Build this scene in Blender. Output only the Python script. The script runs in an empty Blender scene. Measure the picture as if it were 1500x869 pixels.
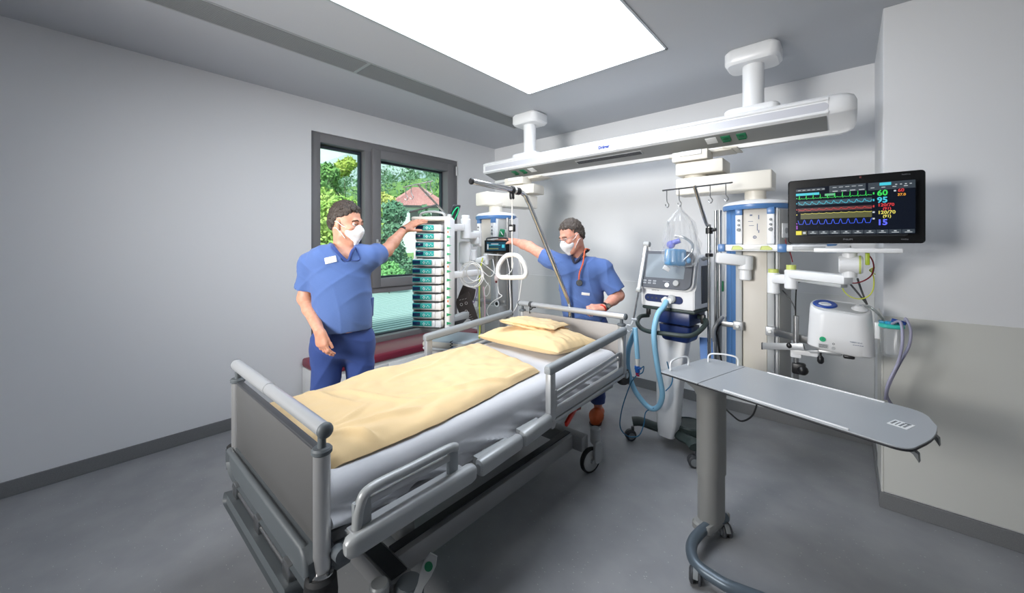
import bpy, bmesh, math, random
import numpy as np
from mathutils import Matrix, Vector, Euler

S = bpy.context.scene
COL = S.collection
PI = math.pi
R = math.radians
random.seed(7)
rng = np.random.default_rng(11)

# ---------------------------------------------------------------- measuring
CAM_H, YAW, FPX, HOR = 1.58, R(41.2), 560.0, 358.0
FW = np.array([-math.sin(YAW), math.cos(YAW), 0.0])
RT = np.array([math.cos(YAW), math.sin(YAW), 0.0])
UP = np.array([0, 0, 1.0])
EYE = np.array([0, 0, CAM_H])


def P(px, py, d=None, x=None, y=None, z=None):
    """measure a point of the room: the sight line through a spot of the photograph, cut at a known distance or plane"""
    v = FPX * FW + (px - 750.0) * RT + (HOR - py) * UP
    if d is not None: t = d / FPX
    elif x is not None: t = x / v[0]
    elif y is not None: t = y / v[1]
    else: t = (z - CAM_H) / v[2]
    return Vector(EYE + v * t)


# ---------------------------------------------------------------- materials
def lin(c):
    return tuple(((v / 255) / 12.92 if v / 255 <= 0.04045 else ((v / 255 + 0.055) / 1.055) ** 2.4) for v in c) + (1.0,)


MATS = {}


def mat(name, rgb, rough=0.5, metal=0.0, spec=0.5, noise=None, bump=None, emit=None, coat=0.0, trans=0.0, alpha=1.0, sheen=0.0, sss=0.0, aniso=None):
    if name in MATS: return MATS[name]
    m = bpy.data.materials.new(name); m.use_nodes = True
    nt = m.node_tree; b = nt.nodes['Principled BSDF']
    b.inputs['Base Color'].default_value = lin(rgb)
    b.inputs['Roughness'].default_value = rough
    b.inputs['Metallic'].default_value = metal
    b.inputs['Specular IOR Level'].default_value = spec
    b.inputs['Coat Weight'].default_value = coat
    b.inputs['Transmission Weight'].default_value = trans
    b.inputs['Alpha'].default_value = alpha
    b.inputs['Sheen Weight'].default_value = sheen
    if sss:
        b.inputs['Subsurface Weight'].default_value = sss
        b.inputs['Subsurface Radius'].default_value = (0.012, 0.005, 0.003)
    tc = nt.nodes.new('ShaderNodeTexCoord')
    if noise:                                   # (scale, second colour)
        n = nt.nodes.new('ShaderNodeTexNoise'); n.inputs['Scale'].default_value = noise[0]; n.inputs['Detail'].default_value = 4
        nt.links.new(tc.outputs['Object'], n.inputs['Vector'])
        r = nt.nodes.new('ShaderNodeValToRGB')
        r.color_ramp.elements[0].position = 0.35; r.color_ramp.elements[1].position = 0.65
        r.color_ramp.elements[0].color = lin(rgb); r.color_ramp.elements[1].color = lin(noise[1])
        nt.links.new(n.outputs['Fac'], r.inputs['Fac']); nt.links.new(r.outputs['Color'], b.inputs['Base Color'])
    if bump:                                    # (scale, strength, distance)
        n = nt.nodes.new('ShaderNodeTexNoise'); n.inputs['Scale'].default_value = bump[0]; n.inputs['Detail'].default_value = 3
        nt.links.new(tc.outputs['Object'], n.inputs['Vector'])
        u = nt.nodes.new('ShaderNodeBump'); u.inputs['Strength'].default_value = bump[1]; u.inputs['Distance'].default_value = bump[2]
        nt.links.new(n.outputs['Fac'], u.inputs['Height']); nt.links.new(u.outputs['Normal'], b.inputs['Normal'])
    if emit:
        b.inputs['Emission Color'].default_value = lin(emit[0]); b.inputs['Emission Strength'].default_value = emit[1]
    MATS[name] = m
    return m


def glassy(name, tint, keep=0.9, rough=0.02):
    """clear sheet: lets most light through, mirrors some at a slant"""
    m = bpy.data.materials.new(name); m.use_nodes = True; nt = m.node_tree
    nt.nodes.remove(nt.nodes['Principled BSDF'])
    t = nt.nodes.new('ShaderNodeBsdfTransparent'); t.inputs['Color'].default_value = lin(tint)
    g = nt.nodes.new('ShaderNodeBsdfGlossy'); g.inputs['Roughness'].default_value = rough
    f = nt.nodes.new('ShaderNodeFresnel'); f.inputs['IOR'].default_value = 1.45
    k = nt.nodes.new('ShaderNodeMath'); k.operation = 'MULTIPLY_ADD'; k.inputs[1].default_value = 1.0; k.inputs[2].default_value = 1 - keep - 0.04
    k.use_clamp = True
    x = nt.nodes.new('ShaderNodeMixShader')
    ge = nt.nodes.new('ShaderNodeNewGeometry'); iv = nt.nodes.new('ShaderNodeMath'); iv.operation = 'SUBTRACT'; iv.inputs[0].default_value = 1.0
    mu = nt.nodes.new('ShaderNodeMath'); mu.operation = 'MULTIPLY'                # mirror only where light enters the sheet
    nt.links.new(ge.outputs['Backfacing'], iv.inputs[1]); nt.links.new(k.outputs[0], mu.inputs[0]); nt.links.new(iv.outputs[0], mu.inputs[1])
    nt.links.new(f.outputs['Fac'], k.inputs[0]); nt.links.new(mu.outputs[0], x.inputs['Fac'])
    nt.links.new(t.outputs[0], x.inputs[1]); nt.links.new(g.outputs[0], x.inputs[2])
    nt.links.new(x.outputs[0], nt.nodes['Material Output'].inputs['Surface'])
    MATS[name] = m
    return m


def film(name, milk=.10, shine=.05):
    """thin crinkled film: nearly clear, a little milky"""
    m = bpy.data.materials.new(name); m.use_nodes = True; nt = m.node_tree
    nt.nodes.remove(nt.nodes['Principled BSDF'])
    t = nt.nodes.new('ShaderNodeBsdfTransparent'); g = nt.nodes.new('ShaderNodeBsdfGlossy'); g.inputs['Roughness'].default_value = .18
    d = nt.nodes.new('ShaderNodeBsdfDiffuse'); d.inputs['Color'].default_value = (.9, .92, .94, 1)
    a = nt.nodes.new('ShaderNodeMixShader'); a.inputs['Fac'].default_value = milk; b = nt.nodes.new('ShaderNodeMixShader'); b.inputs['Fac'].default_value = shine
    nt.links.new(t.outputs[0], a.inputs[1]); nt.links.new(d.outputs[0], a.inputs[2]); nt.links.new(a.outputs[0], b.inputs[1]); nt.links.new(g.outputs[0], b.inputs[2])
    nt.links.new(b.outputs[0], nt.nodes['Material Output'].inputs['Surface']); MATS[name] = m
    return m


# ---------------------------------------------------------------- mesh gatherer
def rot_to(d, up=(0, 0, 1)):
    """3x3 whose z column is d"""
    z = Vector(d).normalized(); u = Vector(up)
    if abs(z.dot(u)) > 0.98: u = Vector((1, 0, 0))
    x = u.cross(z).normalized(); y = z.cross(x)
    return Matrix((x, y, z)).transposed()


class G:
    def __init__(s): s.v = []; s.f = []; s.mi = []

    def add(s, vs, fs, mi=0):
        o = len(s.v); s.v += [tuple(v) for v in vs]
        for f in fs: s.f.append(tuple(i + o for i in f)); s.mi.append(mi)
        return s

    def box(s, c, size, rot=None, bev=0.0, seg=2, mi=0):
        bm = bmesh.new(); bmesh.ops.create_cube(bm, size=1)
        for v in bm.verts: v.co = Vector((v.co.x * size[0], v.co.y * size[1], v.co.z * size[2]))
        if bev: bmesh.ops.bevel(bm, geom=bm.edges[:], offset=min(bev, min(size) * 0.49), segments=seg, affect='EDGES', profile=0.5)
        bm.verts.index_update()
        M = rot if rot is not None else Matrix.Identity(3)
        c = Vector(c)
        s.add([c + M @ v.co for v in bm.verts], [[v.index for v in f.verts] for f in bm.faces], mi); bm.free()
        return s

    def span(s, a, b, bev=0.0, seg=2, mi=0):
        a = Vector(a); b = Vector(b)
        return s.box((a + b) / 2, [abs(b[i] - a[i]) for i in range(3)], None, bev, seg, mi)

    def bar(s, a, b, w, h, bev=0.0, up=(0, 0, 1), mi=0, seg=2):
        """box beam from a to b, w across, h along up"""
        a = Vector(a); b = Vector(b); d = b - a
        z = d.normalized(); u = Vector(up)
        if abs(z.dot(u)) > 0.98: u = Vector((1, 0, 0))
        x = u.cross(z).normalized(); y = z.cross(x)
        return s.box((a + b) / 2, (w, h, d.length), Matrix((x, y, z)).transposed(), bev, seg, mi)

    def cyl(s, a, b, r0, r1=None, n=20, bev=0.0, mi=0, caps=True):
        r1 = r0 if r1 is None else r1
        a = Vector(a); b = Vector(b); M = rot_to(b - a); L = (b - a).length
        if bev: pr = [(r0 - bev, 0), (r0, bev), (r1, L - bev), (r1 - bev, L)]
        else: pr = [(r0, 0), (r1, L)]
        return s.lathe(pr, a, M, n, mi, caps)

    def lathe(s, pr, c, M=None, n=24, mi=0, caps=True, sx=1.0, sy=1.0):
        M = M if M is not None else Matrix.Identity(3); c = Vector(c)
        vs = []; fs = []
        for r, z in pr:
            for i in range(n):
                t = 2 * PI * i / n
                vs.append(c + M @ Vector((r * math.cos(t) * sx, r * math.sin(t) * sy, z)))
        for k in range(len(pr) - 1):
            for i in range(n):
                j = (i + 1) % n
                fs.append((k * n + i, k * n + j, (k + 1) * n + j, (k + 1) * n + i))
        if caps:
            fs.append(tuple(range(n - 1, -1, -1))); fs.append(tuple((len(pr) - 1) * n + i for i in range(n)))
        return s.add(vs, fs, mi)

    def tube(s, pts, r, n=10, closed=False, mi=0, caps=True, flat=None):
        """flat=(w,h): oval or strap section instead of r"""
        pts = [Vector(p) for p in pts]; m = len(pts)
        rad = r if isinstance(r, (list, tuple)) else [r] * m
        T = []
        for i in range(m):
            a = pts[(i - 1) % m] if (closed or i) else pts[i]
            b = pts[(i + 1) % m] if (closed or i < m - 1) else pts[i]
            T.append((b - a).normalized())
        nrm = T[0].orthogonal().normalized()
        if flat: 
            u = Vector((0, 0, 1)); nrm = (u - T[0] * u.dot(T[0]))
            nrm = nrm.normalized() if nrm.length > 0.1 else T[0].orthogonal().normalized()
        vs = []; fs = []
        for i in range(m):
            nrm = (nrm - T[i] * nrm.dot(T[i]))
            nrm = nrm.normalized() if nrm.length > 1e-6 else T[i].orthogonal().normalized()
            bi = T[i].cross(nrm)
            for k in range(n):
                t = 2 * PI * k / n
                if flat: vs.append(pts[i] + nrm * (flat[1] * math.sin(t)) + bi * (flat[0] * math.cos(t)))
                else: vs.append(pts[i] + nrm * (rad[i] * math.cos(t)) + bi * (rad[i] * math.sin(t)))
        for i in range(m if closed else m - 1):
            a = i * n; b = ((i + 1) % m) * n
            for k in range(n):
                j = (k + 1) % n
                fs.append((a + k, a + j, b + j, b + k))
        if caps and not closed:
            fs.append(tuple(range(n - 1, -1, -1))); fs.append(tuple((m - 1) * n + k for k in range(n)))
        return s.add(vs, fs, mi)

    def ball(s, c, r, n=16, rot=None, mi=0):
        if not isinstance(r, (list, tuple)): r = (r, r, r)
        M = rot if rot is not None else Matrix.Identity(3); c = Vector(c)
        m = max(6, n // 2); vs = [c + M @ Vector((0, 0, -r[2]))]
        for k in range(1, m):
            ph = -PI / 2 + PI * k / m
            for i in range(n):
                t = 2 * PI * i / n
                vs.append(c + M @ Vector((r[0] * math.cos(ph) * math.cos(t), r[1] * math.cos(ph) * math.sin(t), r[2] * math.sin(ph))))
        vs.append(c + M @ Vector((0, 0, r[2]))); top = len(vs) - 1
        fs = [(0, 1 + (i + 1) % n, 1 + i) for i in range(n)]
        for k in range(m - 2):
            for i in range(n):
                j = (i + 1) % n; a = 1 + k * n; b = a + n
                fs.append((a + i, a + j, b + j, b + i))
        a = 1 + (m - 2) * n
        fs += [(a + i, a + (i + 1) % n, top) for i in range(n)]
        return s.add(vs, fs, mi)

    def prism(s, pts2, o, X, Y, depth, mi=0, bev=0.0):
        """outline in the X/Y plane at o, pushed along X x Y by depth"""
        o = Vector(o); X = Vector(X).normalized(); Y = Vector(Y).normalized(); Z = X.cross(Y).normalized(); n = len(pts2)
        def ring(k, dz):
            if not k: return [o + X * p[0] + Y * p[1] + Z * dz for p in pts2]
            cx = sum(p[0] for p in pts2) / n; cy = sum(p[1] for p in pts2) / n; out = []
            for p in pts2:
                d = math.hypot(p[0] - cx, p[1] - cy) or 1
                out.append(o + X * (p[0] - (p[0] - cx) / d * k) + Y * (p[1] - (p[1] - cy) / d * k) + Z * dz)
            return out
        rings = [ring(0, 0), ring(0, depth)] if not bev else [ring(bev, 0), ring(0, bev), ring(0, depth - bev), ring(bev, depth)]
        vs = sum(rings, []); fs = []
        for k in range(len(rings) - 1):
            for i in range(n):
                j = (i + 1) % n
                fs.append((k * n + i, k * n + j, (k + 1) * n + j, (k + 1) * n + i))
        fs.append(tuple(range(n - 1, -1, -1))); fs.append(tuple((len(rings) - 1) * n + i for i in range(n)))
        return s.add(vs, fs, mi)

    def sheet(s, A, thick=None, mi=0, wrap=False):
        """A[i][j] points"""
        A = [[Vector(p) for p in row] for row in A]; n = len(A); m = len(A[0])
        fs = []
        for i in range(n - 1):
            for j in range(m if wrap else m - 1):
                k = (j + 1) % m
                fs.append((i * m + j, (i + 1) * m + j, (i + 1) * m + k, i * m + k))
        return s.add([p for row in A for p in row], fs, mi)


def rrect(w, h, r, n=5):
    """rounded rectangle outline, centred"""
    out = []
    rr = r if isinstance(r, (list, tuple)) else [r] * 4
    for q, (sx, sy) in enumerate(((1, 1), (-1, 1), (-1, -1), (1, -1))):
        k = min(rr[q], w / 2, h / 2)
        for i in range(n + 1):
            t = PI / 2 * q + PI / 2 * i / n
            out.append((sx * (w / 2 - k) + k * math.cos(t), sy * (h / 2 - k) + k * math.sin(t)))
    return out


def spline(pts, n=8, closed=False):
    """Catmull-Rom through pts"""
    pts = [Vector(p) for p in pts]; m = len(pts); out = []
    for i in range(m if closed else m - 1):
        p1, p2 = pts[i], pts[(i + 1) % m]
        p0 = pts[(i - 1) % m] if (closed or i) else p1 * 2 - p2
        p3 = pts[(i + 2) % m] if (closed or i + 2 < m) else p2 * 2 - p1
        for k in range(n):
            t = k / n
            out.append(0.5 * ((2 * p1) + (p2 - p0) * t + (2 * p0 - 5 * p1 + 4 * p2 - p3) * t * t + (3 * p1 - p0 - 3 * p2 + p3) * t ** 3))
    if not closed: out.append(pts[-1])
    return out


# ---------------------------------------------------------------- objects
MW = {}


def world_m(o):
    return MW.get(o.name, Matrix.Identity(4))


def obj(name, g, m, parent=None, smooth=38, label=None, world=True):
    """link g as ONE mesh object; g is in room coordinates unless world=False (then in the thing's own)"""
    me = bpy.data.meshes.new(name)
    M = world_m(parent).inverted() if (parent is not None and world) else Matrix.Identity(4)
    me.from_pydata([tuple(M @ Vector(v)) for v in g.v], [], g.f)
    for mm in (m if isinstance(m, (list, tuple)) else [m]): me.materials.append(mm)
    me.polygons.foreach_set('material_index', g.mi)
    me.polygons.foreach_set('use_smooth', [smooth > 0] * len(g.f))
    me.update()
    bm = bmesh.new(); bm.from_mesh(me); bmesh.ops.recalc_face_normals(bm, faces=bm.faces[:]); bm.to_mesh(me); bm.free()
    if 0 < smooth < 180: me.set_sharp_from_angle(angle=R(smooth))
    o = bpy.data.objects.new(name, me); COL.objects.link(o)
    if parent is not None:
        o.parent = parent
        MW[o.name] = world_m(parent)
    if label: o['label'] = label
    return o


def thing(name, label, cat, loc=(0, 0, 0), rotz=0.0, group=None):
    o = bpy.data.objects.new(name, None); COL.objects.link(o)
    o.empty_display_size = 0.1
    o.location = loc; o.rotation_euler = (0, 0, rotz)
    MW[o.name] = Matrix.Translation(Vector(loc)) @ Matrix.Rotation(rotz, 4, 'Z')
    o['label'] = label; o['category'] = cat
    if group: o['group'] = group
    return o


def tag(o, label, cat, group=None, kind=None):
    o['label'] = label; o['category'] = cat
    if group: o['group'] = group
    if kind: o['kind'] = kind
    return o


def struct(name, g, m, parent=None, smooth=38):
    o = obj(name, g, m, parent, smooth)
    if parent is None: o['kind'] = 'structure'
    return o


def dup(root, loc, rotz=None, label=None, name=None):
    r = root.copy(); COL.objects.link(r); r.location = loc
    if rotz is not None: r.rotation_euler = (0, 0, rotz)
    if label: r['label'] = label
    for ch in list(root.children):
        c = ch.copy(); COL.objects.link(c); c.parent = r
        for gch in list(ch.children):
            d = gch.copy(); COL.objects.link(d); d.parent = c
    return r


def writing(name, s, o, X, Y, h, m, parent, depth=0.0006, align='CENTER', bold=0.0, label=None):
    """lettering as thin solid glyphs, height of the capitals about h, on the plane o + X/Y"""
    cu = bpy.data.curves.new('t', 'FONT'); cu.body = s; cu.size = h / 0.7; cu.align_x = align; cu.extrude = depth / 2; cu.offset = bold; cu.resolution_u = 2
    t = bpy.data.objects.new('t', cu); COL.objects.link(t)
    dg = bpy.context.evaluated_depsgraph_get()
    me = t.evaluated_get(dg).to_mesh()
    X = Vector(X).normalized(); Y = Vector(Y); Y = (Y - X * Y.dot(X)).normalized(); Z = X.cross(Y); o = Vector(o)
    g = G(); g.add([o + X * v.co.x + Y * v.co.y + Z * v.co.z for v in me.vertices], [tuple(p.vertices) for p in me.polygons])
    t.evaluated_get(dg).to_mesh_clear(); bpy.data.objects.remove(t); bpy.data.curves.remove(cu)
    return obj(name, g, m, parent, smooth=0, label=label)

SKY, SUN, EXPO, LAMP, FILL = .95, 3.6, 0.8, 4.1, 29

# ================================================================ the room
WX, WY, CZ = -3.95, 4.12, 3.0           # window wall, bed-head wall, ceiling
m_wall = mat('wall_paint', (226, 227, 229), 0.75, bump=(220, 0.05, 0.002))
m_panel = mat('wall_guard_panel', (221, 222, 222), 0.5)
m_panel2 = mat('pier_guard_panel', (208, 208, 202), 0.5)
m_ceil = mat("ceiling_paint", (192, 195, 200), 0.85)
m_base = mat('skirting_vinyl', (112, 113, 115), 0.5, noise=(300, (122, 123, 124)))
m_white = mat('white_plastic', (232, 231, 227), 0.35)
m_white2 = mat('white_lacquer', (236, 237, 238), 0.3)
m_cream = mat('cream_plastic', (226, 221, 210), 0.4)
m_grey = mat('grey_plastic', (128, 132, 134), 0.45)
m_lgrey = mat('light_grey_plastic', (176, 178, 178), 0.45)
m_dgrey = mat('dark_grey_plastic', (62, 64, 68), 0.45)
m_black = mat('black_plastic', (24, 24, 26), 0.4)
m_steel = mat('brushed_steel', (178, 178, 178), 0.32, 1.0)
m_chrome = mat('chrome', (205, 205, 205), 0.12, 1.0)
m_alu = mat('matt_aluminium', (182, 184, 186), 0.40, 0.5)
m_silver = mat('silver_paint', (168, 171, 172), 0.38, 0.2)
m_blue = mat('blue_plastic', (86, 132, 186), 0.35)
m_rubber = mat('black_rubber', (30, 31, 33), 0.7)
m_green = mat('green_plastic', (12, 120, 78), 0.35)
m_winframe = mat('window_frame_grey', (116, 115, 117), 0.5)
m_winseal = mat('window_seal_dark', (38, 48, 58), 0.6)
m_pane = glassy('window_glass', (232, 246, 240), 0.95)


def floor_mat():
    m = bpy.data.materials.new('speckled_grey_vinyl'); m.use_nodes = True; nt = m.node_tree; b = nt.nodes['Principled BSDF']
    tc = nt.nodes.new('ShaderNodeTexCoord')
    mp = nt.nodes.new('ShaderNodeMapping'); mp.inputs['Scale'].default_value = (1, 2.2, 1); mp.inputs['Rotation'].default_value = (0, 0, R(20))
    nt.links.new(tc.outputs['Object'], mp.inputs['Vector'])
    v = nt.nodes.new('ShaderNodeTexVoronoi'); v.inputs['Scale'].default_value = 22; v.inputs['Randomness'].default_value = 1
    nt.links.new(mp.outputs[0], v.inputs['Vector'])
    lt = nt.nodes.new('ShaderNodeMath'); lt.operation = 'LESS_THAN'; lt.inputs[1].default_value = 0.075
    nt.links.new(v.outputs['Distance'], lt.inputs[0])
    n = nt.nodes.new('ShaderNodeTexNoise'); n.inputs['Scale'].default_value = 5; n.inputs['Detail'].default_value = 6
    nt.links.new(tc.outputs['Object'], n.inputs['Vector'])
    r = nt.nodes.new('ShaderNodeValToRGB'); r.color_ramp.elements[0].color = lin((142, 143, 146)); r.color_ramp.elements[1].color = lin((152, 153, 155))
    r.color_ramp.elements[0].position = .35; r.color_ramp.elements[1].position = .65
    nt.links.new(n.outputs['Fac'], r.inputs['Fac'])
    x = nt.nodes.new('ShaderNodeMix'); x.data_type = 'RGBA'
    x.inputs['B'].default_value = lin((190, 191, 190))
    nt.links.new(lt.outputs[0], x.inputs['Factor']); nt.links.new(r.outputs['Color'], x.inputs['A'])
    nt.links.new(x.outputs['Result'], b.inputs['Base Color'])
    b.inputs['Roughness'].default_value = 0.42; b.inputs['Specular IOR Level'].default_value = 0.35
    return m


m_floor = floor_mat()
EX, SY = 2.6, -2.6
struct('floor', G().span((WX - .3, SY - .2, -.12), (EX + .2, WY + .3, 0)), m_floor)
g = G()                                                    # ceiling with the cut-outs for lamp and air slot
LX0, LX1, LY0, LY1 = -2.265, -0.975, 0.70, 2.83
VX0, VX1, VY0, VY1 = -3.07, -2.80, -0.6, 3.55
ys = [SY - .2, WY + .3]; xs = [WX - .3, EX + .2]
def slab(x0, x1, y0, y1): g.span((x0, y0, CZ), (x1, y1, CZ + .25))
slab(xs[0], VX0, ys[0], ys[1]); slab(VX0, VX1, ys[0], VY0); slab(VX0, VX1, VY1, ys[1])
slab(VX1, LX0, ys[0], ys[1]); slab(LX0, LX1, ys[0], LY0); slab(LX0, LX1, LY1, ys[1]); slab(LX1, xs[1], ys[0], ys[1])
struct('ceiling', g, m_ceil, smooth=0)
# window wall with its opening
OY0, OY1, OZ0, OZ1 = 1.524, 3.405, 0.44, 2.70
g = G()
g.span((WX - .32, SY - .2, 0), (WX, OY0, CZ)); g.span((WX - .32, OY1, 0), (WX, WY + .3, CZ))
g.span((WX - .32, OY0, 0), (WX, OY1, OZ0)); g.span((WX - .32, OY0, OZ1), (WX, OY1, CZ))
struct('wall_left', g, m_wall, smooth=0)
struct('wall_back', G().span((WX, WY, 0), (EX + .2, WY + .3, CZ)), m_wall, smooth=0)
struct('wall_right', G().span((.165, 3.2, 0), (EX, WY - .001, CZ), .004), m_wall, smooth=0)
struct('wall_front', G().span((WX - .3, SY - .2, 0), (EX + .2, SY, CZ)), m_wall, smooth=0)
struct('wall_side', G().span((EX, SY, 0), (EX + .2, WY, CZ)), m_wall, smooth=0)
struct('trim_1', G().span((-3.52, WY - .006, .10), (.164, WY, 1.165), .002), m_panel, smooth=0)
g = G().span((.166, 3.193, .10), (EX - .01, 3.2, 1.15), .002); g.span((.156, 3.19, .09), (.166, 3.56, 1.15), .002)
struct('trim_2', g, m_panel2, smooth=0)
struct('baseboard_left', G().span((WX, SY, 0), (WX + .012, OY0 - .02, .10), .003), m_base, smooth=0)
struct('baseboard_back', G().span((-3.52, WY - .016, 0), (.15, WY, .10), .003), m_base, smooth=0)
g = G().span((.15, 3.184, 0), (EX, 3.2, .095), .003); g.span((.149, 3.19, 0), (.165, WY, .095), .003)
struct('baseboard_right', g, m_base, smooth=0)

# ---------------------------------------------------------------- window
wx0, wx1 = WX - .13, WX - .015
root = bpy.data.objects.new('window_1', None); COL.objects.link(root); root['kind'] = 'structure'
root.location = (WX - .06, OY0, OZ0); MW['window_1'] = Matrix.Translation(root.location)
def frame(y0, y1, z0, z1, w, xa, xb, g, bev=.006):
    g.span((xa, y0, z0), (xb, y0 + w, z1), bev); g.span((xa, y1 - w, z0), (xb, y1, z1), bev)
    g.span((xa, y0 + w * .9, z0), (xb, y1 - w * .9, z0 + w), bev); g.span((xa, y0 + w * .9, z1 - w), (xb, y1 - w * .9, z1), bev)
g = G(); frame(OY0, OY1, OZ0, OZ1, .095, wx0, wx1, g)
g.span((wx0 + .004, 2.09, OZ0 + .088), (wx1 - .002, 2.175, OZ1 - .088), .003)                      # mullion
g.span((wx0 + .003, 2.168, 1.03), (wx1 - .003, OY1 - .088, 1.105), .003)               # transom
struct('window_frame', g, m_winframe, root)
g = G(); frame(2.165, OY1 - .085, 1.095, 2.64, .10, wx0 + .02, wx1 + .028, g)
struct('sash', g, m_winframe, root)
g = G()                                                                # dark rebates round the panes
frame(OY0 + .09, 2.095, OZ0 + .09, OZ1 - .10, .028, wx0 - .02, wx0 + .03, g, .002)
frame(2.255, OY1 - .175, 1.185, 2.55, .028, wx0 - .02, wx0 + .03, g, .002)
frame(2.17, OY1 - .09, OZ0 + .09, 1.04, .02, wx0 - .02, wx0 + .03, g, .002)
struct('window_seal', g, m_winseal, root)
for a in ((OY0 + .09, 2.1, OZ0 + .09, OZ1 - .09), (2.25, OY1 - .17, 1.18, 2.56), (2.165, OY1 - .09, OZ0 + .09, 1.04)):
    struct('pane', G().span((WX - .112, a[0], a[2]), (WX - .106, a[1], a[3])), m_pane, root)
g = G(); hy, hz = 2.215, 1.60
g.box((wx1 + .034, hy, hz), (.012, .028, .07), None, .004); g.cyl((wx1 + .034, hy, hz), (wx1 + .075, hy, hz), .009, n=12)
g.tube([(wx1 + .072, hy, hz + .005), (wx1 + .075, hy + .004, hz - .03), (wx1 + .072, hy + .004, hz - .12)], [.011, .010, .008], 10)
struct('window_handle', g, m_alu, root)
struct('hinge_cap', G().span((wx1 + .026, OY1 - .048, 2.50), (wx1 + .036, OY1 - .034, 2.62), .003), m_white2, root)

# ---------------------------------------------------------------- window bench
m_wine = mat('wine_red_vinyl', (126, 36, 58), 0.38, bump=(60, .08, .003))
t = thing('window_bench', 'white window bench with a wine red cushion top under the window', 'bench', (-3.72, 2.43, 0))
by0, by1 = 1.44, 3.42
g = G().span((WX + .002, by0, .06), (-3.53, by1, .40), .006); obj('cabinet', g, m_white2, t)
obj('plinth', G().span((WX + .002, by0 + .02, 0), (-3.58, by1 - .02, .06)), m_dgrey, t)
for k in range(3):
    a = by0 + .01 + k * .655
    obj('drawer', G().span((-3.532, a + .006, .085), (-3.516, a + .645, .365), .004), m_white2, t)
obj('cushion', G().span((WX + .004, by0 - .005, .40), (-3.50, by1 + .005, .485), .022, 3), m_wine, t)

# ---------------------------------------------------------------- ceiling lamp and air slot
m_lamp = mat('lamp_diffuser', (240, 245, 250), .5, emit=((236, 244, 255), LAMP))
t = thing('ceiling_light', 'large flush rectangular light panel glowing white in the ceiling', 'ceiling light', ((LX0 + LX1) / 2, (LY0 + LY1) / 2, CZ))
obj('diffuser', G().span((LX0 + .012, LY0 + .012, CZ - .002), (LX1 - .012, LY1 - .012, CZ + .02)), m_lamp, t)
g = G(); w = .016
g.span((LX0, LY0, CZ - .006), (LX0 + w, LY1, CZ + .03)); g.span((LX1 - w, LY0, CZ - .006), (LX1, LY1, CZ + .03))
g.span((LX0, LY0, CZ - .006), (LX1, LY0 + w, CZ + .03)); g.span((LX0, LY1 - w, CZ - .006), (LX1, LY1, CZ + .03))
obj('lamp_frame', g, m_alu, t)
m_slot = mat('slot_grille_grey', (150, 154, 156), .5)
t = thing('ceiling_vent', 'long slotted air grille running along the ceiling beside the light panel', 'vent', ((VX0 + VX1) / 2, 1.5, CZ))
g = G()
g.span((VX0, VY0, CZ - .004), (VX0 + .014, VY1, CZ + .03)); g.span((VX1 - .014, VY0, CZ - .004), (VX1, VY1, CZ + .03))
g.span((VX0, VY1 - .014, CZ - .004), (VX1, VY1, CZ + .03)); g.span((VX0, VY0, CZ - .004), (VX1, VY0 + .014, CZ + .03))
obj('vent_frame', g, m_alu, t)
obj('duct', G().span((VX0, VY0, CZ + .05), (VX1, VY1, CZ + .09)), m_grey, t)
for (a, b, up) in ((VY0 + .014, 1.51, 0), (1.53, VY1 - .014, 0)):
    g = G(); n = int((VX1 - VX0 - .03) / .0135)
    for k in range(n):
        x = VX0 + .018 + k * .0135
        g.box((x, (a + b) / 2, CZ + .006), (.0075, b - a, .016), Matrix.Rotation(R(12), 3, 'Y'))
    for k in range(int((b - a) / .03)): g.span((VX0 + .014, a + k * .03, CZ + .012), (VX1 - .014, a + k * .03 + .004, CZ + .02))
    obj('grille', g, m_slot, t, smooth=0)
obj('grille_joint', G().span((VX0 + .01, 1.508, CZ - .003), (VX1 - .01, 1.532, CZ + .02)), m_alu, t)

# ================================================================ the hospital bed
from mathutils import noise as mn
def nz(x, y, z=0.0): return mn.noise(Vector((x, y, z)))
m_bedpanel = mat('bed_panel_grey', (88, 88, 88), 0.42)
m_headpanel = mat('headboard_lit_grey', (152, 147, 143), 0.42)  # bed panel grey made lighter: stronger light at the head end put into the colour
m_bedmould = mat('bed_mould_grey', (88, 94, 98), 0.5)
m_railgrip = mat('rail_grip_grey', (148, 153, 156), 0.5)
m_sheet = mat('white_cotton_sheet', (208, 209, 213), 0.85, sheen=.2, bump=(900, .08, .001))
m_red = mat('red_plastic', (206, 44, 24), 0.4)
m_darksteel = mat('dark_base_top', (44, 46, 50), 0.5)
m_bluegrey = mat('base_grey_paint', (148, 149, 150), 0.45, .2)
BX0, BX1, BYF, BYH = -2.19, -1.245, .512, 2.645
BC = (-1.72, 1.58, 0)
bed = thing('hospital_bed', 'grey hospital bed on castors with raised head side rails in the middle of the room', 'bed', BC)

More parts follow.
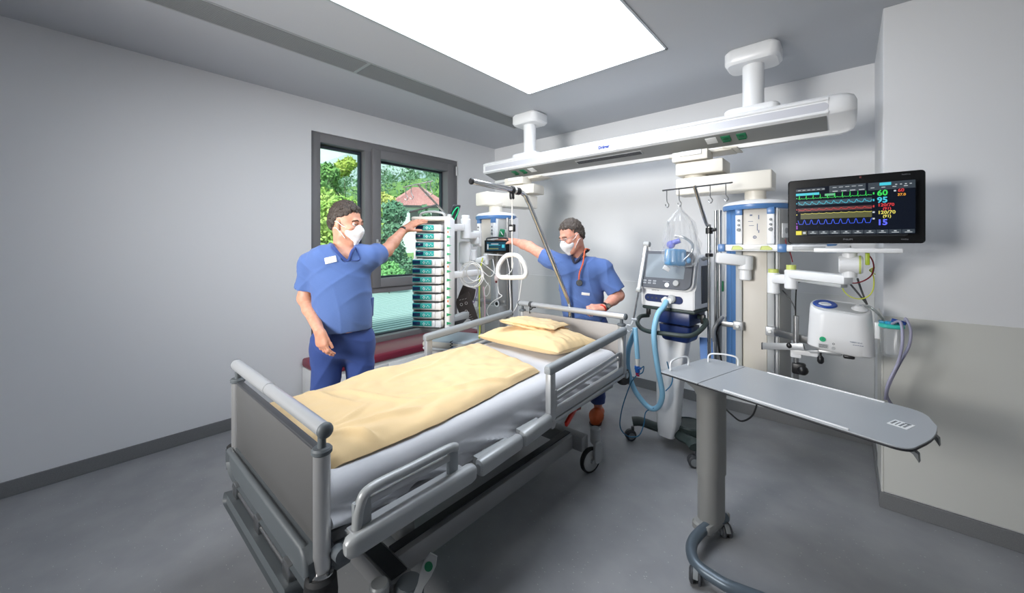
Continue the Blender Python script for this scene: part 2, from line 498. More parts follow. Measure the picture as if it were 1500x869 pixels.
# --- foot end
m_postm = mat('satin_post_metal', (196, 196, 196), 0.3, 0.7)
fe = obj('footboard', G().span((BX0 + .02, BYF - .009, .585), (BX1 - .02, BYF + .011, .925), .004), m_bedpanel, bed)
obj('panel_edge', G().span((BX0 + .02, BYF - .011, .918), (BX1 - .02, BYF + .013, .93), .003), m_dgrey, fe)
for x in (BX0, BX1):
    g = G().cyl((x, BYF, .545), (x, BYF, .925), .0255, n=28); obj('post', g, m_postm, fe)
    g = G().lathe([(.027, 0), (.031, .004), (.031, .014), (.026, .02)], (x, BYF, .921))
    g.cyl((x, BYF, .935), (x, BYF, .99), .013, .012); obj('post_collar', g, m_bedmould, fe)
m_hand = mat('satin_handle_metal', (206, 208, 210), 0.3, 0.6)
g = G().cyl((-2.215, BYF, 1.0), (-1.74, BYF, 1.0), .0245, n=28); obj('handle_sleeve', g, m_hand, fe)
g = G().cyl((-1.745, BYF, 1.0), (-1.222, BYF, 1.0), .0228, n=28); obj('handle', g, m_hand, fe)
for x_ in (-1.222, -2.215): obj('handle_cap', G().ball((x_, BYF, 1.0), (.017, .0255, .0255), 20), m_bedmould, fe)
# moulded lower panel, wider than the posts, with a rib along its top
pts = [(-.50, .02), (-.47, .035), (.44, .035), (.475, .01), (.485, -.03), (.47, -.085), (-.40, -.085), (-.46, -.075), (-.50, -.04)]
g = G().prism(pts, (-1.7175, BYF - .03, .585), (1, 0, 0), (0, 0, 1), -.06, bev=.012)
g.tube([(-2.18, BYF - .034, .612), (-1.30, BYF - .034, .612), (-1.275, BYF - .036, .595), (-1.262, BYF - .036, .55)], .014, 10)
obj('lower_panel', g, m_bedmould, bed)
g = G().cyl((-2.222, BYF - .02, .50), (-2.222, BYF - .02, .62), .018, n=16, bev=.008); obj('corner_roller', g, m_black, bed)
g = G().lathe([(.034, 0), (.046, .01), (.05, .10), (.046, .15), (.036, .16)], (BX1 + .002, BYF - .004, .385), n=28); obj('corner_bumper', g, m_rubber, bed)
g = G().lathe([(.03, 0), (.036, .004), (.037, .016), (.03, .022)], (BX1, BYF, .535), n=28); obj('bumper_ring', g, m_chrome, bed)
g = G().prism(rrect(.78, .052, .022), (-1.755, BYF - .055, .425), (1, 0, 0), (0, .15, 1), -.045, bev=.012)
obj('foot_bumper', g, m_bedmould, bed)
g = G()
for x in (-2.06, -1.75, -1.43): g.span((x - .03, BYF - .045, .44), (x + .03, BYF - .01, .505), .006)
g.tube([(-2.12, BYF - .03, .47), (-1.40, BYF - .03, .47)], .010); obj('bumper_bracket', g, m_steel, bed)

# --- head end
he = obj('headboard', G().span((BX0 + .02, BYH - .011, .66), (BX1 - .02, BYH + .009, .985), .004), m_headpanel, bed)
for x in (BX0 + .0, BX1 + .0):
    obj('post', G().cyl((x, BYH, .64), (x, BYH, .985), .0255, n=24), m_alu, he)
    g = G().lathe([(.027, 0), (.031, .004), (.031, .012), (.026, .018)], (x, BYH, .98)); g.cyl((x, BYH, .99), (x, BYH, 1.04), .012)
    obj('post_collar', g, m_bedmould, he)
    obj('corner_bumper', G().lathe([(.03, 0), (.047, .015), (.05, .075), (.044, .1)], (x, BYH + .02, .55), n=24), m_rubber, bed)
obj('handle', G().cyl((-2.225, BYH, 1.05), (-1.215, BYH, 1.05), .0225, n=28), m_hand, he)
for x_ in (-1.215, -2.225): obj('handle_cap', G().ball((x_, BYH, 1.05), (.016, .0245, .0245), 18), m_bedmould, he)
g = G()
for k, x in enumerate((-2.10, -2.085)): g.lathe([(.024, -.006), (.0275, 0), (.024, .006)], (x, BYH, 1.05), rot_to((1, 0, 0)), 18)
g.tube(spline([(-2.09, BYH - .024, 1.045), (-2.075, BYH - .03, 1.01), (-2.05, BYH - .03, 1.03), (-2.02, BYH - .027, 1.035)], 6), .005, 8)
g.tube(spline([(-2.09, BYH - .02, 1.03), (-2.088, BYH - .028, .995), (-2.086, BYH - .026, .975)], 6), .004, 8)
obj('cable_clip', g, m_black, he)

# --- lying surface frame
g = G()
g.span((-2.14, .56, .575), (-1.30, 2.58, .612), .006)
for x in (-2.12, -1.325): g.span((x - .025, .53, .52), (x + .025, 2.62, .585), .005)
for y in (.62, 1.1, 1.62, 2.2): g.span((-2.12, y, .53), (-1.32, y + .05, .575), .004)
obj('lying_frame', g, m_bluegrey, bed)
def hbar(y0, y1, z0, z1, sx, name='side_bar'):
    """rounded grey rub bar along a bed side"""
    x = -1.72 + sx * .545
    n = 14; pr = rrect(.052, .074, .022, 5)
    g = G(); A = []
    for k, (t, s) in enumerate(((0, .5), (.0, .5), (.02, .86), (.06, 1), (.94, 1), (.98, .86), (1, .5))):
        y = y0 + (y1 - y0) * t; z = z0 + (z1 - z0) * t
        A.append([(x + p[0] * s, y, z + p[1] * s) for p in pr])
    g.sheet(A, wrap=True); L = len(pr)
    g.add(A[0], [tuple(range(L))]); g.add(A[-1], [tuple(range(L - 1, -1, -1))])
    g.span((x - sx * .03 - .035, y0 + .03, (z0 + z1) / 2 - .018), (x - sx * .03 + .03, y1 - .03, (z0 + z1) / 2 + .012))
    return obj(name, g, m_silver, bed)
for sx in (1, -1):
    hbar(.552, 1.105, .628, .632, sx); hbar(1.125, 1.40, .628, .642, sx); hbar(1.415, 1.64, .64, .658, sx)
    x = -1.72 + sx * .545
    g = G().tube([(x - sx * .05, .55, .60), (x - sx * .01, .55, .605)], .022, 12); g.span((x - sx * .075 - .02, .535, .53), (x - sx * .075 + .02, .60, .60), .006)
    obj('corner_bracket', g, m_bedmould, bed)
    # lowered foot side rail
    g = G()
    y0, y1, zt, zb = .605, 1.01, (.772 if sx > 0 else .70), (.665 if sx > 0 else .61)
    top = spline([(x - sx * .014, y0 - .008, zb), (x - sx * .012, y0 + .004, zt - .035), (x - sx * .010, y0 + .04, zt), (x - sx * .010, y0 + .2, zt), (x - sx * .010, y1 - .04, zt), (x - sx * .010, y1 + .002, zt - .01)], 6)
    g.tube(top, .017, 12)
    r_ = obj('foot_side_rail', g, m_silver, bed)
    obj('rail_post', G().span((x - sx * .02 - .012, y0 - .02, zb - .01), (x - sx * .02 + .012, y0 + .045, zt - .025), .01), m_railgrip, r_)
    obj('rail_post', G().span((x - sx * .02 - .012, y1 - .035, zb - .01), (x - sx * .02 + .012, y1 + .015, zt + .004), .01), m_railgrip, r_)
    obj('rail_slat', G().span((x - sx * .018 - .008, y0 + .03, zt - .055), (x - sx * .018 + .008, y1 - .02, zt - .03), .004), m_alu, r_)
    g = G(); g.span((x - sx * .02 - .022, y0 - .03, zb - .02), (x - sx * .02 + .022, y1 + .03, zb), .004); obj('rail_profile', g, m_alu, r_)
    # raised head side rail
    x = -1.72 + sx * .535
    ya, yb = 1.665, 2.535
    za = lambda y: .918 + (y - ya) * .058
    pr = rrect(.046, .052, [.02, .02, .01, .01], 4)
    A = [[(x + p[0] * s, y, za(y) + p[1] * s) for p in pr] for (y, s) in ((ya - .035, .3), (ya - .032, .8), (ya - .02, 1), (yb, 1), (yb + .02, 1), (yb + .03, .7))]
    g = G().sheet(A, wrap=True); L = len(pr); g.add(A[0], [tuple(range(L))]); g.add(A[-1], [tuple(range(L - 1, -1, -1))])
    r_ = obj('head_side_rail', g, m_railgrip, bed)
    for y in (ya, yb):
        g = G().span((x - .018, y - .025, .64 + (y - ya) * .03), (x + .018, y + .025, za(y) - .02), .008); g.cyl((x + sx * .017, y, za(y) - .05), (x + sx * .0195, y, za(y) - .05), .005, n=10)
        g.cyl((x + sx * .017, y, za(y) - .075), (x + sx * .0195, y, za(y) - .075), .005, n=10)
        obj('rail_post', g, m_alu, r_)
    g = G()
    for k, (dz, h) in enumerate(((.77, .02), (.735, .014))): g.bar((x - sx * .004, ya + .035, dz), (x - sx * .004, yb - .06, dz + .05), .014, h, .004)
    g.bar((x - sx * .006, ya + .05, .79), (x - sx * .006, ya + .05, .66), .016, .03, .006, up=(0, 1, 0)); g.bar((x - sx * .006, yb - .05, .83), (x - sx * .006, yb - .05, .70), .016, .03, .006, up=(0, 1, 0))
    g.bar((x, ya - .01, .672), (x, yb + .04, .702), .03, .05, .008); g.bar((x + sx * .004, ya - .01, .632), (x + sx * .004, yb + .04, .662), .028, .022, .006)
    obj('rail_profile', g, m_alu, r_)
    for y in (ya - .005, yb + .03): obj('pivot_knob', G().cyl((x - .02, y, .63 + (y - ya) * .03), (x + sx * .024, y, .63 + (y - ya) * .03), .024, n=20, bev=.004), m_steel, r_)

# --- lifting columns, base, castors
for (x, y) in ((-1.60, 1.02), (-1.72, 2.15)):
    g = G().prism(rrect(.13, .10, .03), (x, y, .22), (1, 0, 0), (0, 1, 0), .16); g.prism(rrect(.15, .12, .035), (x, y, .38), (1, 0, 0), (0, 1, 0), .15)
    obj('lift_column', g, m_silver, bed)
g = G()
for x in (-2.0, -1.47): g.span((x - .04, .82, .155), (x + .035, 2.36, .25), .006)
g.span((-2.06, .81, .155), (-1.33, .905, .252), .006); g.span((-2.04, 2.28, .155), (-1.36, 2.36, .252), .006)
ba = obj('base_frame', g, m_bluegrey, bed)
g = G()
for x in (-2.0, -1.47): g.span((x - .04, .905, .25), (x + .004, 2.30, .256))
g.span((-2.04, .82, .252), (-1.35, .892, .258)); obj('base_cover_strip', g, m_darksteel, ba)
g = G().lathe([(.04, 0), (.056, .01), (.056, .11), (.045, .125)], (-1.29, .862, .135), n=28); obj('base_end_cap', g, m_bedmould, ba)
def castor(x, y, rot, par=bed, nm='castor', rad=.085):
    M = Matrix.Rotation(rot, 3, 'Z'); o = Vector((x, y, 0))
    g = G().cyl(o + Vector((0, 0, .19)), o + Vector((0, 0, .295)), .036, n=24, bev=.006)
    h = obj(nm, g, m_silver, par)
    c = o + M @ Vector((0, -.05, rad))
    g = G().prism(rrect(.075, .15, .03), o + M @ Vector((.024, -.012, .14)), M @ Vector((0, 1, 0)), (0, 0, 1), .022, bev=.007)
    g.cyl(c + M @ Vector((0.0, 0, 0)), c + M @ Vector((.04, 0, 0)), .016); obj('fork', g, m_silver, h)
    A = rot_to(M @ Vector((1, 0, 0)))
    g = G().lathe([(rad * .84, -.016), (rad * .95, -.016), (rad, -.010), (rad, .010), (rad * .95, .016), (rad * .84, .016)], c, A, 36, caps=False)
    obj('tyre', g, m_rubber, h)
    for q_ in (1, -1):
        g = G().lathe([(.001, .020 * q_), (rad * .6, .0195 * q_), (rad * .80, .017 * q_), (rad * .86, .012 * q_)], c, A, 36, caps=False); obj('wheel_disc', g, m_lgrey, h)
    return h
castor(-1.325, 2.40, R(-16)); castor(-2.08, 2.40, R(-30)); castor(-2.08, .76, R(20)); castor(-1.335, .76, R(160))
# pedal with green spot
pv = Vector((-1.235, .83, .20)); pt = Vector((-1.215, .925, .37))
d = (pt - pv).normalized(); X = Vector(RT); X = (X - d * X.dot(d)).normalized()
out = [(-.014, 0), (.014, 0), (.014, .09), (.023, .13), (.025, .165), (.015, .195), (-.015, .195), (-.025, .165), (-.023, .13), (-.014, .09)]
g = G().prism(out, pv, X, d, .012, bev=.003); g.cyl(pv - d * .01 - X.cross(d) * .02, pv - d * .01 + X.cross(d) * .03, .018)
pd_ = obj('brake_pedal', g, m_lgrey, bed)
Z = X.cross(d); g = G().cyl(pv + d * .155 + Z * .0115, pv + d * .155 + Z * .0145, .016, n=22)
obj('green_mark', g, m_green, pd_)
# red release lever under the head part
a = P(843, 598, x=-1.36); b = P(829, 622, x=-1.32)
g = G().bar(a, b, .034, .02, .006, up=(1, 0, 0)); obj('release_lever', g, m_red, bed)
g = G().bar(P(846, 596, x=-1.40), P(815, 608, x=-1.40), .06, .02, .004); obj('lever_bracket', g, mat('dark_red_brown', (120, 44, 26), .5), bed)

# ================================================================ mattress with its sheet
t = thing('mattress', 'mattress in a creased white fitted sheet on the hospital bed', 'mattress', (-1.72, 1.57, .61))
obj('mattress_core', G().span((-2.15, .56, .614), (-1.30, 2.60, .785), .04, 4), m_sheet, t)
A = []; N = 220
for i in range(N + 1):
    y = .548 + (2.612 - .548) * i / N
    e0 = min(1, (y - .548) / .035); e1 = min(1, (2.612 - y) / .035)
    e = math.sqrt(max(0, 1 - (1 - min(e0, e1)) ** 2)) if min(e0, e1) < 1 else 1
    zt = .766 + .036 * e
    sag = .0 + .012 * math.sin(y * 3.1) + .01 * nz(y * 3, 5)
    hem = .632 - .036 * (1 / (1 + math.exp(-(y - 1.1) * 9))) + .012 * nz(y * 4, 1) + .05 * max(0, (y - 2.1)) 
    row = []
    prof = [(-.438, .60), (-.452, .66), (-.455, .71), (-.452, .75), (-.440, .778), (-.42, .795), (-.395, 1)]
    for dx, z in prof: row.append((-1.72 + dx, y, zt if z == 1 else min(z, zt + .0)))
    for k in range(1, 14): row.append((-1.72 - .395 + .79 * k / 14, y, zt + .003 * nz(k * .5, y * 3)))
    for dx, z in reversed(prof[3:]):
        row.append((-1.72 - dx + .004 * nz(y * 6, 2), y, (zt if z == 1 else min(z, zt))))
    zs = [.735 - .0085 * k_ for k_ in range(15)]
    for k, z in enumerate(zs):
        f = (k + 1) / len(zs); zz = .735 + (hem - .735) * f
        # slanted drapery folds running down towards the middle of the bed
        ph = (y * 1.0 + (.735 - zz) * -3.2)
        w = .019 * f * (1 - 2 * abs(math.sin(ph * 9 + 2 * nz(y * 2, 3)))) + .017 * f * nz(ph * 11, zz * 8, 4) + .006 * nz(y * 5, zz * 30, 2) + .020 * f * (.5 - abs(nz(ph * 6 + 3, zz * 4 + y * .6, 8)) * 2.2) + .010 * f * (.4 - abs(nz(ph * 15, zz * 6, 6)) * 2)
        row.append((-1.72 + .452 + w + .012 * f * math.sin(PI * f), y, zz))
    row.append((row[-1][0] - .03, y, row[-1][2] - .004)); A.append(row)
g = G().sheet(A)
for r_ in (A[0], A[-1]): g.add(r_, [tuple(range(len(r_)))])
obj('fitted_sheet', g, m_sheet, t, smooth=60)

# ================================================================ duvet and pillows
m_yellow = mat('pale_yellow_cotton', (226, 196, 146), 0.9, sheen=.15, noise=(700, (230, 201, 153)), bump=(60, .10, .004))
def duvet():
    NU, NV = 70, 110
    far = [(-2.075, .575), (-2.06, .70), (-2.09, 1.02), (-2.135, 1.42), (-2.14, 1.80), (-2.115, 2.04)]
    near = [(-1.34, .575), (-1.325, .66), (-1.315, .95), (-1.335, 1.25), (-1.372, 1.56), (-1.395, 1.85)]
    fa = spline([(a, b, 0) for a, b in far], 24); ne = spline([(a, b, 0) for a, b in near], 24)
    top = []; bot = []
    for i in range(NV + 1):
        v = i / NV; q = v * (len(fa) - 1); k = min(int(q), len(fa) - 2); fr = q - k
        a = fa[k].lerp(fa[k + 1], fr); b = ne[k].lerp(ne[k + 1], fr)
        rt = []; rb = []
        for j in range(NU + 1):
            u = j / NU; p = a.lerp(b, u)
            ed = min(u, 1 - u) * .75; ev = min(v, 1 - v) * 1.4
            f = (1 - math.exp(-ed / .022)) * (1 - math.exp(-ev / .018))
            h = .030 * f + .014 * f * nz(p.x * 2.2, p.y * 2.0, 1) + .014 * f * abs(nz(p.x * 7 + p.y * 3, p.y * 5 - p.x * 4, 3)) + .005 * f * nz(p.x * 16, p.y * 13, 7) - .007 * f * abs(nz(p.x * 4 - p.y * 6, p.y * 3 + p.x * 8, 5))
            # long creases
            for (cx, cy, ang, ln, am, wd) in CREASES:
                dx, dy = p.x - cx, p.y - cy; s = dx * math.cos(ang) + dy * math.sin(ang); n_ = -dx * math.sin(ang) + dy * math.cos(ang) + .012 * math.sin(s * 14)
                if abs(s) < ln: h += f * am * math.exp(-(n_ / wd) ** 2) * (1 - (s / ln) ** 2)
            lump = .022 * math.exp(-((p.x + 1.42) / .10) ** 2 - ((p.y - .74) / .12) ** 2) + .03 * math.exp(-((p.x + 2.04) / .10) ** 2 - ((p.y - 1.15) / .16) ** 2) * f
            edge = max(0, (.62 - p.y) / .05)
            z = .812 + h + lump * f - .03 * edge ** 2
            wob = .006 * nz(p.y * 12, u * 2, 8)
            rt.append((p.x + wob, p.y, z)); rb.append((p.x + wob, p.y, min(z - .002, .8065 + .004 * (1 - f) + (-.02 * edge ** 2))))
        top.append(rt); bot.append(rb)
    g = G().sheet(top); g.sheet([list(reversed(r_)) for r_ in bot])
    m = NU + 1
    for (T_, B_) in ((top[0], bot[0]), (top[-1], bot[-1]), ([r_[0] for r_ in top], [r_[0] for r_ in bot]), ([r_[-1] for r_ in top], [r_[-1] for r_ in bot])): g.sheet([T_, B_])
    return g
random.seed(4)
CREASES = [(-1.75, .95, R(30), .3, 0.0160, .012), (-1.9, 1.35, R(100), .3, 0.0112, .015), (-1.55, 1.2, R(60), .25, 0.0144, .012), (-1.5, .85, R(80), .2, 0.0192, .016), (-1.65, 1.6, R(45), .25, 0.0112, .012),
           (-1.45, 1.45, R(75), .22, 0.0224, .014), (-1.9, .8, R(20), .25, 0.0128, .014), (-2.0, 1.7, R(110), .3, 0.0096, .02), (-1.4, 1.7, R(100), .16, 0.0288, .02), (-1.6, .75, R(120), .2, 0.0144, .011), (-1.41, .72, R(35), .12, 0.0256, .015)]
o = obj('duvet', duvet(), m_yellow, smooth=180)
tag(o, 'rumpled pale yellow duvet spread over the white mattress', 'duvet')


def pillow(cx, cy, z0, w, l, h, rot, tilt, seed, crush=0.0, pinch=.9):
    NU = 44; top = []; bot = []
    M = Matrix.Rotation(rot, 3, 'Z') @ Matrix.Rotation(tilt[0], 3, 'X') @ Matrix.Rotation(tilt[1], 3, 'Y')
    for i in range(NU + 1):
        rt = []; rb = []
        for j in range(NU + 1):
            u = 2 * i / NU - 1; v = 2 * j / NU - 1
            pu = u * (1 - .07 * (1 - v * v) * abs(u)); pv = v * (1 - .10 * (1 - u * u) * abs(v))
            f = (max(0, 1 - abs(u) ** 2.6) ** .55) * (max(0, 1 - abs(v) ** 2.6) ** .55)
            e = 1 - f
            wr = .012 * f * nz(u * 2.5 + seed, v * 2.5) + .010 * (f * e * 4) * nz(u * 5 + v * 3 + seed, v * 7 - u * 2, 2) + crush * f * abs(nz(u * 3 + seed, v * 4 + 9, 1))
            x = pu * w / 2 + .008 * nz(v * 4, seed, 1) * abs(u); y = pv * l / 2 + .008 * nz(u * 4, seed, 2) * abs(v)
            rt.append(M @ Vector((x, y, h * .62 * f + wr)) + Vector((cx, cy, z0)))
            rb.append(M @ Vector((x, y, -h * .38 * f ** .6 + .003 * e * nz(u * 9, v * 9, seed))) + Vector((cx, cy, z0)))
        top.append(rt); bot.append(rb)
    g = G().sheet(top); g.sheet([list(reversed(r_)) for r_ in bot]); return g
g = pillow(-1.765, 2.30, .862, .80, .50, .15, R(-4), (R(-3), R(-2)), 3, .01)
o = obj('pillow', g, m_yellow, smooth=180); tag(o, 'large plump pale yellow pillow lying at the head of the bed', 'pillow')
# the small pillow, folded over once
g = pillow(-1.80, 2.33, .957, .44, .36, .035, R(14), (R(-4), R(7)), 8, .004)
h = pillow(-1.805, 2.335, .977, .45, .36, .045, R(14), (R(-5), R(3)), 12, .006)
g.add(h.v, h.f)
o = obj('pillow', g, m_yellow, smooth=180); tag(o, 'small folded pale yellow pillow on top of the larger pillow', 'pillow')

# ================================================================ patient lifting pole on the bed head
t = thing('lifting_pole', 'bent chrome lifting pole with white triangular grip over the bed head', 'lifting pole', (-1.71, BYH + .03, .62))
x = -1.71; y0 = BYH + .035
pth = [(x, y0, .60), (x, y0, .85), (x, y0, 1.02)] + [(x, y0 - .004, 1.06), (x, y0 - .02, 1.11)] + [(x, 2.13 + .01, 1.87)] 
b1 = Vector((x, 2.125, 1.885)); pth += [tuple(v) for v in spline([b1, (x, 2.09, 1.928), (x, 2.03, 1.945), (x, 1.95, 1.948)], 6)]
obj('pole', G().tube(pth, .0168, 16), m_chrome, t)
obj('jib', G().cyl((x, 1.985, 1.948), (x, 1.585, 1.962), .0185, n=24), m_chrome, t)
obj('end_cap', G().cyl((x, 1.59, 1.962), (x, 1.572, 1.9625), .0205, n=24, bev=.005), m_black, t)
g = G().cyl((x, 2.03, 1.947), (x, 1.985, 1.948), .026, n=20, bev=.004); g.cyl((x, 1.965, 1.948), (x, 1.945, 1.949), .028, n=20, bev=.004)
g.bar((x, 1.95, 1.93), (x, 1.955, 1.885), .03, .028, .008); obj('strap_clamp', g, m_black, t)
obj('clamp_ring', G().cyl((x, 1.985, 1.948), (x, 1.965, 1.948), .025, n=20), m_white, t)
yh = 1.955; xg = x
g = G().tube([(xg, yh, 1.90), (xg, yh, 1.42)], .5, 12, flat=(.017, .004)); sp = obj('strap', g, mat('white_webbing', (226, 222, 216), .8), t)
obj('strap_buckle', G().span((xg - .022, yh - .012, 1.665), (xg + .022, yh + .012, 1.715), .004), m_black, sp)
obj('buckle_plate', G().span((xg - .014, yh - .0145, 1.675), (xg + .014, yh - .011, 1.70), .002), m_white, sp)
rv = Vector((.80, .60, 0)).normalized()
tri = [(-.045, .098), (0, .108), (.045, .096), (.082, .045), (.096, -.01), (.078, -.042), (.03, -.046), (-.03, -.046), (-.08, -.042), (-.098, -.01), (-.086, .045)]
g = G().tube(spline([Vector((xg, yh, 1.40)) + rv * a + Vector((0, 0, b)) for a, b in tri], 6, True), .0155, 12, closed=True)
obj('grip', g, m_white, t)

# ================================================================ overbed table
m_top = mat('grey_laminate', (166, 170, 174), 0.32)
m_edge = mat('dark_laminate_edge', (40, 42, 46), 0.5)
m_post = mat('post_warm_grey', (150, 150, 147), 0.42, .25)
t = thing('overbed_table', 'grey wheeled overbed table with a narrow side leaf standing beside the ventilator', 'table', (-.557, 2.26, 0))
O = Vector((-.768, 2.108, .872)); L = Vector((.9636, -.267, 0)); W = Vector((.267, .9636, 0))
def lw(a, b, z=0.0): return O + L * a + W * b + Vector((0, 0, z))
def outline(a0, a1, rl, rr_):
    w = .475; out = []
    def arc(cx, cy, r, t0, t1): return [(cx + r * math.cos(t0 + (t1 - t0) * k / 6), cy + r * math.sin(t0 + (t1 - t0) * k / 6)) for k in range(7)]
    out += arc(a0 + rl, rl, rl, PI, 1.5 * PI) if rl else [(a0, 0)]
    if rr_:
        out += arc(a1 - rr_, rr_, rr_, 1.5 * PI, 2 * PI - .12)
        out += [(a1 + .018 * math.sin(PI * k / 8), rr_ + (w - 2 * rr_ - .05) * k / 8) for k in range(1, 8)]
        out += arc(a1 - rr_ - .06, w - rr_ - .06 + .02, rr_ + .06 - .02, .2, PI / 2)
    else: out += [(a1, 0), (a1, w)]
    out += arc(a0 + max(rl, .0) + .05, w - .06, .06, PI / 2, PI) if rl else [(a0, w)]
    return out
for nm, a0, a1, rl, r2 in (('side_leaf', 0.0, .2145, .012, 0), ('table_top', .2175, .968, 0, .05)):
    q = outline(a0, a1, rl, r2)
    o = obj(nm, G().prism(q, lw(0, 0, 0), L, W, .008, bev=.001), m_edge, t)
    obj('top_face', G().prism(q, lw(0, 0, .0078), L, W, .0052, bev=.0012), m_top, o)
for b_ in (.012, .46): obj('edge_rail', G().bar(lw(.335, b_, .0155), lw(.80, b_, .0155), .008, .006, .002), m_white2, t)
for (a, b) in (((.055, .38), (.185, .455)), ((.022, .06), (.022, .23))):
    p0 = lw(*a, .012); p1 = lw(*b, .012); m_ = (p1 - p0)
    pts = [p0, p0 + Vector((0, 0, .035)), p0 + m_ * .12 + Vector((0, 0, .052)), p0 + m_ * .5 + Vector((0, 0, .057)), p0 + m_ * .88 + Vector((0, 0, .052)), p1 + Vector((0, 0, .035)), p1]
    obj('wire_loop', G().tube(spline(pts, 5), .0045, 8), m_white2, t)
# label with little printed bars
c = lw(.895, .235, .0135)
lb = obj('label', G().box(c, (.058, .07, .0012), Matrix((L, W, Vector((0, 0, 1)))).transposed() @ Matrix.Rotation(R(-8), 3, 'Z')), mat('paper_white', (236, 238, 238), .6), t, label='white printed label on the table top')
g = G()
Rm = Matrix((L, W, Vector((0, 0, 1)))).transposed() @ Matrix.Rotation(R(-8), 3, 'Z')
random.seed(2)
for r_ in range(4):
    y = -.024
    while y < .018:
        h = random.uniform(.002, .006); g.box(c + Rm @ Vector((-.02 + r_ * .012, y + h / 2, .0008)), (.007 if r_ != 1 else .004, h * .8, .0006), Rm); y += h + .0015
g.box(c + Rm @ Vector((.012, .026, .0008)), (.018, .008, .0006), Rm)
obj('printed_marks', g, mat('print_grey', (92, 96, 100), .6), lb)
# release levers under the right end
for (a, b) in ((.955, .08), (.97, .30)):
    pts = [(-.03, 0), (.010, -.002), (.034, -.022), (.036, -.05), (.022, -.026), (0, -.016), (-.03, -.016)]
    obj('release_lever', G().prism(pts, lw(a - .02, b, .0), L, (0, 0, 1), -.02, bev=.002), m_grey, t)
# column
pc = Vector((-.553, 2.275, 0)); Rp = Matrix((L, W, Vector((0, 0, 1)))).transposed()
def ring(w, h, r, z, n=6): return [pc + Rp @ Vector((p[0], p[1], z)) for p in rrect(w, h, r, n)]
A = [ring(.105, .16, .05, z) for z in (.09, .40)]; 
g = G().sheet(A, wrap=True); g.add(A[0], [tuple(range(len(A[0])))]); g.add(A[1], [tuple(range(len(A[0])))]); obj('lower_column', g, m_post, t)
A = [ring(.115, .17, .055, .34), ring(.115, .17, .055, .76), ring(.135, .21, .06, .80), ring(.19, .30, .07, .84), ring(.23, .35, .05, .862), ring(.23, .35, .05, .872)]
g = G().sheet(A, wrap=True); g.add(A[0], [tuple(range(len(A[0])))]); g.add(A[-1], [tuple(range(len(A[0])))]); obj('upper_column', g, m_post, t)
g = G().prism(rrect(.10, .24, .03), pc + Vector((.0, 0, .06)), L, W, .045, bev=.01); obj('column_foot', g, m_post, t)
m_basetube = mat('base_blue_grey', (92, 104, 114), 0.35, .3)
b = [P(1062, 757, z=.09), P(1035, 772, z=.085), P(1014, 796, z=.08), P(1018, 824, z=.075), P(1048, 848, z=.07), P(1085, 866, z=.07), P(1200, 905, z=.065), P(1320, 930, z=.065)]
obj('base_tube', G().tube(spline(b, 8), .026, 14), m_basetube, t)
def small_castor(o, ang, par, rad=.036, name='castor', mb=m_grey):
    M = Matrix.Rotation(ang, 3, 'Z'); o = Vector(o); o.z = 0
    g = G().cyl(o + Vector((0, 0, rad * 1.5)), o + Vector((0, 0, rad * 2.6)), rad * .28, n=14)
    c = o + M @ Vector((0, -.018, rad))
    g.prism([(rad * 1.08 * math.cos(t_), rad * 1.08 * math.sin(t_)) for t_ in [PI * k / 10 - .2 for k in range(11)]] + [(0, -.004)], c - M @ Vector((.011, 0, 0)), M @ Vector((0, 1, 0)), (0, 0, 1), .022, bev=.002)
    h = obj(name, g, mb, par)
    for s in (-1, 1):
        A_ = rot_to(M @ Vector((s, 0, 0)))
        g = G().lathe([(.004, .028), (rad * .6, .028), (rad * .9, .024), (rad, .02), (rad, .012), (.004, .010)], c, A_, 28); obj('wheel', g, m_dgrey, h)
        obj('wheel_cap', G().lathe([(.003, .0295), (rad * .62, .0285), (rad * .66, .026)], c, A_, 24), m_grey, h)
    return h
small_castor(P(1060, 783, z=0), R(40), t); small_castor(P(1019, 850, z=0), R(15), t); small_castor(P(1320, 935, z=0), R(15), t)

# ================================================================ ceiling supply beam
m_beamgrey = mat('beam_grey_panel', (142, 143, 141), 0.4, .2)
m_strip = mat('beam_light_strip', (196, 197, 204), 0.3)
m_logo = mat('logo_blue', (28, 62, 150), 0.4)
t = thing('supply_beam', 'long white ceiling supply beam with sockets and a blue maker sign above the bed head', 'supply beam', (-1.57, 3.28, CZ))
prof = [(3.10, 2.495), (3.10, 2.40), (3.108, 2.393), (3.30, 2.337), (3.305, 2.308), (3.35, 2.308), (3.37, 2.335), (3.45, 2.375), (3.49, 2.42), (3.49, 2.49), (3.46, 2.52), (3.13, 2.52)]
bx0, bx1 = -3.15, -.085
def sect(x, s=1.0, sy=1.0):
    cy, cz = 3.30, 2.43
    return [Vector((x, cy + (a - cy) * sy, cz + (b - cz) * s)) for a, b in prof]
g = G().sheet([sect(bx0), sect(bx1)], wrap=True); g.add(sect(bx0), [tuple(range(len(prof)))]); g.add(sect(bx1), [tuple(range(len(prof)))])
obj('beam_body', g, m_white2, t, smooth=25)
A = [sect(bx1 - .001), sect(bx1 + .05, 1, 1), sect(bx1 + .09, .93, .97), sect(bx1 + .12, .8, .9), sect(bx1 + .135, .5, .75)]
g = G().sheet(A, wrap=True); g.add(A[-1], [tuple(range(len(prof)))]); obj('end_cap', g, m_white2, t, smooth=70)
A = [sect(bx0 + .001), sect(bx0 - .008, .98, .98)]
g = G().sheet(A, wrap=True); g.add(A[-1], [tuple(range(len(prof)))]); obj('end_cap', g, m_white2, t)
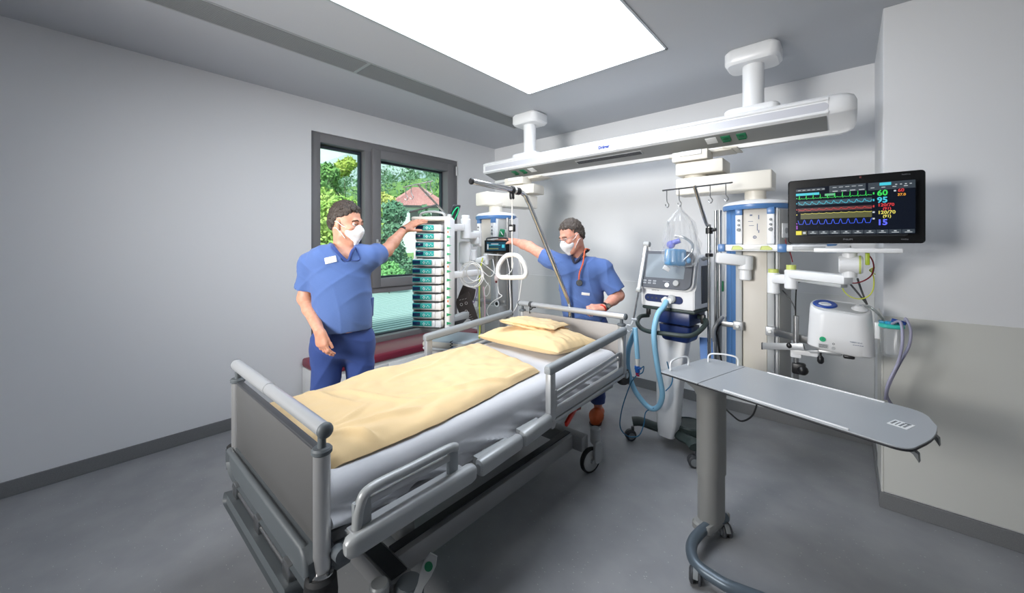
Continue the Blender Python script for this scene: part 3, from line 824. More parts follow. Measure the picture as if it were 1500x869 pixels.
g = G().prism([(bx0 + .03 + .012 * 0, -.026), (bx1 - .025, -.026)] + [(bx1 - .025 + .026 * math.sin(PI * k / 8), -.026 * math.cos(PI * k / 8)) for k in range(1, 8)] + [(bx1 - .025, .026), (bx0 + .03, .026)], (0, 3.0985, 2.446), (1, 0, 0), (0, 0, 1), -.004)
obj('light_strip', g, m_strip, t)
g = G().tube([(bx0 + .005, 3.098, 2.407), (bx1, 3.098, 2.407)], .009, 8); obj('lower_lip', g, m_white2, t)
g = G().tube([(bx0 + .005, 3.10, 2.492), (bx1, 3.10, 2.492)], .011, 8); obj('upper_lip', g, m_white2, t)
sl = Vector((0, .192, -.056)).normalized(); nl = Vector((0, -.056, -.192)).normalized()
so_ = Vector((0, 3.206, 2.3645))
Rs = Matrix((Vector((1, 0, 0)), sl, -nl)).transposed()
obj('socket_panel', G().box(so_ + Vector(((bx0 + bx1) / 2, 0, 0)) + nl * .001, (bx1 - bx0 - .02, .185, .004), Rs), m_beamgrey, t)
def on_panel(px): 
    q = P(px, 0, y=3.2); return so_ + Vector((q.x, 0, 0)) + nl * .004 - sl * .022
for px in (1064, 1087, 756, 768):
    c = on_panel(px)
    o = obj('green_socket', G().box(c, (.062, .075, .008), Rs, .003), m_green, t)
    g = G().cyl(c + nl * .004, c + nl * .006, .018, n=20); g.box(c + nl * .004 + sl * .036, (.05, .006, .012), Rs); obj('socket_lid', g, mat('green_lid', (8, 92, 60), .35), o)
for px in (1043, 781): obj('blank_cover', G().box(on_panel(px), (.075, .085, .006), Rs, .002), m_white2, t)
a = on_panel(846); b = on_panel(942)
g = G().box((a + b) / 2, (b.x - a.x, .06, .006), Rs, .002)
o = obj('air_grille', g, m_lgrey, t)
g = G()
for k in range(6): g.box((a + b) / 2 + sl * (-.022 + .009 * k) + nl * .004, (b.x - a.x - .02, .003, .003), Rs)
obj('slot', g, m_dgrey, o)
q = P(884, 213, y=3.09)
writing('maker_logo', 'Dräger', (q.x, 3.0938, 2.434), (1, 0, 0), (0, 0, 1), .026, m_logo, t, bold=.0012, label='blue maker lettering on the beam front')
for (x, y) in ((-2.62, 3.29), (-.515, 3.27)):
    g = G().prism(rrect(.34, .26, .06), (x, y, 2.885), (1, 0, 0), (0, 1, 0), .114, bev=.02); o = obj('ceiling_cover', g, m_white2, t)
    obj('mount_column', G().cyl((x, y, 2.53), (x, y, 2.90), .068, n=28), m_white2, t)
    obj('mount_plate', G().prism(rrect(.34, .26, .05), (x, y, 2.515), (1, 0, 0), (0, 1, 0), .05, bev=.012), m_white2, t)

# ================================================================ pendants hanging from the beam
m_bandblue = mat('pendant_blue_band', (82, 124, 176), 0.3)
m_beige = mat('pendant_beige_panel', (214, 208, 198), 0.4)
m_pgrey = mat('pendant_grey_side', (166, 166, 164), 0.45)
m_lime = mat('lime_clamp', (196, 206, 110), 0.4)


def column(t, cx, cy, zb, zt, cable):
    """pendant column around (cx, cy): plan is a rounded block with mounting rails on its front"""
    def v(a, b, z): return (cx + a, cy + b, z)
    plan = [(-.20, .02), (-.185, -.03), (-.085, -.12), (.15, -.12), (.215, .03), (.20, .14), (.12, .19), (-.12, .19), (-.19, .13)]
    g = G().sheet([[v(a, b, z) for a, b in plan] for z in (zb, zt)], wrap=True)
    g.add([v(a, b, zb) for a, b in plan], [tuple(range(9))]); g.add([v(a, b, zt) for a, b in plan], [tuple(range(9))])
    body = obj('column_body', g, m_white2, t, smooth=20)
    a, b = Vector(v(-.185, -.03, 0)), Vector(v(-.085, -.12, 0)); d = (b - a); nn = Vector((d.y, -d.x, 0)).normalized()
    for k in (0, 1):
        p = a + d * (.12 + .385 * k); q = a + d * (.12 + .385 * k + .37)
        g = G().span((0, 0, zb + .004), ((q - p).length, .008, zt - .012), .003)
        M = Matrix((d.normalized(), -nn, Vector((0, 0, 1)))).transposed()
        g.v = [tuple(p + nn * .005 + M @ Vector(w_)) for w_ in g.v]
        obj('blue_band', g, m_bandblue, body)
    for x in (-.075, .115):
        obj('mounting_rail', G().span(v(x - .02, -.148, zb + .01), v(x + .02, -.118, zt - .06), .004), m_lgrey, t)
        o = obj('rail_head', G().span(v(x - .021, -.150, zt - .26), v(x + .021, -.118, zt - .055), .004), m_white2, t)
        obj('blue_cap', G().span(v(x - .022, -.152, zt - .058), v(x + .022, -.116, zt - .01), .004), m_bandblue, o)
        for k, (dz, r) in enumerate(((.095, .009), (.128, .009), (.162, .013))):
            obj('gas_knob', G().cyl(v(x, -.150, zt - dz), v(x, -.158, zt - dz), r, n=18, bev=.002), m_grey, o)
    obj('front_panel', G().span(v(-.052, -.132, zb + .02), v(.092, -.118, zt - .02), .004), m_beige, t)
    g = G()
    a = Vector(v(.152, -.118, 0)); b = Vector(v(.213, .025, 0)); d = b - a; nn = Vector((d.y, -d.x, 0)).normalized(); dn = d.normalized()
    M = Matrix((dn, -nn, Vector((0, 0, 1)))).transposed()
    g.box((a + b) / 2 + nn * .003 + Vector((0, 0, (zb + zt) / 2)), (d.length - .02, .006, zt - zb - .05), M, .002)
    obj('side_panel', g, m_pgrey, t)
    so = (a + b) / 2 + nn * .008 + Vector((0, 0, zt - .17))
    o = obj('wall_socket', G().box(so, (.085, .008, .10), M, .003), m_white2, t)
    obj('socket_cup', G().cyl(so + nn * .004, so + nn * .006, .02, n=20), m_lgrey, o)
    # domed cap with blue rim
    g = G().lathe([(.001, .06), (.10, .058), (.19, .042), (.212, .026), (.214, .018)], v(.005, .02, zt), n=40, sy=.92, caps=False); g.lathe([(.214, .018), (.20, .015), (.001, .015)], v(.005, .02, zt), n=40, sy=.92, caps=False)
    c_ = obj('column_cap', g, m_white2, t)
    obj('blue_rim', G().lathe([(.19, -.018), (.211, -.016), (.216, -.002), (.216, .014), (.205, .02), (.19, .02)], v(.005, .02, zt), n=40, sy=.92, caps=False), m_bandblue, c_)
    obj('neck', G().cyl(v(0, .02, zt + .04), v(0, .02, zt + .15), .068, n=28), m_cream, t)
    obj('neck_flange', G().cyl(v(0, .02, zt + .135), v(0, .02, zt + .16), .088, n=28, bev=.005), m_cream, t)
    return body


def carriage(t, x, y, ang, base=True):
    """trolley under the beam, swivel box and start of the arm; ang turns the box"""
    M = Matrix.Rotation(ang, 3, 'Z'); o = Vector((x, y, 0))
    g = G().box(o + Vector((-.02, .06, 2.300)), (.46, .20, .022), None, .006); g.box(o + Vector((.20, .05, 2.303)), (.10, .22, .012), Matrix.Rotation(R(8), 3, 'Y'), .004)
    obj('trolley_plate', g, m_cream, t)
    g = G().box(o + Vector((-.06, -.06, 2.265)), (.26, .16, .075), None, .008); obj('trolley_block', g, m_cream, t)
    obj('brake_box', G().box(o + Vector((-.05, -.135, 2.283)), (.16, .03, .036), None, .006), m_white2, t)
    g = G().box(o + Vector((0, 0, 2.172)), (.34, .24, .10), M, .012); obj('swivel_box', g, m_cream, t)
    obj('swivel_ring', G().cyl(o + Vector((-.05, 0, 2.095)), o + Vector((-.05, 0, 2.13)), .085, n=28), m_cream, t)


# --- right pendant
tr = thing('ceiling_pendant', 'white ceiling pendant column with blue bands carrying the large patient monitor', 'medical pendant', (-.50, 3.27, 2.33))
carriage(tr, -.855, 3.26, 0)
obj('pendant_arm', G().box((-.705, 3.25, 2.034), (.64, .20, .132), None, .012, 3), m_cream, tr)
column(tr, -.505, 3.27, .585, 1.845, True)
m_print = mat('print_blue_grey', (70, 84, 120), .5)
g = G()
for (a, b, w, h) in ((-.02, .0, .004, .05), (-.012, .07, .005, .03), (-.012, -.03, .005, .02)): g.span((-.4815 + a + .03, 3.1365, 1.70 + b - h / 2), (-.4815 + a + .03 + w, 3.139, 1.70 + b + h / 2))
g.span((-.52, 3.1365, 1.71), (-.49, 3.139, 1.713)); g.span((-.525, 3.1365, 1.74), (-.495, 3.139, 1.743)); g.span((-.515, 3.1365, 1.78), (-.50, 3.139, 1.79))
g.lathe([(.011, 0), (.011, .002), (.007, .002), (.007, 0)], (-.485, 3.139, 1.63), rot_to((0, -1, 0)), 24, caps=False); g.add([(-.488, 3.1365, 1.624), (-.480, 3.1365, 1.63), (-.488, 3.1365, 1.636)], [(0, 1, 2)])
obj('panel_print', g, m_print, tr)
# equipment rail and shelf, with blue ends and lime clamps
ry = 3.06
a = P(1052, 362, y=ry); b = P(1252, 362, y=2.98)
zr = 1.555
g = G().bar((a.x, ry, zr), (.02, ry - .03, zr), .075, .045, .01); g.span((-.60, ry, zr - .02), (-.16, 3.16, zr + .012), .004); obj('shelf', g, m_white2, tr)
for px, w in ((1059, .045), (1147, .05), (1219, .05)):
    x = P(px, 0, y=ry).x; yy = ry - .012 * (x - a.x) / .7
    obj('blue_end', G().span((x - w / 2, yy - .052, zr - .027), (x + w / 2, yy + .04, zr + .027), .006), m_bandblue, tr)
for px in (1082, 1124):
    x = P(px, 0, y=ry).x
    obj('lime_clamp', G().prism([(-.035, -.012), (.03, -.012), (.035, 0), (.01, .016), (-.025, .014)], (x, ry - .055, zr), (1, 0, 0), (0, 0, 1), -.02, bev=.003), m_lime, tr)
obj('shelf_label', G().span((P(1088, 0, y=ry).x, ry - .05, zr - .01), (P(1117, 0, y=ry).x, ry - .0385, zr + .012), .002), m_white, tr)
g = G(); x0, x1 = P(1162, 0, y=ry).x, P(1210, 0, y=ry).x
g.span((x0, ry - .065, zr - .012), (x1, ry - .045, zr + .012), .003); obj('paper_roll', g, m_lgrey, tr)
# arm to the infusion stand on the left
ax = P(1092, 0, y=3.10).x
obj('stand_arm_joint', G().cyl((ax, 3.09, 1.33), (ax, 3.09, 1.43), .037, n=24, bev=.006), m_white2, tr)
g = G().cyl((ax, 3.09, 1.40), (ax, 3.09, 1.50), .048, n=24, bev=.008); g.bar((ax + .02, 3.085, 1.465), (-.70, 3.01, 1.485), .07, .075, .012)
obj('stand_arm', g, m_white2, tr)
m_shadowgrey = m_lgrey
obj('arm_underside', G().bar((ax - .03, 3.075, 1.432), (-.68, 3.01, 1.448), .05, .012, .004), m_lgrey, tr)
# two-piece arm to the monitor on the right
jx = P(1133, 0, y=3.08).x
g = G().cyl((jx, 3.08, 1.25), (jx, 3.08, 1.39), .036, n=24, bev=.006); g.bar((jx + .01, 3.08, 1.35), (P(1158, 0, y=2.98).x, 2.97, 1.36), .07, .06, .012); obj('monitor_arm', g, m_white2, tr)
obj('lime_ring', G().cyl((jx, 3.08, 1.39), (jx, 3.08, 1.415), .030, n=24), m_lime, tr)
j2 = Vector((P(1159, 0, y=2.96).x, 2.96, 0)); j3 = P(1244, 412, y=2.78)
g = G().cyl(j2 + Vector((0, 0, 1.30)), j2 + Vector((0, 0, 1.42)), .036, n=24, bev=.006); obj('elbow', g, m_white2, tr)
g = G().bar(j2 + Vector((0, 0, 1.395)), (j3.x, j3.y, 1.385), .075, .055, .014); obj('monitor_arm', g, m_white2, tr)
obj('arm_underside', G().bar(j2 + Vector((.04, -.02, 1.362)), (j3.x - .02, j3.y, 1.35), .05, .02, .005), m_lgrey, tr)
obj('lime_ring', G().cyl(j2 + Vector((0, 0, 1.42)), j2 + Vector((0, 0, 1.45)), .026, n=24), m_lime, tr)
mx = P(1248, 385, y=2.76)
g = G().cyl((mx.x - .055, 2.775, 1.47), (mx.x + .045, 2.775, 1.47), .048, n=24, bev=.006); g.cyl((mx.x - .01, 2.775, 1.40), (mx.x - .01, 2.775, 1.54), .032, n=24)
obj('tilt_joint', g, m_white2, tr)
obj('lime_ring', G().cyl((mx.x + .028, 2.775, 1.47), (mx.x + .036, 2.775, 1.47), .0495, n=24), m_lime, tr)
g = G().span((mx.x - .16, 2.70, 1.535), (mx.x + .19, 2.82, 1.56), .006); obj('monitor_bracket', g, m_white2, tr)
obj('lime_tag', G().span((mx.x + .052, 2.74, 1.47), (mx.x + .07, 2.76, 1.535), .004), mat('lime_tag', (170, 190, 50), .4), tr)
# cables at the arm end
m_cred = mat('red_cable', (150, 30, 44), .45); m_cyel = mat('yellow_green_cable', (206, 214, 70), .45); m_cgrey = mat('grey_cable', (96, 97, 98), .5)
def cable(name, pts, r, m, par, d=None, n=6, label=None):
    q = [P(p[0], p[1], d=p[2]) if len(p) == 3 and p[2] > .0 and not isinstance(p, Vector) else Vector(p) for p in pts]
    return obj(name, G().tube(spline(q, n), r, 8), m, par, label=label)
cable('red_cable', [(1262, 366, 2.14), (1276, 378, 2.12), (1280, 392, 2.12), (1276, 404, 2.13), (1264, 412, 2.15), (1250, 415, 2.18), (1241, 411, 2.22)], .0035, m_cred, tr)
cable('yellow_cable', [(1232, 414, 2.25), (1236, 426, 2.22), (1246, 435, 2.19), (1260, 438, 2.17), (1272, 434, 2.15), (1279, 424, 2.14), (1280, 408, 2.13), (1277, 397, 2.13), (1281, 392, 2.14), (1274, 396, 2.14), (1282, 402, 2.15)], .003, m_cyel, tr)
cable('grey_cable', [(1240, 410, 2.25), (1252, 424, 2.24), (1262, 436, 2.24), (1270, 446, 2.25)], .005, m_cgrey, tr)
cable('grey_cable', [(1256, 408, 2.22), (1262, 426, 2.23), (1270, 446, 2.25)], .005, m_cgrey, tr)
cable('red_cable', [(1146, 336, 2.68), (1150, 348, 2.64), (1152, 358, 2.62), (1158, 372, 2.58), (1161, 384, 2.60)], .003, m_cred, tr)
cable('red_plug', [(1144, 335, 2.70), (1147, 340, 2.66)], .011, m_cred, tr)
for k, (dx, m__) in enumerate(((0, m_cred), (3, m_cyel), (-3, m_black), (5, m_cgrey))):
    cable('arm_cable', [(1158 + dx, 414, 2.56), (1170 + dx, 412, 2.54), (1178 + dx, 406, 2.5)] if k % 2 else [(1154, 420 + k, 2.60), (1166, 415 + k, 2.56), (1176 + dx, 409, 2.52)], .004, m__, tr)
cable('arm_cable', [(1140, 421, 2.66), (1146, 425, 2.62), (1158, 440, 2.58), (1164, 452, 2.56), (1165, 466, 2.56)], .004, m_cgrey, tr)
cable('arm_cable', [(1168, 412, 2.54), (1166, 430, 2.55), (1165, 466, 2.56)], .004, m_black, tr)
# lower fittings on the rails: clamps, bars, pole, bottom arm
xl, xrr = -.58, -.39
g = G().span((xl - .105, 3.095, .985), (xl + .028, 3.108, 1.02), .003); obj('rail_clamp', g, m_steel, tr)
o = obj('rail_clamp', G().span((xl - .03, 3.085, .972), (xl + .03, 3.125, 1.032), .005), m_alu, tr)
obj('clamp_screw', G().cyl((xl, 3.086, 1.0), (xl, 3.072, 1.0), .011, n=16, bev=.002), m_white, o)
o = obj('rail_clamp', G().span((xrr - .025, 3.085, .962), (xrr + .03, 3.125, 1.022), .005), m_alu, tr)
obj('clamp_screw', G().cyl((xrr, 3.086, .992), (xrr, 3.072, .992), .011, n=16, bev=.002), m_white, o)
px_ = P(1166, 480, y=2.98); pxx = px_.x
obj('side_rail_bar', G().bar((xrr + .01, 3.10, .99), (pxx + .09, 2.97, .985), .014, .045, .003), m_steel, tr)
obj('device_pole', G().cyl((pxx, 2.985, .60), (pxx, 2.985, 1.13), .015, n=16), m_steel, tr)
q0, q1 = P(1117, 507, y=3.0), P(1178, 508, y=2.93)
obj('steel_bar', G().bar(q0, q1, .02, .042, .003), m_alu, tr); obj('bar_cap', G().bar(q0 - Vector((.006, 0, 0)), q0 + Vector((.004, 0, 0)), .022, .044, .002), m_dgrey, tr)
g = G().span((pxx - .02, 2.955, .895), (pxx + .11, 3.01, .925), .006); g.span((pxx - .028, 2.96, .87), (pxx + .03, 3.01, .93), .008); obj('pole_clamp', g, m_white2, tr)
g = G().ball((pxx - .03, 2.95, .945), .018, 14); obj('clamp_knob', g, m_black, tr)
g = G().span((pxx - .02, 2.95, .77), (pxx + .05, 3.0, .84), .012); g.ball((pxx + .035, 2.96, .80), .03, 12); obj('cable_bundle', g, m_black, tr)
g = G().cyl((-.56, 3.06, .60), (-.56, 3.06, .68), .04, n=24, bev=.006); g.bar((-.57, 3.06, .625), (pxx + .035, 2.97, .605), .085, .06, .016); obj('bottom_arm', g, m_white2, tr)
g = G().cyl((-.56, 3.06, .66), (-.56, 3.06, .70), .032, n=24); g.bar((-.62, 3.07, .655), (-.52, 3.06, .665), .05, .012, .004); obj('lime_ring', g, m_lime, tr)
cable('hanging_cable', [(1060, 596, 2.75), (1070, 606, 2.72), (1085, 617, 2.7), (1100, 611, 2.7), (1107, 598, 2.72), (1112, 575, 2.75), (1112, 550, 2.8)], .006, m_black, tr)
obj('column_foot', G().box((-.50, 3.28, .57), (.40, .27, .04), None, .01), m_bandblue, tr)
g = G().span((-.745, 3.24, 1.22), (-.705, 3.27, 1.30), .003); obj('green_tag', g, m_green, tr)
for k, (px, w) in enumerate(((1048.5, .011), (1054.5, .014))):
    x = P(px, 0, y=3.24).x
    obj('vertical_rail', G().cyl((x, 3.24, .62), (x, 3.24, 1.84), w, n=14), m_steel, tr)
cable('side_cable', [(1049, 490, 2.9), (1053, 478, 2.85), (1058, 474, 2.82)], .007, m_black, tr); cable('side_cable', [(1050, 488, 2.9), (1054, 515, 2.9), (1060, 545, 2.9)], .007, m_black, tr)
g = G().tube(spline([P(1046, 500, d=2.9), P(1046, 482, d=2.88), P(1054, 470, d=2.86), P(1059, 464, d=2.86)], 6), .014, 10); obj('clamp_arm', g, m_alu, tr)
obj('blue_cloth', G().bar(P(1036, 540, d=2.85), P(1034, 495, d=2.95), .09, .012, .004), mat('light_blue_plastic', (110, 150, 214), .5), tr)

# --- infusion stand on the right arm
ts = thing('infusion_stand', 'chrome infusion stand with bent top and four hooks left of the large monitor column', 'infusion stand', (-.743, 3.0, .74))
sx_ = -.743
g = G().tube([(sx_, 3.0, .74), (sx_, 3.0, 1.70)] + spline([(sx_, 3.0, 1.72), P(1034, 326, d=2.74), P(1017, 272, d=2.70)], 5), .0125, 14); obj('pole', g, m_chrome, ts)
g = G().cyl((sx_, 3.0, 1.655), (sx_, 3.0, 1.70), .024, n=18, bev=.004); g.cyl((sx_ + .02, 2.99, 1.68), (sx_ + .05, 2.985, 1.685), .011, n=12, bev=.003); obj('height_clamp', g, m_black, ts)
obj('stop_collar', G().cyl((sx_, 3.0, 1.49), (sx_, 3.0, 1.515), .026, n=18, bev=.004), m_black, ts)
g = G().ball((sx_ - .035, 2.99, 1.475), .016, 12); g.cyl((sx_ - .03, 2.99, 1.475), (sx_, 3.0, 1.485), .012, n=12); obj('lock_lever', g, m_grey, ts)
h0, h1 = P(970, 279.5, d=2.75), P(1073, 267.5, d=2.65)
obj('hook_bar', G().cyl(h0, h1, .006, n=12), m_chrome, ts)
for px in (977, 995.5, 1041, 1063.5):
    f = (px - 970) / 103; o_ = h0.lerp(h1, f)
    pts = [o_, o_ - Vector((0, 0, .06)), o_ + Vector((.004, -.004, -.085)), o_ + Vector((.018, -.012, -.105)), o_ + Vector((.01, -.008, -.125)), o_ + Vector((-.006, .004, -.118)), o_ + Vector((-.012, .008, -.10))]
    obj('hook', G().tube(spline(pts, 5), .0035, 8), m_chrome, ts)

# ================================================================ large patient monitor
m_bezel = mat('glossy_black_bezel', (16, 17, 19), 0.25, spec=.35)
m_screen = mat('monitor_screen_dark', (8, 12, 20), 0.2, spec=.25, emit=((10, 16, 28), .5))
def glow(name, rgb, s=1.0): return mat('lit_' + name, (20, 20, 20), .4, emit=(rgb, s * .55))
mon = thing('patient_monitor', 'large black patient monitor showing coloured curves and vital numbers', 'monitor', (.0165, 2.71, 1.585))
X0, X1, Z0, Z1, MY = -.256, .289, 1.585, 1.945, 2.68
pts = [(p[0] + (X0 + X1) / 2, p[1] + (Z0 + Z1) / 2) for p in rrect(X1 - X0, Z1 - Z0, .016, 5)]
obj('bezel', G().prism(pts, (0, MY, 0), (1, 0, 0), (0, 0, 1), -.05, bev=.004), m_bezel, mon).location.y += 0
mon_b = [o for o in mon.children][0]
# prism pushes towards -y; shift the case so that its face is at MY
for v_ in mon_b.data.vertices: v_.co.y += .05
obj('rear_case', G().span((X0 + .05, MY + .045, Z0 + .03), (X1 - .05, MY + .10, Z1 - .05), .02, 3), m_dgrey, mon)
def sp(px, py): q = P(px, py, y=MY); return q.x, q.z
sx0, sz1 = sp(1166, 277); sx1, sz0 = sp(1341, 341)
sz1 = 1.895; sz0 = 1.632
scr = obj('screen', G().span((sx0, MY - .0012, sz0), (sx1, MY + .004, sz1)), m_screen, mon)
SW, SH = sx1 - sx0, sz1 - sz0
YF = MY - .0018
def rect(g, u0, u1, v0, v1): g.span((sx0 + u0 * SW, YF, sz0 + v0 * SH), (sx0 + u1 * SW, YF + .0006, sz0 + v1 * SH))
def trace(name, fn, v, amp, col, u0=.02, u1=.67, th=.0011, n=300):
    g = G(); A = []; B = []
    for k in range(n + 1):
        u = u0 + (u1 - u0) * k / n; z = sz0 + (v + amp * fn(u)) * SH; u2 = u0 + (u1 - u0) * (k + 1) / n
        dz = amp * (fn(u2) - fn(u)) * SH; dx = (u1 - u0) / n * SW; L_ = math.hypot(dz, dx); nx_, nz_ = -dz / L_ * th, dx / L_ * th
        x = sx0 + u * SW
        A.append((x + nx_, YF, z + nz_)); B.append((x - nx_, YF, z - nz_))
    g.sheet([A, B]); return obj(name, g, glow(*col), scr, smooth=0)
def band(name, u0, u1, v0, v1, col, yo=.0004):
    g = G(); g.span((sx0 + u0 * SW, YF + yo, sz0 + v0 * SH), (sx0 + u1 * SW, YF + .0006 + yo, sz0 + v1 * SH)); return obj(name, g, glow(*col), scr, smooth=0)
def ecg(u):
    p = (u * 15.3) % 1
    return math.exp(-((p - .5) / .03) ** 2) - .2 * math.exp(-((p - .57) / .03) ** 2) + .12 * math.exp(-((p - .8) / .06) ** 2)
def pleth(u): p = (u * 15.3) % 1; return math.exp(-((p - .35) / .16) ** 2) + .35 * math.exp(-((p - .68) / .12) ** 2) - .3
band('curve_band', .02, .67, .625, .715, ('band_cyan', (14, 70, 86), .8)); band('curve_band', .02, .67, .49, .565, ('band_red', (84, 14, 18), .8)); band('curve_band', .045, .67, .335, .45, ('band_olive', (82, 84, 30), .9))
trace('heart_curve', ecg, .765, .10, ('green', (40, 210, 80), 1.1)); trace('oxygen_curve', pleth, .655, .06, ('cyan', (60, 200, 225), 1.0)); trace('pressure_curve', pleth, .525, .03, ('red', (214, 44, 50), 1.0))
trace('pressure_curve', pleth, .445, .012, ('yellow', (226, 214, 96), 1.0), .045); trace('breath_curve', lambda u: max(0, math.sin(u * 96)) ** 1.5, .225, .09, ('blue', (40, 86, 240), 1.2))
for k, v in enumerate((.78, .67, .54, .43, .24)): band('channel_tag', .003, .014, v - .012, v + .012, ('tag%d' % k, ((40, 190, 80), (60, 190, 220), (210, 50, 60), (220, 210, 100), (170, 60, 210))[k], .8))
band('channel_tag', .003, .016, .12, .20, ('violet', (150, 50, 190), .9))
band('title_bar', 0, .22, .835, .885, ('bright_cyan', (60, 205, 225), 1.0)); band('title_bar', .73, .82, .93, .985, ('bright_cyan', (60, 205, 225), 1.0))
band('title_bar', .27, .36, .80, .845, ('mint', (110, 200, 150), .8))
for (a, b, v0, v1) in ((0, .27, .92, .975), (.31, .62, .92, 1.0), (.64, 1.0, .85, .995), (.31, .62, .86, .925)): band('menu_bar', a, b, v0, v1, ('slate', (52, 68, 82), .6), .0005)
for k in range(9): band('menu_button', .115 + k * .0985, .208 + k * .0985, .012, .085, ('slate', (52, 68, 82), .6), .0005)
g = G()
for k in range(9):
    c = .162 + k * .0985; rect(g, c - .028, c + .028, .026, .036); rect(g, c - .01, c + .01, .05, .068)
for k in range(6): rect(g, .02 + k * .045, .045 + k * .045, .94, .952)
for k in range(4): rect(g, .34 + k * .075, .385 + k * .075, .875, .89); rect(g, .66 + k * .085, .69 + k * .085, .89, .902)
for k in range(5): rect(g, .34 + k * .055, .375 + k * .055, .955, .965)
for k in range(4): rect(g, .85 + k * .036, .866 + k * .036, .925, .94)
for (a, v) in ((.675, .41), (.675, .285), (.84, .80)): rect(g, a, a + .018, v, v + .03)
obj('menu_text', g, glow('white', (214, 222, 228), .8), scr, smooth=0)
band('alarm_key', 0, .055, .0, .085, ('signal_yellow', (236, 222, 40), 1.0)); band('alarm_key', .058, .105, .0, .085, ('dim_yellow', (70, 74, 30), .8), .0005)
band('alarm_key', .068, .094, .02, .065, ('white', (214, 222, 228), .8))
def num(s, u, v, h, col, bold=.0006, align='LEFT'): return writing('reading', s, (sx0 + u * SW, YF - .0002, sz0 + v * SH), (1, 0, 0), (0, 0, 1), h * SH, glow(*col), scr, align=align, bold=bold)
num('60', .71, .74, .105, ('green', (40, 210, 80), 1.1), .0012); num('95', .71, .605, .105, ('cyan', (60, 200, 225), 1.0), .0012); num('120/70', .715, .53, .058, ('red', (214, 44, 50), 1.0)); num('(91)', .755, .462, .05, ('red', (214, 44, 50), 1.0))
num('120/70', .715, .385, .062, ('yellow', (226, 214, 96), 1.0)); num('(91)', .755, .318, .05, ('yellow', (226, 214, 96), 1.0)); num('15', .71, .175, .105, ('violet_blue', (84, 96, 250), 1.3), .0012)
num('60', .87, .79, .06, ('red', (214, 44, 50), 1.0)); num('37.0', .868, .715, .045, ('orange', (236, 160, 40), 1.0))
for (v, c_) in ((.77, ('green', (40, 210, 80), 1.1)), (.64, ('cyan', (60, 200, 225), 1.0)), (.52, ('red', (214, 44, 50), 1.0))):
    band('channel_tag', .678, .69, v, v + .04, c_)
m_bez_txt = mat('bezel_lettering', (120, 122, 126), .4)
writing('maker_logo', 'PHILIPS', (.005, MY - .0006, Z0 + .017), (1, 0, 0), (0, 0, 1), .0085, m_bez_txt, mon)
writing('type_mark', 'MX800', (X1 - .075, MY - .0006, Z0 + .0165), (1, 0, 0), (0, 0, 1), .006, m_bez_txt, mon)
writing('type_mark', 'IntelliVue', (X1 - .07, MY - .0006, Z1 - .024), (1, 0, 0), (0, 0, 1), .0055, m_bez_txt, mon)
obj('alarm_lamp', G().span((.05, MY - .001, Z1 - .022), (.058, MY + .002, Z1 - .012), .001), mat('dark_red', (96, 16, 20), .3), mon)
# ================================================================ breathing gas humidifier unit (white) with its jar
m_dev = mat('device_white', (226, 226, 226), 0.38)
dv = thing('suction_unit', 'white tapered medical unit with a blue ring dial on its slanted top', 'medical device', (-.03, 2.93, .955))
cx, cy = -.03, 2.945
def dring(z, sx, sy, n=8, k=None):
    return [Vector((cx + p[0], cy + p[1], z + (k(p) if k else 0))) for p in rrect(.285 * sx, .20 * sy, .075, 8)]
sl = lambda p: .028 * p[1] / .1 - .03 * (p[0] / .14) * .35
A = [dring(.960, .97, .9, k=lambda p: -.012 * p[0] / .14), dring(.972, 1.05, 1.02, k=lambda p: -.012 * p[0] / .14), dring(1.06, 1.02, 1.0), dring(1.185, .97, .95, k=sl), dring(1.205, .955, .92, k=sl), dring(1.213, .91, .86, k=sl)]
g = G().sheet(A, wrap=True); g.add(A[0], [tuple(range(len(A[0])))]); g.add(A[-1], [tuple(range(len(A[0])))])
body = obj('housing', g, m_dev, dv, smooth=50)
tl = Vector((1, 0, -.075)).normalized(); tw = Vector((0, 1, .28)); tw = (tw - tl * tw.dot(tl)).normalized(); tn = tl.cross(tw)
top0 = Vector((cx, cy, 1.2135))
g = G().prism(rrect(.235, .13, .06, 8), top0 + tn * -.004, tl, tw, .007, bev=.002); obj('top_plate', g, m_lgrey, dv)
rc = top0 + tl * -.068 + tw * .0 + tn * .003
g = G().lathe([(.03, .0), (.034, .007), (.052, .008), (.057, .004), (.058, 0)], rc, Matrix((tl, tw, tn)).transposed(), 36, caps=False); rg = obj('blue_ring', g, mat('deep_blue', (24, 66, 150), .35), dv)
g = G().lathe([(.001, .004), (.03, .003), (.031, 0)], rc, Matrix((tl, tw, tn)).transposed(), 28, caps=False); gd = obj('gauge_face', g, m_white2, dv)
obj('gauge_needle', G().bar(rc + tn * .0045 - tl * .018, rc + tn * .0045 + tl * .02 + tw * .008, .003, .001), m_dgrey, gd)
kc = top0 + tl * .085 + tn * .002
g = G().lathe([(.036, 0), (.036, .006), (.028, .010), (.018, .022), (.001, .024)], kc, Matrix((tl, tw, tn)).transposed(), 28, caps=False); obj('dial_knob', g, m_white2, dv)
fy = cy - .1015
def front(px, py): q = P(px, py, y=fy - .001); return q
q = front(1205, 497); g = G().cyl(q, q + Vector((0, -.001, 0)), .0145, n=24); st = obj('green_sticker', g, mat('sticker_green', (24, 168, 116), .4), dv)
writing('sticker_mark', '25', q + Vector((0, -.0014, -.003)), (1, 0, 0), (0, 0, 1), .007, mat('sticker_ink', (10, 96, 70), .4), st)
q = front(1206, 507); lb = obj('rating_label', G().box(q, (.044, .001, .024), None), m_lgrey, dv)
g = G(); random.seed(5)
for r_ in range(4):
    x = -.018
    while x < .016:
        w = random.uniform(.002, .007); g.box(q + Vector((x + w / 2, -.0008, -.008 + r_ * .0052)), (w * .8, .0006, .0028)); x += w + .001
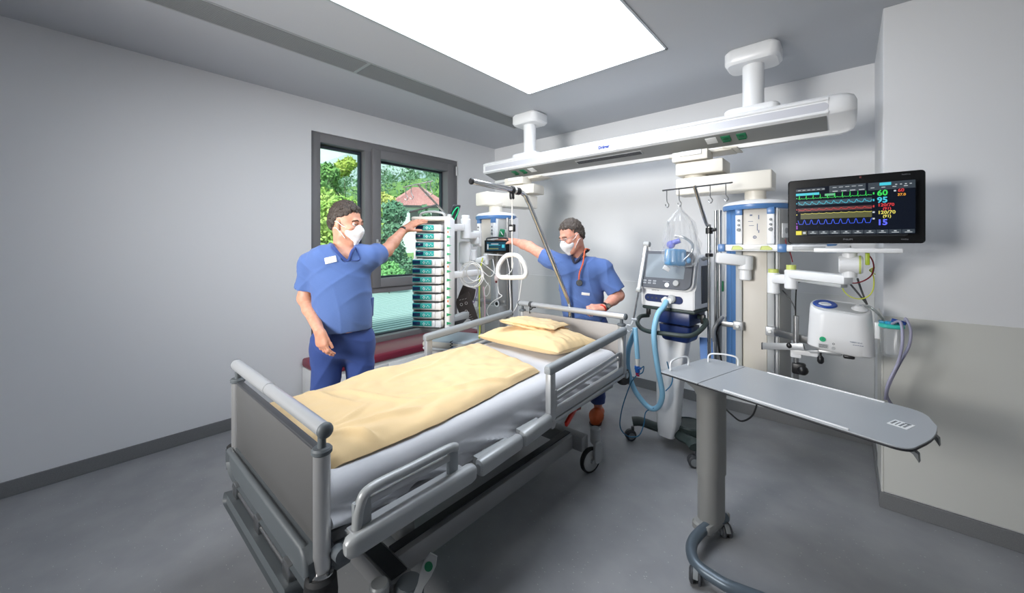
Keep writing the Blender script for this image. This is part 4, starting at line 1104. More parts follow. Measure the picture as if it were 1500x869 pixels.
obj('printed_marks', g, mat('print_dark', (70, 70, 76), .5), lb)
q = front(1221, 504); obj('small_symbol', G().lathe([(.004, 0), (.0055, .001), (.0035, .001)], q, rot_to((0, -1, 0)), 20, caps=False), mat('print_dark', (70, 70, 76), .5), dv)
q = front(1221, 510.5); obj('grey_seal', G().cyl(q, q + Vector((0, -.001, 0)), .0088, n=22), m_lgrey, dv)
q = front(1254, 503); writing('device_name', 'VARIO 18 c/i', q, (1, 0, -.02), (0, 0, 1), .0065, m_print, dv)
q = front(1257, 506.5); g = G()
for k in range(5): g.box(q + Vector((-.018 + k * .009, -.0003, 0)), (.007, .0006, .0026))
obj('printed_marks', g, m_print, dv)
g = G().span((cx - .10, cy - .06, .935), (cx + .01, cy + .05, .962), .01); obj('clamp_body', g, m_alu, dv)
kx = P(1202, 530, y=2.88)
g = G().cyl((kx.x, 2.88, .925), (kx.x, 2.88, .945), .006, n=10); g.lathe([(.009, 0), (.0165, .012), (.016, .035), (.008, .046)], (kx.x, 2.88, .88), n=18); obj('clamp_knob', g, m_black, dv)
g = G().span((cx + .015, cy - .09, .935), (cx + .065, cy - .04, .957), .008); obj('hose_port', g, m_black, dv)
obj('support_bar', G().bar((pxx + .02, 2.985, .91), (cx - .05, cy, .945), .03, .02, .004), m_alu, dv)
# secretion jar
m_clear = film('clear_plastic', .10, .06)
m_teal = mat('teal_plastic', (60, 190, 176), .35); m_tealb = mat('blue_teal_plastic', (36, 150, 190), .35)
jr = thing('secretion_jar', 'clear secretion jar with turquoise lid hanging right of the white unit', 'jar', (.185, 2.92, .96))
jc = Vector((.182, 2.92, 0))
def jring(z, s): return [jc + Vector((p[0] * s, p[1] * s, z)) for p in rrect(.095, .10, .03, 6)]
A = [jring(.975, .80), jring(.98, .86), jring(1.13, 1.0)]
g = G().sheet(A, wrap=True); g.add(A[0], [tuple(range(len(A[0])))]); obj('jar_wall', g, m_clear, jr)
A = [jring(.985, .55), jring(.99, .6), jring(1.12, .7)]
g = G().sheet(A, wrap=True); g.add(A[0], [tuple(range(len(A[0])))]); obj('inner_liner', g, film('milky_liner', .14, .04), jr)
g = G().prism(rrect(.105, .11, .035, 6), jc + Vector((0, 0, 1.128)), (1, 0, 0), (0, 1, 0), .022, bev=.006); obj('lid', g, m_teal, jr)
g = G().cyl(jc + Vector((-.01, -.03, 1.148)), jc + Vector((-.01, -.03, 1.165)), .018, n=18, bev=.003); g.span(jc + Vector((-.05, -.01, 1.148)), jc + Vector((.04, .03, 1.16)), .004); obj('lid_top', g, m_tealb, jr)
obj('hose_connector', G().cyl(jc + Vector((-.0, -.02, 1.172)), jc + Vector((.055, -.03, 1.16)), .010, n=14, bev=.002), mat('deep_blue', (24, 66, 150), .35), jr)
obj('jar_bracket', G().span((.115, 2.90, 1.06), (.137, 2.94, 1.15), .004), m_white2, jr)
m_hose = mat('lilac_hose', (156, 154, 176), .4)
pts = [jc + Vector((.05, -.03, 1.162)), P(1327, 467, d=2.02), P(1334, 485, d=1.98), P(1331, 508, d=1.98), P(1318, 532, d=2.0), P(1304, 560, d=2.04), P(1299, 578, d=2.06), P(1306, 592, d=2.08), P(1316, 600, d=2.1)]
obj('suction_hose', G().tube(spline(pts, 8), .0065, 10), m_hose, jr)
pts = [jc + Vector((.0, -.045, 1.155)), P(1319, 472, d=1.99), P(1322, 500, d=1.96), P(1316, 530, d=1.98), P(1301, 562, d=2.0), P(1297, 585, d=2.03)]
obj('suction_hose', G().tube(spline(pts, 8), .0065, 10), m_hose, jr)
pts = [kc + tn * .02, P(1272, 449, d=2.2), P(1285, 458, d=2.15), jc + Vector((-.02, -.02, 1.155))]
obj('vacuum_hose', G().tube(spline(pts, 8), .008, 10), glassy('clear_hose', (220, 224, 222), .6, .1), jr)

# ================================================================ left pendant
tl_ = thing('ceiling_pendant', 'white ceiling pendant near the window holding the pump tower and a small monitor', 'medical pendant', (-2.69, 2.80, 2.33))
carriage(tl_, -2.655, 3.26, R(8))
LCX, LCY = -2.69, 2.80
obj('pendant_arm', G().bar((-2.615, 3.32, 2.034), (-2.74, 2.66, 2.034), .20, .132, .012), m_cream, tl_)
column(tl_, LCX, LCY, .62, 1.845, False)
g = G().span((LCX + .02, LCY - .16, .64), (LCX + .22, LCY - .02, .99), .006); lp = obj('lower_box', g, m_pgrey, tl_)
q = P(735, 446, y=LCY - .162); q.x = min(q.x, LCX + .19)
obj('round_socket', G().lathe([(.0, 0), (.016, .002), (.02, .004), (.03, .004), (.032, 0)], q, rot_to((0, -1, 0)), 24, caps=False), m_white2, lp)
obj('socket_hole', G().cyl(q + Vector((0, -.0045, 0)), q + Vector((0, -.006, 0)), .017, n=20), m_black, lp)
obj('equipment_rail', G().bar((LCX - .16, LCY - .175, 1.03), (LCX + .25, LCY - .12, 1.03), .012, .032, .003), m_steel, tl_)
for k, (a, b, r) in enumerate(((.235, -.06, .012), (.262, -.03, .009))):
    obj('vertical_rail', G().cyl((LCX + a, LCY + b, .64), (LCX + a, LCY + b, 1.835), r, n=14), m_steel, tl_)
q = P(735, 342, d=3.66)
g = G().box(q, (.05, .05, .085), Matrix.Rotation(R(40), 3, 'Z') @ Matrix.Rotation(R(12), 3, 'Y'), .01); gp = obj('green_plug', g, m_green, tl_)
obj('plug_stripe', G().box(q + Vector((.02, -.022, 0)), (.006, .014, .04), Matrix.Rotation(R(40), 3, 'Z') @ Matrix.Rotation(R(-30), 3, 'Y')), m_white2, gp)
# jointed arm carrying the pump tower
e0 = P(652, 334, d=3.10); e1 = P(682, 332, d=3.38); e2 = P(699, 346, d=3.62)
g = G().bar(e0, P(676, 333, d=3.34), .075, .062, .012); obj('tower_arm', g, m_white2, tl_)
g = G().cyl(e1 + Vector((0, 0, -.11)), e1 + Vector((0, 0, .07)), .045, n=24, bev=.008); g.cyl(e1 + Vector((0, 0, .07)), e1 + Vector((0, 0, .10)), .035, n=24, bev=.004); obj('elbow', g, m_white2, tl_)
g = G().bar(e1 + Vector((0, 0, -.075)), e2, .075, .062, .012); g.cyl(e2 + Vector((0, 0, -.10)), e2 + Vector((0, 0, .05)), .042, n=24, bev=.006); obj('tower_arm', g, m_white2, tl_)
g = G().box(P(681, 370, d=3.45), (.10, .09, .20), Matrix.Rotation(R(40), 3, 'Z'), .02); g.box(P(695, 353, d=3.56), (.09, .06, .06), Matrix.Rotation(R(40), 3, 'Z'), .008); obj('joint_housing', g, m_white2, tl_)
g = G().cyl(P(682, 392, d=3.45), P(682, 377, d=3.45), .036, n=20, bev=.006); g.cyl(P(693, 382, d=3.5), P(693, 366, d=3.5), .028, n=20, bev=.005); obj('joint_drum', g, m_white2, tl_)
g = G().bar(P(652, 404, d=3.08), P(704, 399, d=3.55), .06, .055, .012); obj('tower_arm', g, m_white2, tl_)
g = G().bar(P(654, 472, d=3.08), P(702, 454, d=3.55), .06, .06, .012); obj('tower_arm', g, m_lgrey, tl_)
g = G().bar(P(650, 484, d=3.05), P(690, 472, d=3.4), .07, .09, .02); obj('arm_housing', g, m_lgrey, tl_)
obj('black_joint', G().bar(P(662, 476, d=3.12), P(678, 471, d=3.3), .07, .05, .008), m_black, tl_)
# arm of the small monitor
g = G().bar(P(694, 384, d=3.56), P(722, 375, d=3.66), .05, .05, .012); g.cyl(P(712, 388, d=3.62), P(712, 372, d=3.62), .025, n=18, bev=.004); g.bar(P(714, 373, d=3.6), P(738, 374, d=3.64), .06, .012, .003); obj('monitor_arm', g, m_white2, tl_)
# cables
m_wcable = mat('white_cable', (228, 226, 222), .4)
for k, (r, dx, dz, dd) in enumerate(((.108, 0, 0, 0), (.10, 3, -.012, .03), (.086, -2, .01, .05), (.075, 5, .02, .02))):
    c = P(690 + dx, 402, d=3.22 + dd); pts = [c + Vector((RT[0], RT[1], 0)) * (r * .88 * math.cos(t_)) + Vector((0, 0, r * math.sin(t_) + dz)) + Vector((FW[0], FW[1], 0)) * (.01 * math.sin(3 * t_ + k)) for t_ in [2 * PI * j / 36 for j in range(36)]]
    obj('coiled_cable', G().tube(pts, .0042, 8, closed=True), m_wcable, tl_)
def cab(name, pts, r, m, par=None, n=7):
    return obj(name, G().tube(spline([P(*p_[:2], d=p_[2]) for p_ in pts], n), r, 8), m, par or tl_)
cab('hanging_cable', [(704, 384, 3.5), (720, 396, 3.5), (727, 402, 3.5), (742, 403, 3.5), (750, 395, 3.52), (752, 384, 3.54)], .004, m_wcable)
cab('hanging_cable', [(727, 400, 3.5), (729, 418, 3.48), (731, 430, 3.46), (735, 434, 3.45), (722, 442, 3.44), (714, 452, 3.44), (715, 462, 3.44), (728, 468, 3.44), (745, 463, 3.45), (757, 448, 3.46), (763, 420, 3.48), (764, 396, 3.5), (759, 376, 3.53)], .0038, m_wcable)
cab('hanging_cable', [(741, 372, 3.6), (746, 395, 3.55), (747, 425, 3.5), (748, 450, 3.48), (744, 466, 3.46)], .0042, m_wcable)
cab('hanging_cable', [(706, 402, 3.5), (711, 412, 3.48), (717, 420, 3.47), (716, 430, 3.46), (711, 434, 3.46), (710, 424, 3.47), (716, 414, 3.48)], .003, m_wcable)
cab('hanging_cable', [(690, 386, 3.5), (700, 390, 3.5), (716, 405, 3.48), (724, 398, 3.5), (722, 380, 3.56)], .0038, m_wcable)
cab('green_yellow_cord', [(707, 378, 3.55), (703, 400, 3.5), (702, 440, 3.46), (703, 474, 3.42), (702, 496, 3.36)], .006, m_cyel)
cab('pink_tube', [(708, 420, 3.5), (710, 445, 3.46), (710, 470, 3.42)], .006, mat('pink_tube', (206, 170, 178), .4))
cab('black_cable', [(745, 376, 3.6), (747, 395, 3.58), (750, 430, 3.56), (751, 462, 3.54)], .005, m_black)
g = G().ball(P(727, 408, d=3.46), (.022, .018, .034), 14); cc = obj('cable_clip', g, mat('pale_pink_plastic', (222, 206, 204), .45), tl_)
obj('red_dot', G().ball(P(727, 413, d=3.44), .011, 12), mat('dark_red', (96, 16, 20), .3), cc)

# small transport monitor
q = P(728, 361.5, d=3.60)
th = R(36); tm = thing('transport_monitor', 'small dark monitor with lit screen beside the arm of the man behind the bed', 'monitor', (q.x, q.y, q.z - .06), th)
def lb(g, *a, **k): return obj(*a, **k)
g = G().box((0, .03, .062), (.225, .07, .115), None, .012, 3); obj('monitor_case', g, m_dgrey, tm, world=False)
g = G().box((0, -.006, .062), (.235, .012, .118), None, .005); obj('bezel', g, m_bezel, tm, world=False)
s_ = obj('screen', G().box((-.006, -.0125, .064), (.18, .002, .082)), mat('small_screen', (16, 34, 44), .2, emit=((20, 56, 72), .7)), tm, world=False)
for k, (a, b, w, h, c_) in enumerate(((-.02, .085, .07, .008, ('white', (214, 222, 228), .8)), (-.02, .075, .11, .004, ('cyan', (60, 200, 225), 1.0)), (.06, .065, .025, .03, ('cyan', (60, 200, 225), 1.0)), (-.03, .055, .09, .004, ('dim_green', (50, 110, 90), .8)), (-.03, .04, .09, .003, ('yellow', (226, 214, 96), 1.0)), (-.085, .06, .012, .05, ('white', (214, 222, 228), .8)))):
    obj('screen_mark', G().box((a, -.014, b), (w, .001, h)), glow(*c_), s_, world=False)
g = G().tube(spline([(.10, -.0, .118), (.09, .02, .14), (0, .025, .147), (-.09, .02, .14), (-.10, 0, .118)], 6), .008, 10); obj('carry_handle', g, m_dgrey, tm, world=False)

# ================================================================ pump tower: rack and twelve pumps
m_teal2 = mat('pump_teal_panel', (40, 172, 166), .35); m_lcd = mat('pump_display_blue', (16, 40, 72), .2, emit=((20, 50, 86), .12)); m_key = mat('pump_key_white', (224, 240, 240), .4)
m_gtab = mat('green_tab', (18, 150, 96), .4)
TH = R(36); TO = Vector((-2.432, 1.815, 0)); XV = Vector((math.cos(TH), math.sin(TH), 0)); NV_ = Vector((math.sin(TH), -math.cos(TH), 0))
rk = thing('pump_rack', 'tall white rack frame that holds the stack of infusion pumps by the window', 'pump rack', (TO.x, TO.y, .92), TH)
zb_, zt_ = .0, .865
g = G().box((.135, .075, .43), (.042, .17, .87), None, .012, 3); g.box((-.03, .155, .43), (.31, .025, .86), None, .006); obj('rack_frame', g, m_white2, rk, world=False)
g = G().box((.0, .07, .86), (.30, .16, .032), None, .012, 3); obj('rack_top', g, m_cream, rk, world=False)
g = G().tube(spline([(-.10, .06, .872), (-.085, .05, .905), (.0, .05, .918), (.085, .05, .905), (.10, .06, .872)], 8), .009, 10); obj('carry_handle', g, m_lgrey, rk, world=False)
g = G().span((-.10, .05, -.03), (.155, .165, .0), .008); obj('rack_foot', g, m_lgrey, rk, world=False)
for k in range(12):
    z = .785 - k * .0667
    g = G().prism([(0, .012), (0, -.012), (.036, 0)], (.134, -.013, z), (1, 0, 0), (0, 0, 1), -.006, bev=.001); obj('green_tab', g, m_gtab, rk, world=False)
    if k in (0, 4, 8): obj('orange_mark', G().box((.142, -.0105, z - .03), (.01, .003, .016), None, .001), mat('orange_mark', (236, 120, 60), .5), rk, world=False)
# bent hook pole on the rack
pt0 = Vector((.12, .10, .875))
w2l = Matrix.Rotation(-TH, 4, 'Z') @ Matrix.Translation(-Vector((TO.x, TO.y, .92)))
tipw = P(612, 270, d=2.86); tip = w2l @ tipw
obj('pole_base', G().box(pt0, (.045, .04, .05), None, .006), m_lgrey, rk, world=False)
obj('hook_pole', G().tube([pt0, pt0.lerp(tip, .5), tip], .008, 10), m_steel, rk, world=False)
ha, hb = w2l @ P(590, 274.5, d=2.83), w2l @ P(634, 265, d=2.86)
obj('hook_bar', G().cyl(ha, hb, .004, n=10), m_steel, rk, world=False)
for f in (.10, .28, .78, .92):
    o_ = ha.lerp(hb, f); pts = [o_, o_ - Vector((0, 0, .05)), o_ + Vector((.008, 0, -.07)), o_ + Vector((.016, 0, -.088)), o_ + Vector((.004, 0, -.102)), o_ + Vector((-.01, 0, -.09))]
    obj('hook', G().tube(spline(pts, 4), .003, 8), m_steel, rk, world=False)
obj('parked_arm', G().cyl(w2l @ P(600, 311, d=2.93), w2l @ P(640, 300, d=2.9), .007, n=10), m_dgrey, rk, world=False)

def pump_parts(root, kind):
    W_ = .205 if kind == 'infusion' else .225
    x0 = -.115 if kind == 'infusion' else -.128
    yf = -.012 if kind == 'infusion' else -.045
    pw = .145 if kind == 'infusion' else .150
    g = G().box((x0 + W_ / 2, yf + .08, 0), (W_, .16, .056), None, .006); obj('pump_case', g, m_white2, root, world=False)
    if kind == 'infusion':
        g = G().box((x0 + W_ / 2, yf - .002, 0), (W_ - .004, .008, .05), None, .003); obj('pump_door', g, m_cream, root, world=False)
        obj('door_latch', G().box((x0 + W_ - .012, yf - .008, 0), (.008, .006, .04), None, .002), m_white2, root, world=False)
    else:
        g = G().cyl((x0 + .155, yf + .035, 0), (x0 + .235, yf + .04, 0), .024, .030, n=20, bev=.01); obj('syringe_drive', g, m_cream, root, world=False)
        obj('drive_clip', G().box((x0 + .172, yf - .002, .004), (.018, .014, .046), None, .004), m_white2, root, world=False)
    p_ = obj('control_panel', G().box((x0 + pw / 2 + .004, yf - .006, .004), (pw, .008, .040), None, .003), m_teal2, root, world=False)
    obj('display', G().box((x0 + .036, yf - .0105, .005), (.058, .002, .026), None, .001), m_lcd, p_, world=False)
    g = G()
    for (a, b) in ((0, 0), (.014, .0), (.007, .008), (.007, -.008)): g.cyl((x0 + .088 + a, yf - .0098, .002 + b), (x0 + .088 + a, yf - .012, .002 + b), .0036, n=10)
    obj('arrow_keys', g, m_key, p_, world=False)
    for k in range(3):
        obj('function_key', G().cyl((x0 + .116 + k * .010, yf - .0098, .008 if k % 2 else -.002), (x0 + .116 + k * .010, yf - .012, .008 if k % 2 else -.002), .0034, n=10), m_key, p_, world=False)
    obj('shadow_gap', G().box((x0 + W_ / 2 - .004, yf + .02, -.031), (W_ - .03, .05, .005)), m_black, root, world=False)
ords = ['topmost', 'second', 'third', 'fourth', 'fifth', 'sixth', 'seventh', 'eighth', 'ninth', 'tenth', 'eleventh', 'twelfth and lowest']
proto = {}
for k in range(12):
    kind = 'infusion' if k < 4 else 'syringe'
    z = .92 + .785 - k * .0667
    if kind == 'infusion':
        lab = 'flat fronted white pump with teal keypad, %s from the top of the pump tower' % ords[k]
        if k == 0: lab = 'topmost flat fronted white pump with teal keypad right under the standing man\'s hand'
    else:
        lab = 'white syringe pump with rounded drive and teal keypad, %s of twelve from the top' % ords[k].split(' ')[0]
        if k == 11: lab = 'lowest white syringe pump with rounded drive and teal keypad in the tower'
    if kind not in proto:
        r_ = thing('infusion_pump' if k < 4 else 'syringe_pump', lab, 'infusion pump', (TO.x, TO.y, z), TH, 'pumps stacked in the tower by the window')
        pump_parts(r_, kind); proto[kind] = r_
    else: dup(proto[kind], (TO.x, TO.y, z), TH, lab)

# green tube on a dark board behind the tower
a = P(663, 314, d=3.15); bd = thing('tube_board', 'dark board with a bright green looped tube behind the pump tower', 'tube holder', tuple(P(661, 330, d=3.15)))
X = (P(672, 303, d=3.2) - P(657, 303, d=3.12)).normalized(); Y = (P(670, 302, d=3.16) - P(661, 330, d=3.15)).normalized()
obj('board', G().prism(rrect(.085, .165, .012), a, X, Y, .02, bev=.003), m_dgrey, bd)
Zb = X.cross(Y).normalized(); 
if Zb.dot(Vector((-FW[0], -FW[1], 0))) < 0: Zb = -Zb; off = Zb * .008
else: off = Zb * .028
pts = [a + off + X * u + Y * v for u, v in ((-.02, -.085), (-.028, -.03), (-.022, .03), (.0, .062), (.02, .055), (.024, .02), (.016, -.03), (.004, -.085))]
obj('green_tube', G().tube(spline(pts, 6), .005, 8), mat('bright_green_tube', (22, 196, 130), .35), bd)

# blood pressure cuff
m_cuff = mat('dark_brown_fabric', (64, 56, 54), .8); m_mark = mat('cuff_print', (196, 192, 188), .7)
cf = thing('blood_pressure_cuff', 'dark brown blood pressure cuff with pale printed symbols hanging below the cable coil', 'blood pressure cuff', tuple(P(690, 420, d=3.40)))
def strip(q, th_=.012):
    """q: list of (left px, right px) point pairs down the strip"""
    L_ = spline([P(*a_) for a_, b_ in q], 6); R_ = spline([P(*b_) for a_, b_ in q], 6)
    n_ = -Vector(FW); A = [[l, l.lerp(r__, .5) + n_ * .012, r__] for l, r__ in zip(L_, R_)]
    B = [[p_ - n_ * th_ for p_ in row] for row in A]
    g = G().sheet([[*a_, *reversed(b_)] for a_, b_ in zip(A, B)], wrap=True)
    g.add([*A[0], *reversed(B[0])], [tuple(range(6))]); g.add([*A[-1], *reversed(B[-1])], [tuple(range(6))]); return g
up = obj('upper_flap', strip([((678, 418, 3.42), (697, 424, 3.42)), ((672, 432, 3.40), (694, 438, 3.41)), ((668, 446, 3.37), (688, 444, 3.38))]), m_cuff, cf)
lo = obj('lower_flap', strip([((669, 438, 3.36), (686, 427, 3.37)), ((668, 446, 3.35), (690, 438, 3.36)), ((674, 462, 3.34), (696, 454, 3.35)), ((683, 478, 3.34), (701, 470, 3.35))]), m_cuff, cf)
n_ = -Vector(FW)
def cm(px, py): return P(px, py, d=3.335) + n_ * .006
g = G()
for (px, py, r) in ((676, 446, .012), (683, 444, .012), (683, 456, .012)): g.lathe([(r, 0), (r + .001, .0015), (r - .003, .0015), (r - .003, 0)], cm(px, py), rot_to(n_), 20, caps=False)
for k in range(3): g.bar(cm(681 + k * 1.6, 463.5 + k * 3), cm(690 + k * 1.6, 461 + k * 3), .0025, .004, up=n_)
for k in range(3): g.bar(cm(673 + k * 4, 440 - k * .9), cm(675.5 + k * 4, 438.8 - k * .9), .003, .004, up=n_)
g.bar(cm(688, 475), cm(698, 470.5), .003, .012, up=n_)
obj('printed_marks', g, m_mark, lo)
g = G().tube(spline([P(693, 419, d=3.42), P(699, 424, d=3.43), P(694, 444, d=3.43), P(690, 436, d=3.43)], 6), .004, 8); obj('air_hose', g, mat('violet_hose', (120, 100, 160), .4), cf)

# ================================================================ trolley behind the bed
m_blid = mat('pale_blue_lid', (196, 210, 222), .4)
tc_ = P(670, 497, d=3.50); tcx, tcy = tc_.x, tc_.y; th = R(22)
tt = thing('supply_trolley', 'small white trolley with pale blue lid between the bed and the window bench', 'trolley', (tcx, tcy, 0), th)
zt = .735
g = G().box((0, 0, .39), (.44, .34, .58), None, .02, 3); obj('trolley_body', g, m_white2, tt, world=False)
for k in range(4): 
    o = obj('drawer', G().box((.0, -.172, .18 + k * .135), (.42, .012, .125), None, .006), m_white, tt, world=False)
    obj('drawer_handle', G().box((.0, -.182, .21 + k * .135), (.16, .012, .014), None, .004), m_lgrey, o, world=False)
g = G().box((0, 0, zt - .04), (.50, .40, .05), None, .02, 3); obj('tray_rim', g, m_cream, tt, world=False)
g = G().box((0, 0, zt - .01), (.46, .36, .022), None, .01, 2); obj('lid', g, m_blid, tt, world=False)
g = G().tube(spline([(-.20, -.20, zt - .06), (-.19, -.235, zt - .065), (.05, -.235, zt - .065), (.06, -.20, zt - .06)], 6), .011, 10); obj('push_bar', g, m_white2, tt, world=False)
g = G().box((.13, -.212, zt - .055), (.14, .03, .045), None, .006); obj('blue_box', g, m_bandblue, tt, world=False)
obj('dark_front', G().box((.20, -.21, zt - .058), (.3, .02, .04), None, .004), m_dgrey, tt, world=False)
g = G().tube([(.06 + .012 * math.cos(t_), -.226 + .012 * math.sin(t_) * .3, zt + .02 - t_ * .004) for t_ in [k * .5 for k in range(46)]], .003, 6); obj('spiral_cord', g, m_black, tt, world=False)
for (a, b) in ((-.2, -.14), (.2, -.14), (-.2, .14), (.2, .14)):
    g = G().cyl((a, b, .07), (a, b, .12), .012, n=10); g.cyl((a - .012, b, .045), (a + .012, b, .045), .045, n=20, bev=.004); obj('castor', g, m_dgrey, tt, world=False)

# ================================================================ ventilator on its trolley
m_dkgreen = mat('dark_green_grey', (46, 58, 56), .5); m_navy = mat('navy_plastic', (20, 40, 88), .35); m_vbezel = mat('slate_bezel', (84, 88, 96), .4)
m_vscreen = mat('off_screen_silver', (150, 160, 168), .10, .25)
VC = Vector((-1.045, 3.10, 0)); VT = R(-7)
ve = thing('ventilator', 'tall white ventilator on a dark green wheeled base with pale blue breathing tubes', 'ventilator', tuple(VC), VT)
Mv = Matrix.Translation(VC) @ Matrix.Rotation(VT, 4, 'Z'); Mi = Mv.inverted()
def V(px, py, yl=None, d=None):
    """local point from the sight line at local depth plane"""
    if d is not None: return Mi @ P(px, py, d=d)
    a = Mi @ Vector(EYE); b = Mi @ P(px, py, d=3.0); k = (yl - a.y) / (b.y - a.y)
    return a.lerp(b, k)
# base with three legs and castors
g = G()
cb = Vector((0.02, .03, .12))
l1 = Mi @ Vector((-1.30, 2.965, .15)); l2 = Mi @ Vector((-.80, 2.90, .14)); l3 = Vector((-.2, .34, .12)); l4 = Vector((.25, .33, .12))
for e in (l1, l2, l3, l4):
    g.tube(spline([cb, cb.lerp(e, .4) + Vector((0, 0, -.012)), cb.lerp(e, .8) + Vector((0, 0, .01)), e], 5), [.055] * 6 + [.05] * 6 + [.042] * 4, 10, flat=(.055, .032))
obj('base_legs', g, m_dkgreen, ve, world=False)
for e in (l1, l2, l3, l4): small_castor(Mv @ Vector((e.x, e.y, 0)), R(random.uniform(-60, 60)), ve, .042, 'castor', m_dgrey)
dc = V(1003, 632, .05); dc.z = .0
g = G().lathe([(.09, .05), (.115, .055), (.118, .11), (.118, .165), (.108, .175), (.104, .168), (.02, .164), (.001, .166)], (dc.x + .02, .10, 0), n=36, caps=False); obj('humidifier_base', g, m_dkgreen, ve, world=False)
# curved white column
A = []
for (z, y, xl_, xr_) in ((.09, -.10, V(962, 632, -.1).x, V(985, 637, -.1).x), (.2, -.10, V(961, 605, -.1).x, V(989, 605, -.1).x), (.5, -.085, V(960, 560, -.08).x, V(994, 552, -.08).x), (.75, -.06, V(961, 520, -.06).x, V(1001, 515, -.06).x), (.90, -.03, V(964, 490, -.03).x, V(1006, 490, -.03).x), (1.0, -.02, V(966, 470, -.03).x, V(1008, 470, -.03).x)):
    c = (xl_ + xr_) / 2; w = xr_ - xl_
    A.append([Vector((c + p[0], y + .06 + p[1], z)) for p in rrect(w, .13, .03, 5)])
g = G().sheet(A, wrap=True); g.add(A[0], [tuple(range(len(A[0])))]); g.add(A[-1], [tuple(range(len(A[0])))]); obj('column', g, m_white2, ve, world=False, smooth=50)
# navy module box, handle ring, tray
x0, x1 = V(963, 480, -.12).x, V(1012, 480, -.12).x
g = G().span((x0, -.14, 1.00 - .02), (x1, .14, 1.075), .01); obj('navy_module', g, m_navy, ve, world=False)
A = [[Vector(((x0 + x1) / 2 + p[0] * s, -.03 + dy + p[1], z)) for p in rrect((x1 - x0), .18, .03, 5)] for z, s, dy in ((.965, .98, 0), (.90, .94, 0), (.855, .80, .01), (.845, .7, .02))]
g = G().sheet(A, wrap=True); g.add(A[-1], [tuple(range(len(A[0])))]); g.add(A[0], [tuple(range(len(A[0])))]); obj('navy_module', g, m_navy, ve, world=False)
a0, a1 = V(945, 458, -.1).x, V(1022, 458, -.1).x
g = G().span((a0, -.15, 1.072), (a1, .15, 1.10), .012); obj('tray', g, m_dkgreen, ve, world=False)
hp = [V(950, 462, 0), V(938, 464, -.08), V(934, 474, -.2), V(945, 484, -.27), V(975, 489, -.29), V(1010, 492, -.25), V(1028, 482, -.16), V(1034, 470, -.06), V(1020, 462, .02)]
obj('push_handle', G().tube(spline(hp, 8), .0165, 12), m_dkgreen, ve, world=False)
for p_ in (V(950, 455, -.02), V(1030, 468, -.04)):
    obj('handle_clamp', G().box(p_, (.03, .03, .07), None, .006), m_black, ve, world=False)
# ventilator head
b0, b1 = V(940, 440, -.14).x, V(1018, 440, -.14).x
pr = [(-.145, 1.10), (-.150, 1.115), (-.150, 1.235), (-.125, 1.26), (-.07, 1.49), (.05, 1.50), (.12, 1.44), (.14, 1.12), (.13, 1.10)]
def sec(x, s=1.0): return [Vector((x, a_ * s, 1.29 + (b_ - 1.29) * s)) for a_, b_ in pr]
A = [sec(b0, .95), sec(b0 + .012, 1), sec(b1 - .012, 1), sec(b1, .95)]
g = G().sheet(A, wrap=True); g.add(A[0], [tuple(range(9))]); g.add(A[-1], [tuple(range(9))]); hd = obj('ventilator_head', g, m_white2, ve, world=False, smooth=30)
obj('side_vent', G().span((b1 - .002, -.03, 1.14), (b1 + .006, .10, 1.42), .003), m_dgrey, hd, world=False)
# tilted display
sO = Vector(((b0 + b1) / 2 - .008, -.118, 1.375)); sX = Vector((1, 0, 0)); sY = Vector((0, .24, .97)).normalized()
g = G().prism(rrect(.425, .305, [.05, .05, .06, .06], 6), sO + Vector((0, .012, 0)), sX, sY, .035, bev=.008); obj('display_shell', g, m_white2, hd, world=False)
sN = sX.cross(sY)
bz = obj('display_bezel', G().prism(rrect(.41, .29, [.045, .045, .055, .055], 6), sO + sN * .040 + Vector((0, .012, 0)), sX, sY, .012, bev=.004), m_vbezel, hd, world=False)
sc = obj('screen', G().prism(rrect(.30, .185, .006, 3), sO + sN * .052 + Vector((0, .012, 0)) + sY * .028, sX, sY, .0015), m_vscreen, bz, world=False)
# put the bezel parts on the second level: head > bezel, screen beside it
sc.parent = hd
def on(a_, b_, n__=.0535): return sO + Vector((0, .012, 0)) + sX * a_ + sY * b_ + sN * n__
g = G()
for k, (a_) in enumerate((-.15, -.11, -.07)): 
    for r_ in range(2): g.box(on(a_, -.092 - r_ * .018), (.026, .004, .012), Matrix((sX, -sN, sY)).transposed(), .002)
g.box(on(.02, -.088), (.05, .003, .004), Matrix((sX, -sN, sY)).transposed())
obj('key', g, mat('bezel_key_grey', (150, 154, 160), .4), hd, world=False)
obj('turn_knob', G().lathe([(.024, 0), (.024, .01), (.02, .018), (.001, .019)], on(.10, -.098, .05), Matrix((sX, sY, sN)).transposed(), 28, caps=False), m_lgrey, hd, world=False)
obj('round_key', G().lathe([(.017, 0), (.017, .006), (.001, .008)], on(.03, -.115, .05), Matrix((sX, sY, sN)).transposed(), 24, caps=False), m_white2, hd, world=False)
q = V(960, 431, -.151); writing('maker_mark', 'SERVO-air', Mv @ Vector((q.x, -.1515, 1.222)), Mv.to_3x3() @ Vector((1, 0, 0)), (0, 0, 1), .010, m_dgrey, hd)
g = G().prism(rrect(.30, .058, .028, 6), (.012, -.149, 1.165), (1, 0, 0), (0, 0, 1), .006, bev=.002); cbx = obj('connector_bar', g, m_navy, hd, world=False)
for x in (.075, .035): obj('tube_port', G().cyl((x, -.15, 1.165), (x, -.19, 1.155), .021, n=18, bev=.003), m_white, hd, world=False)
obj('valve_cover', G().lathe([(.03, 0), (.03, .02), (.02, .03), (.001, .031)], (.085, -.152, 1.17), rot_to((0, -1, .2)), 24, caps=False), m_lgrey, hd, world=False)
for k in range(4): obj('small_port', G().cyl((-.11 + k * .035, -.154, 1.165), (-.11 + k * .035, -.158, 1.165), .007, n=14), m_dgrey, hd, world=False)
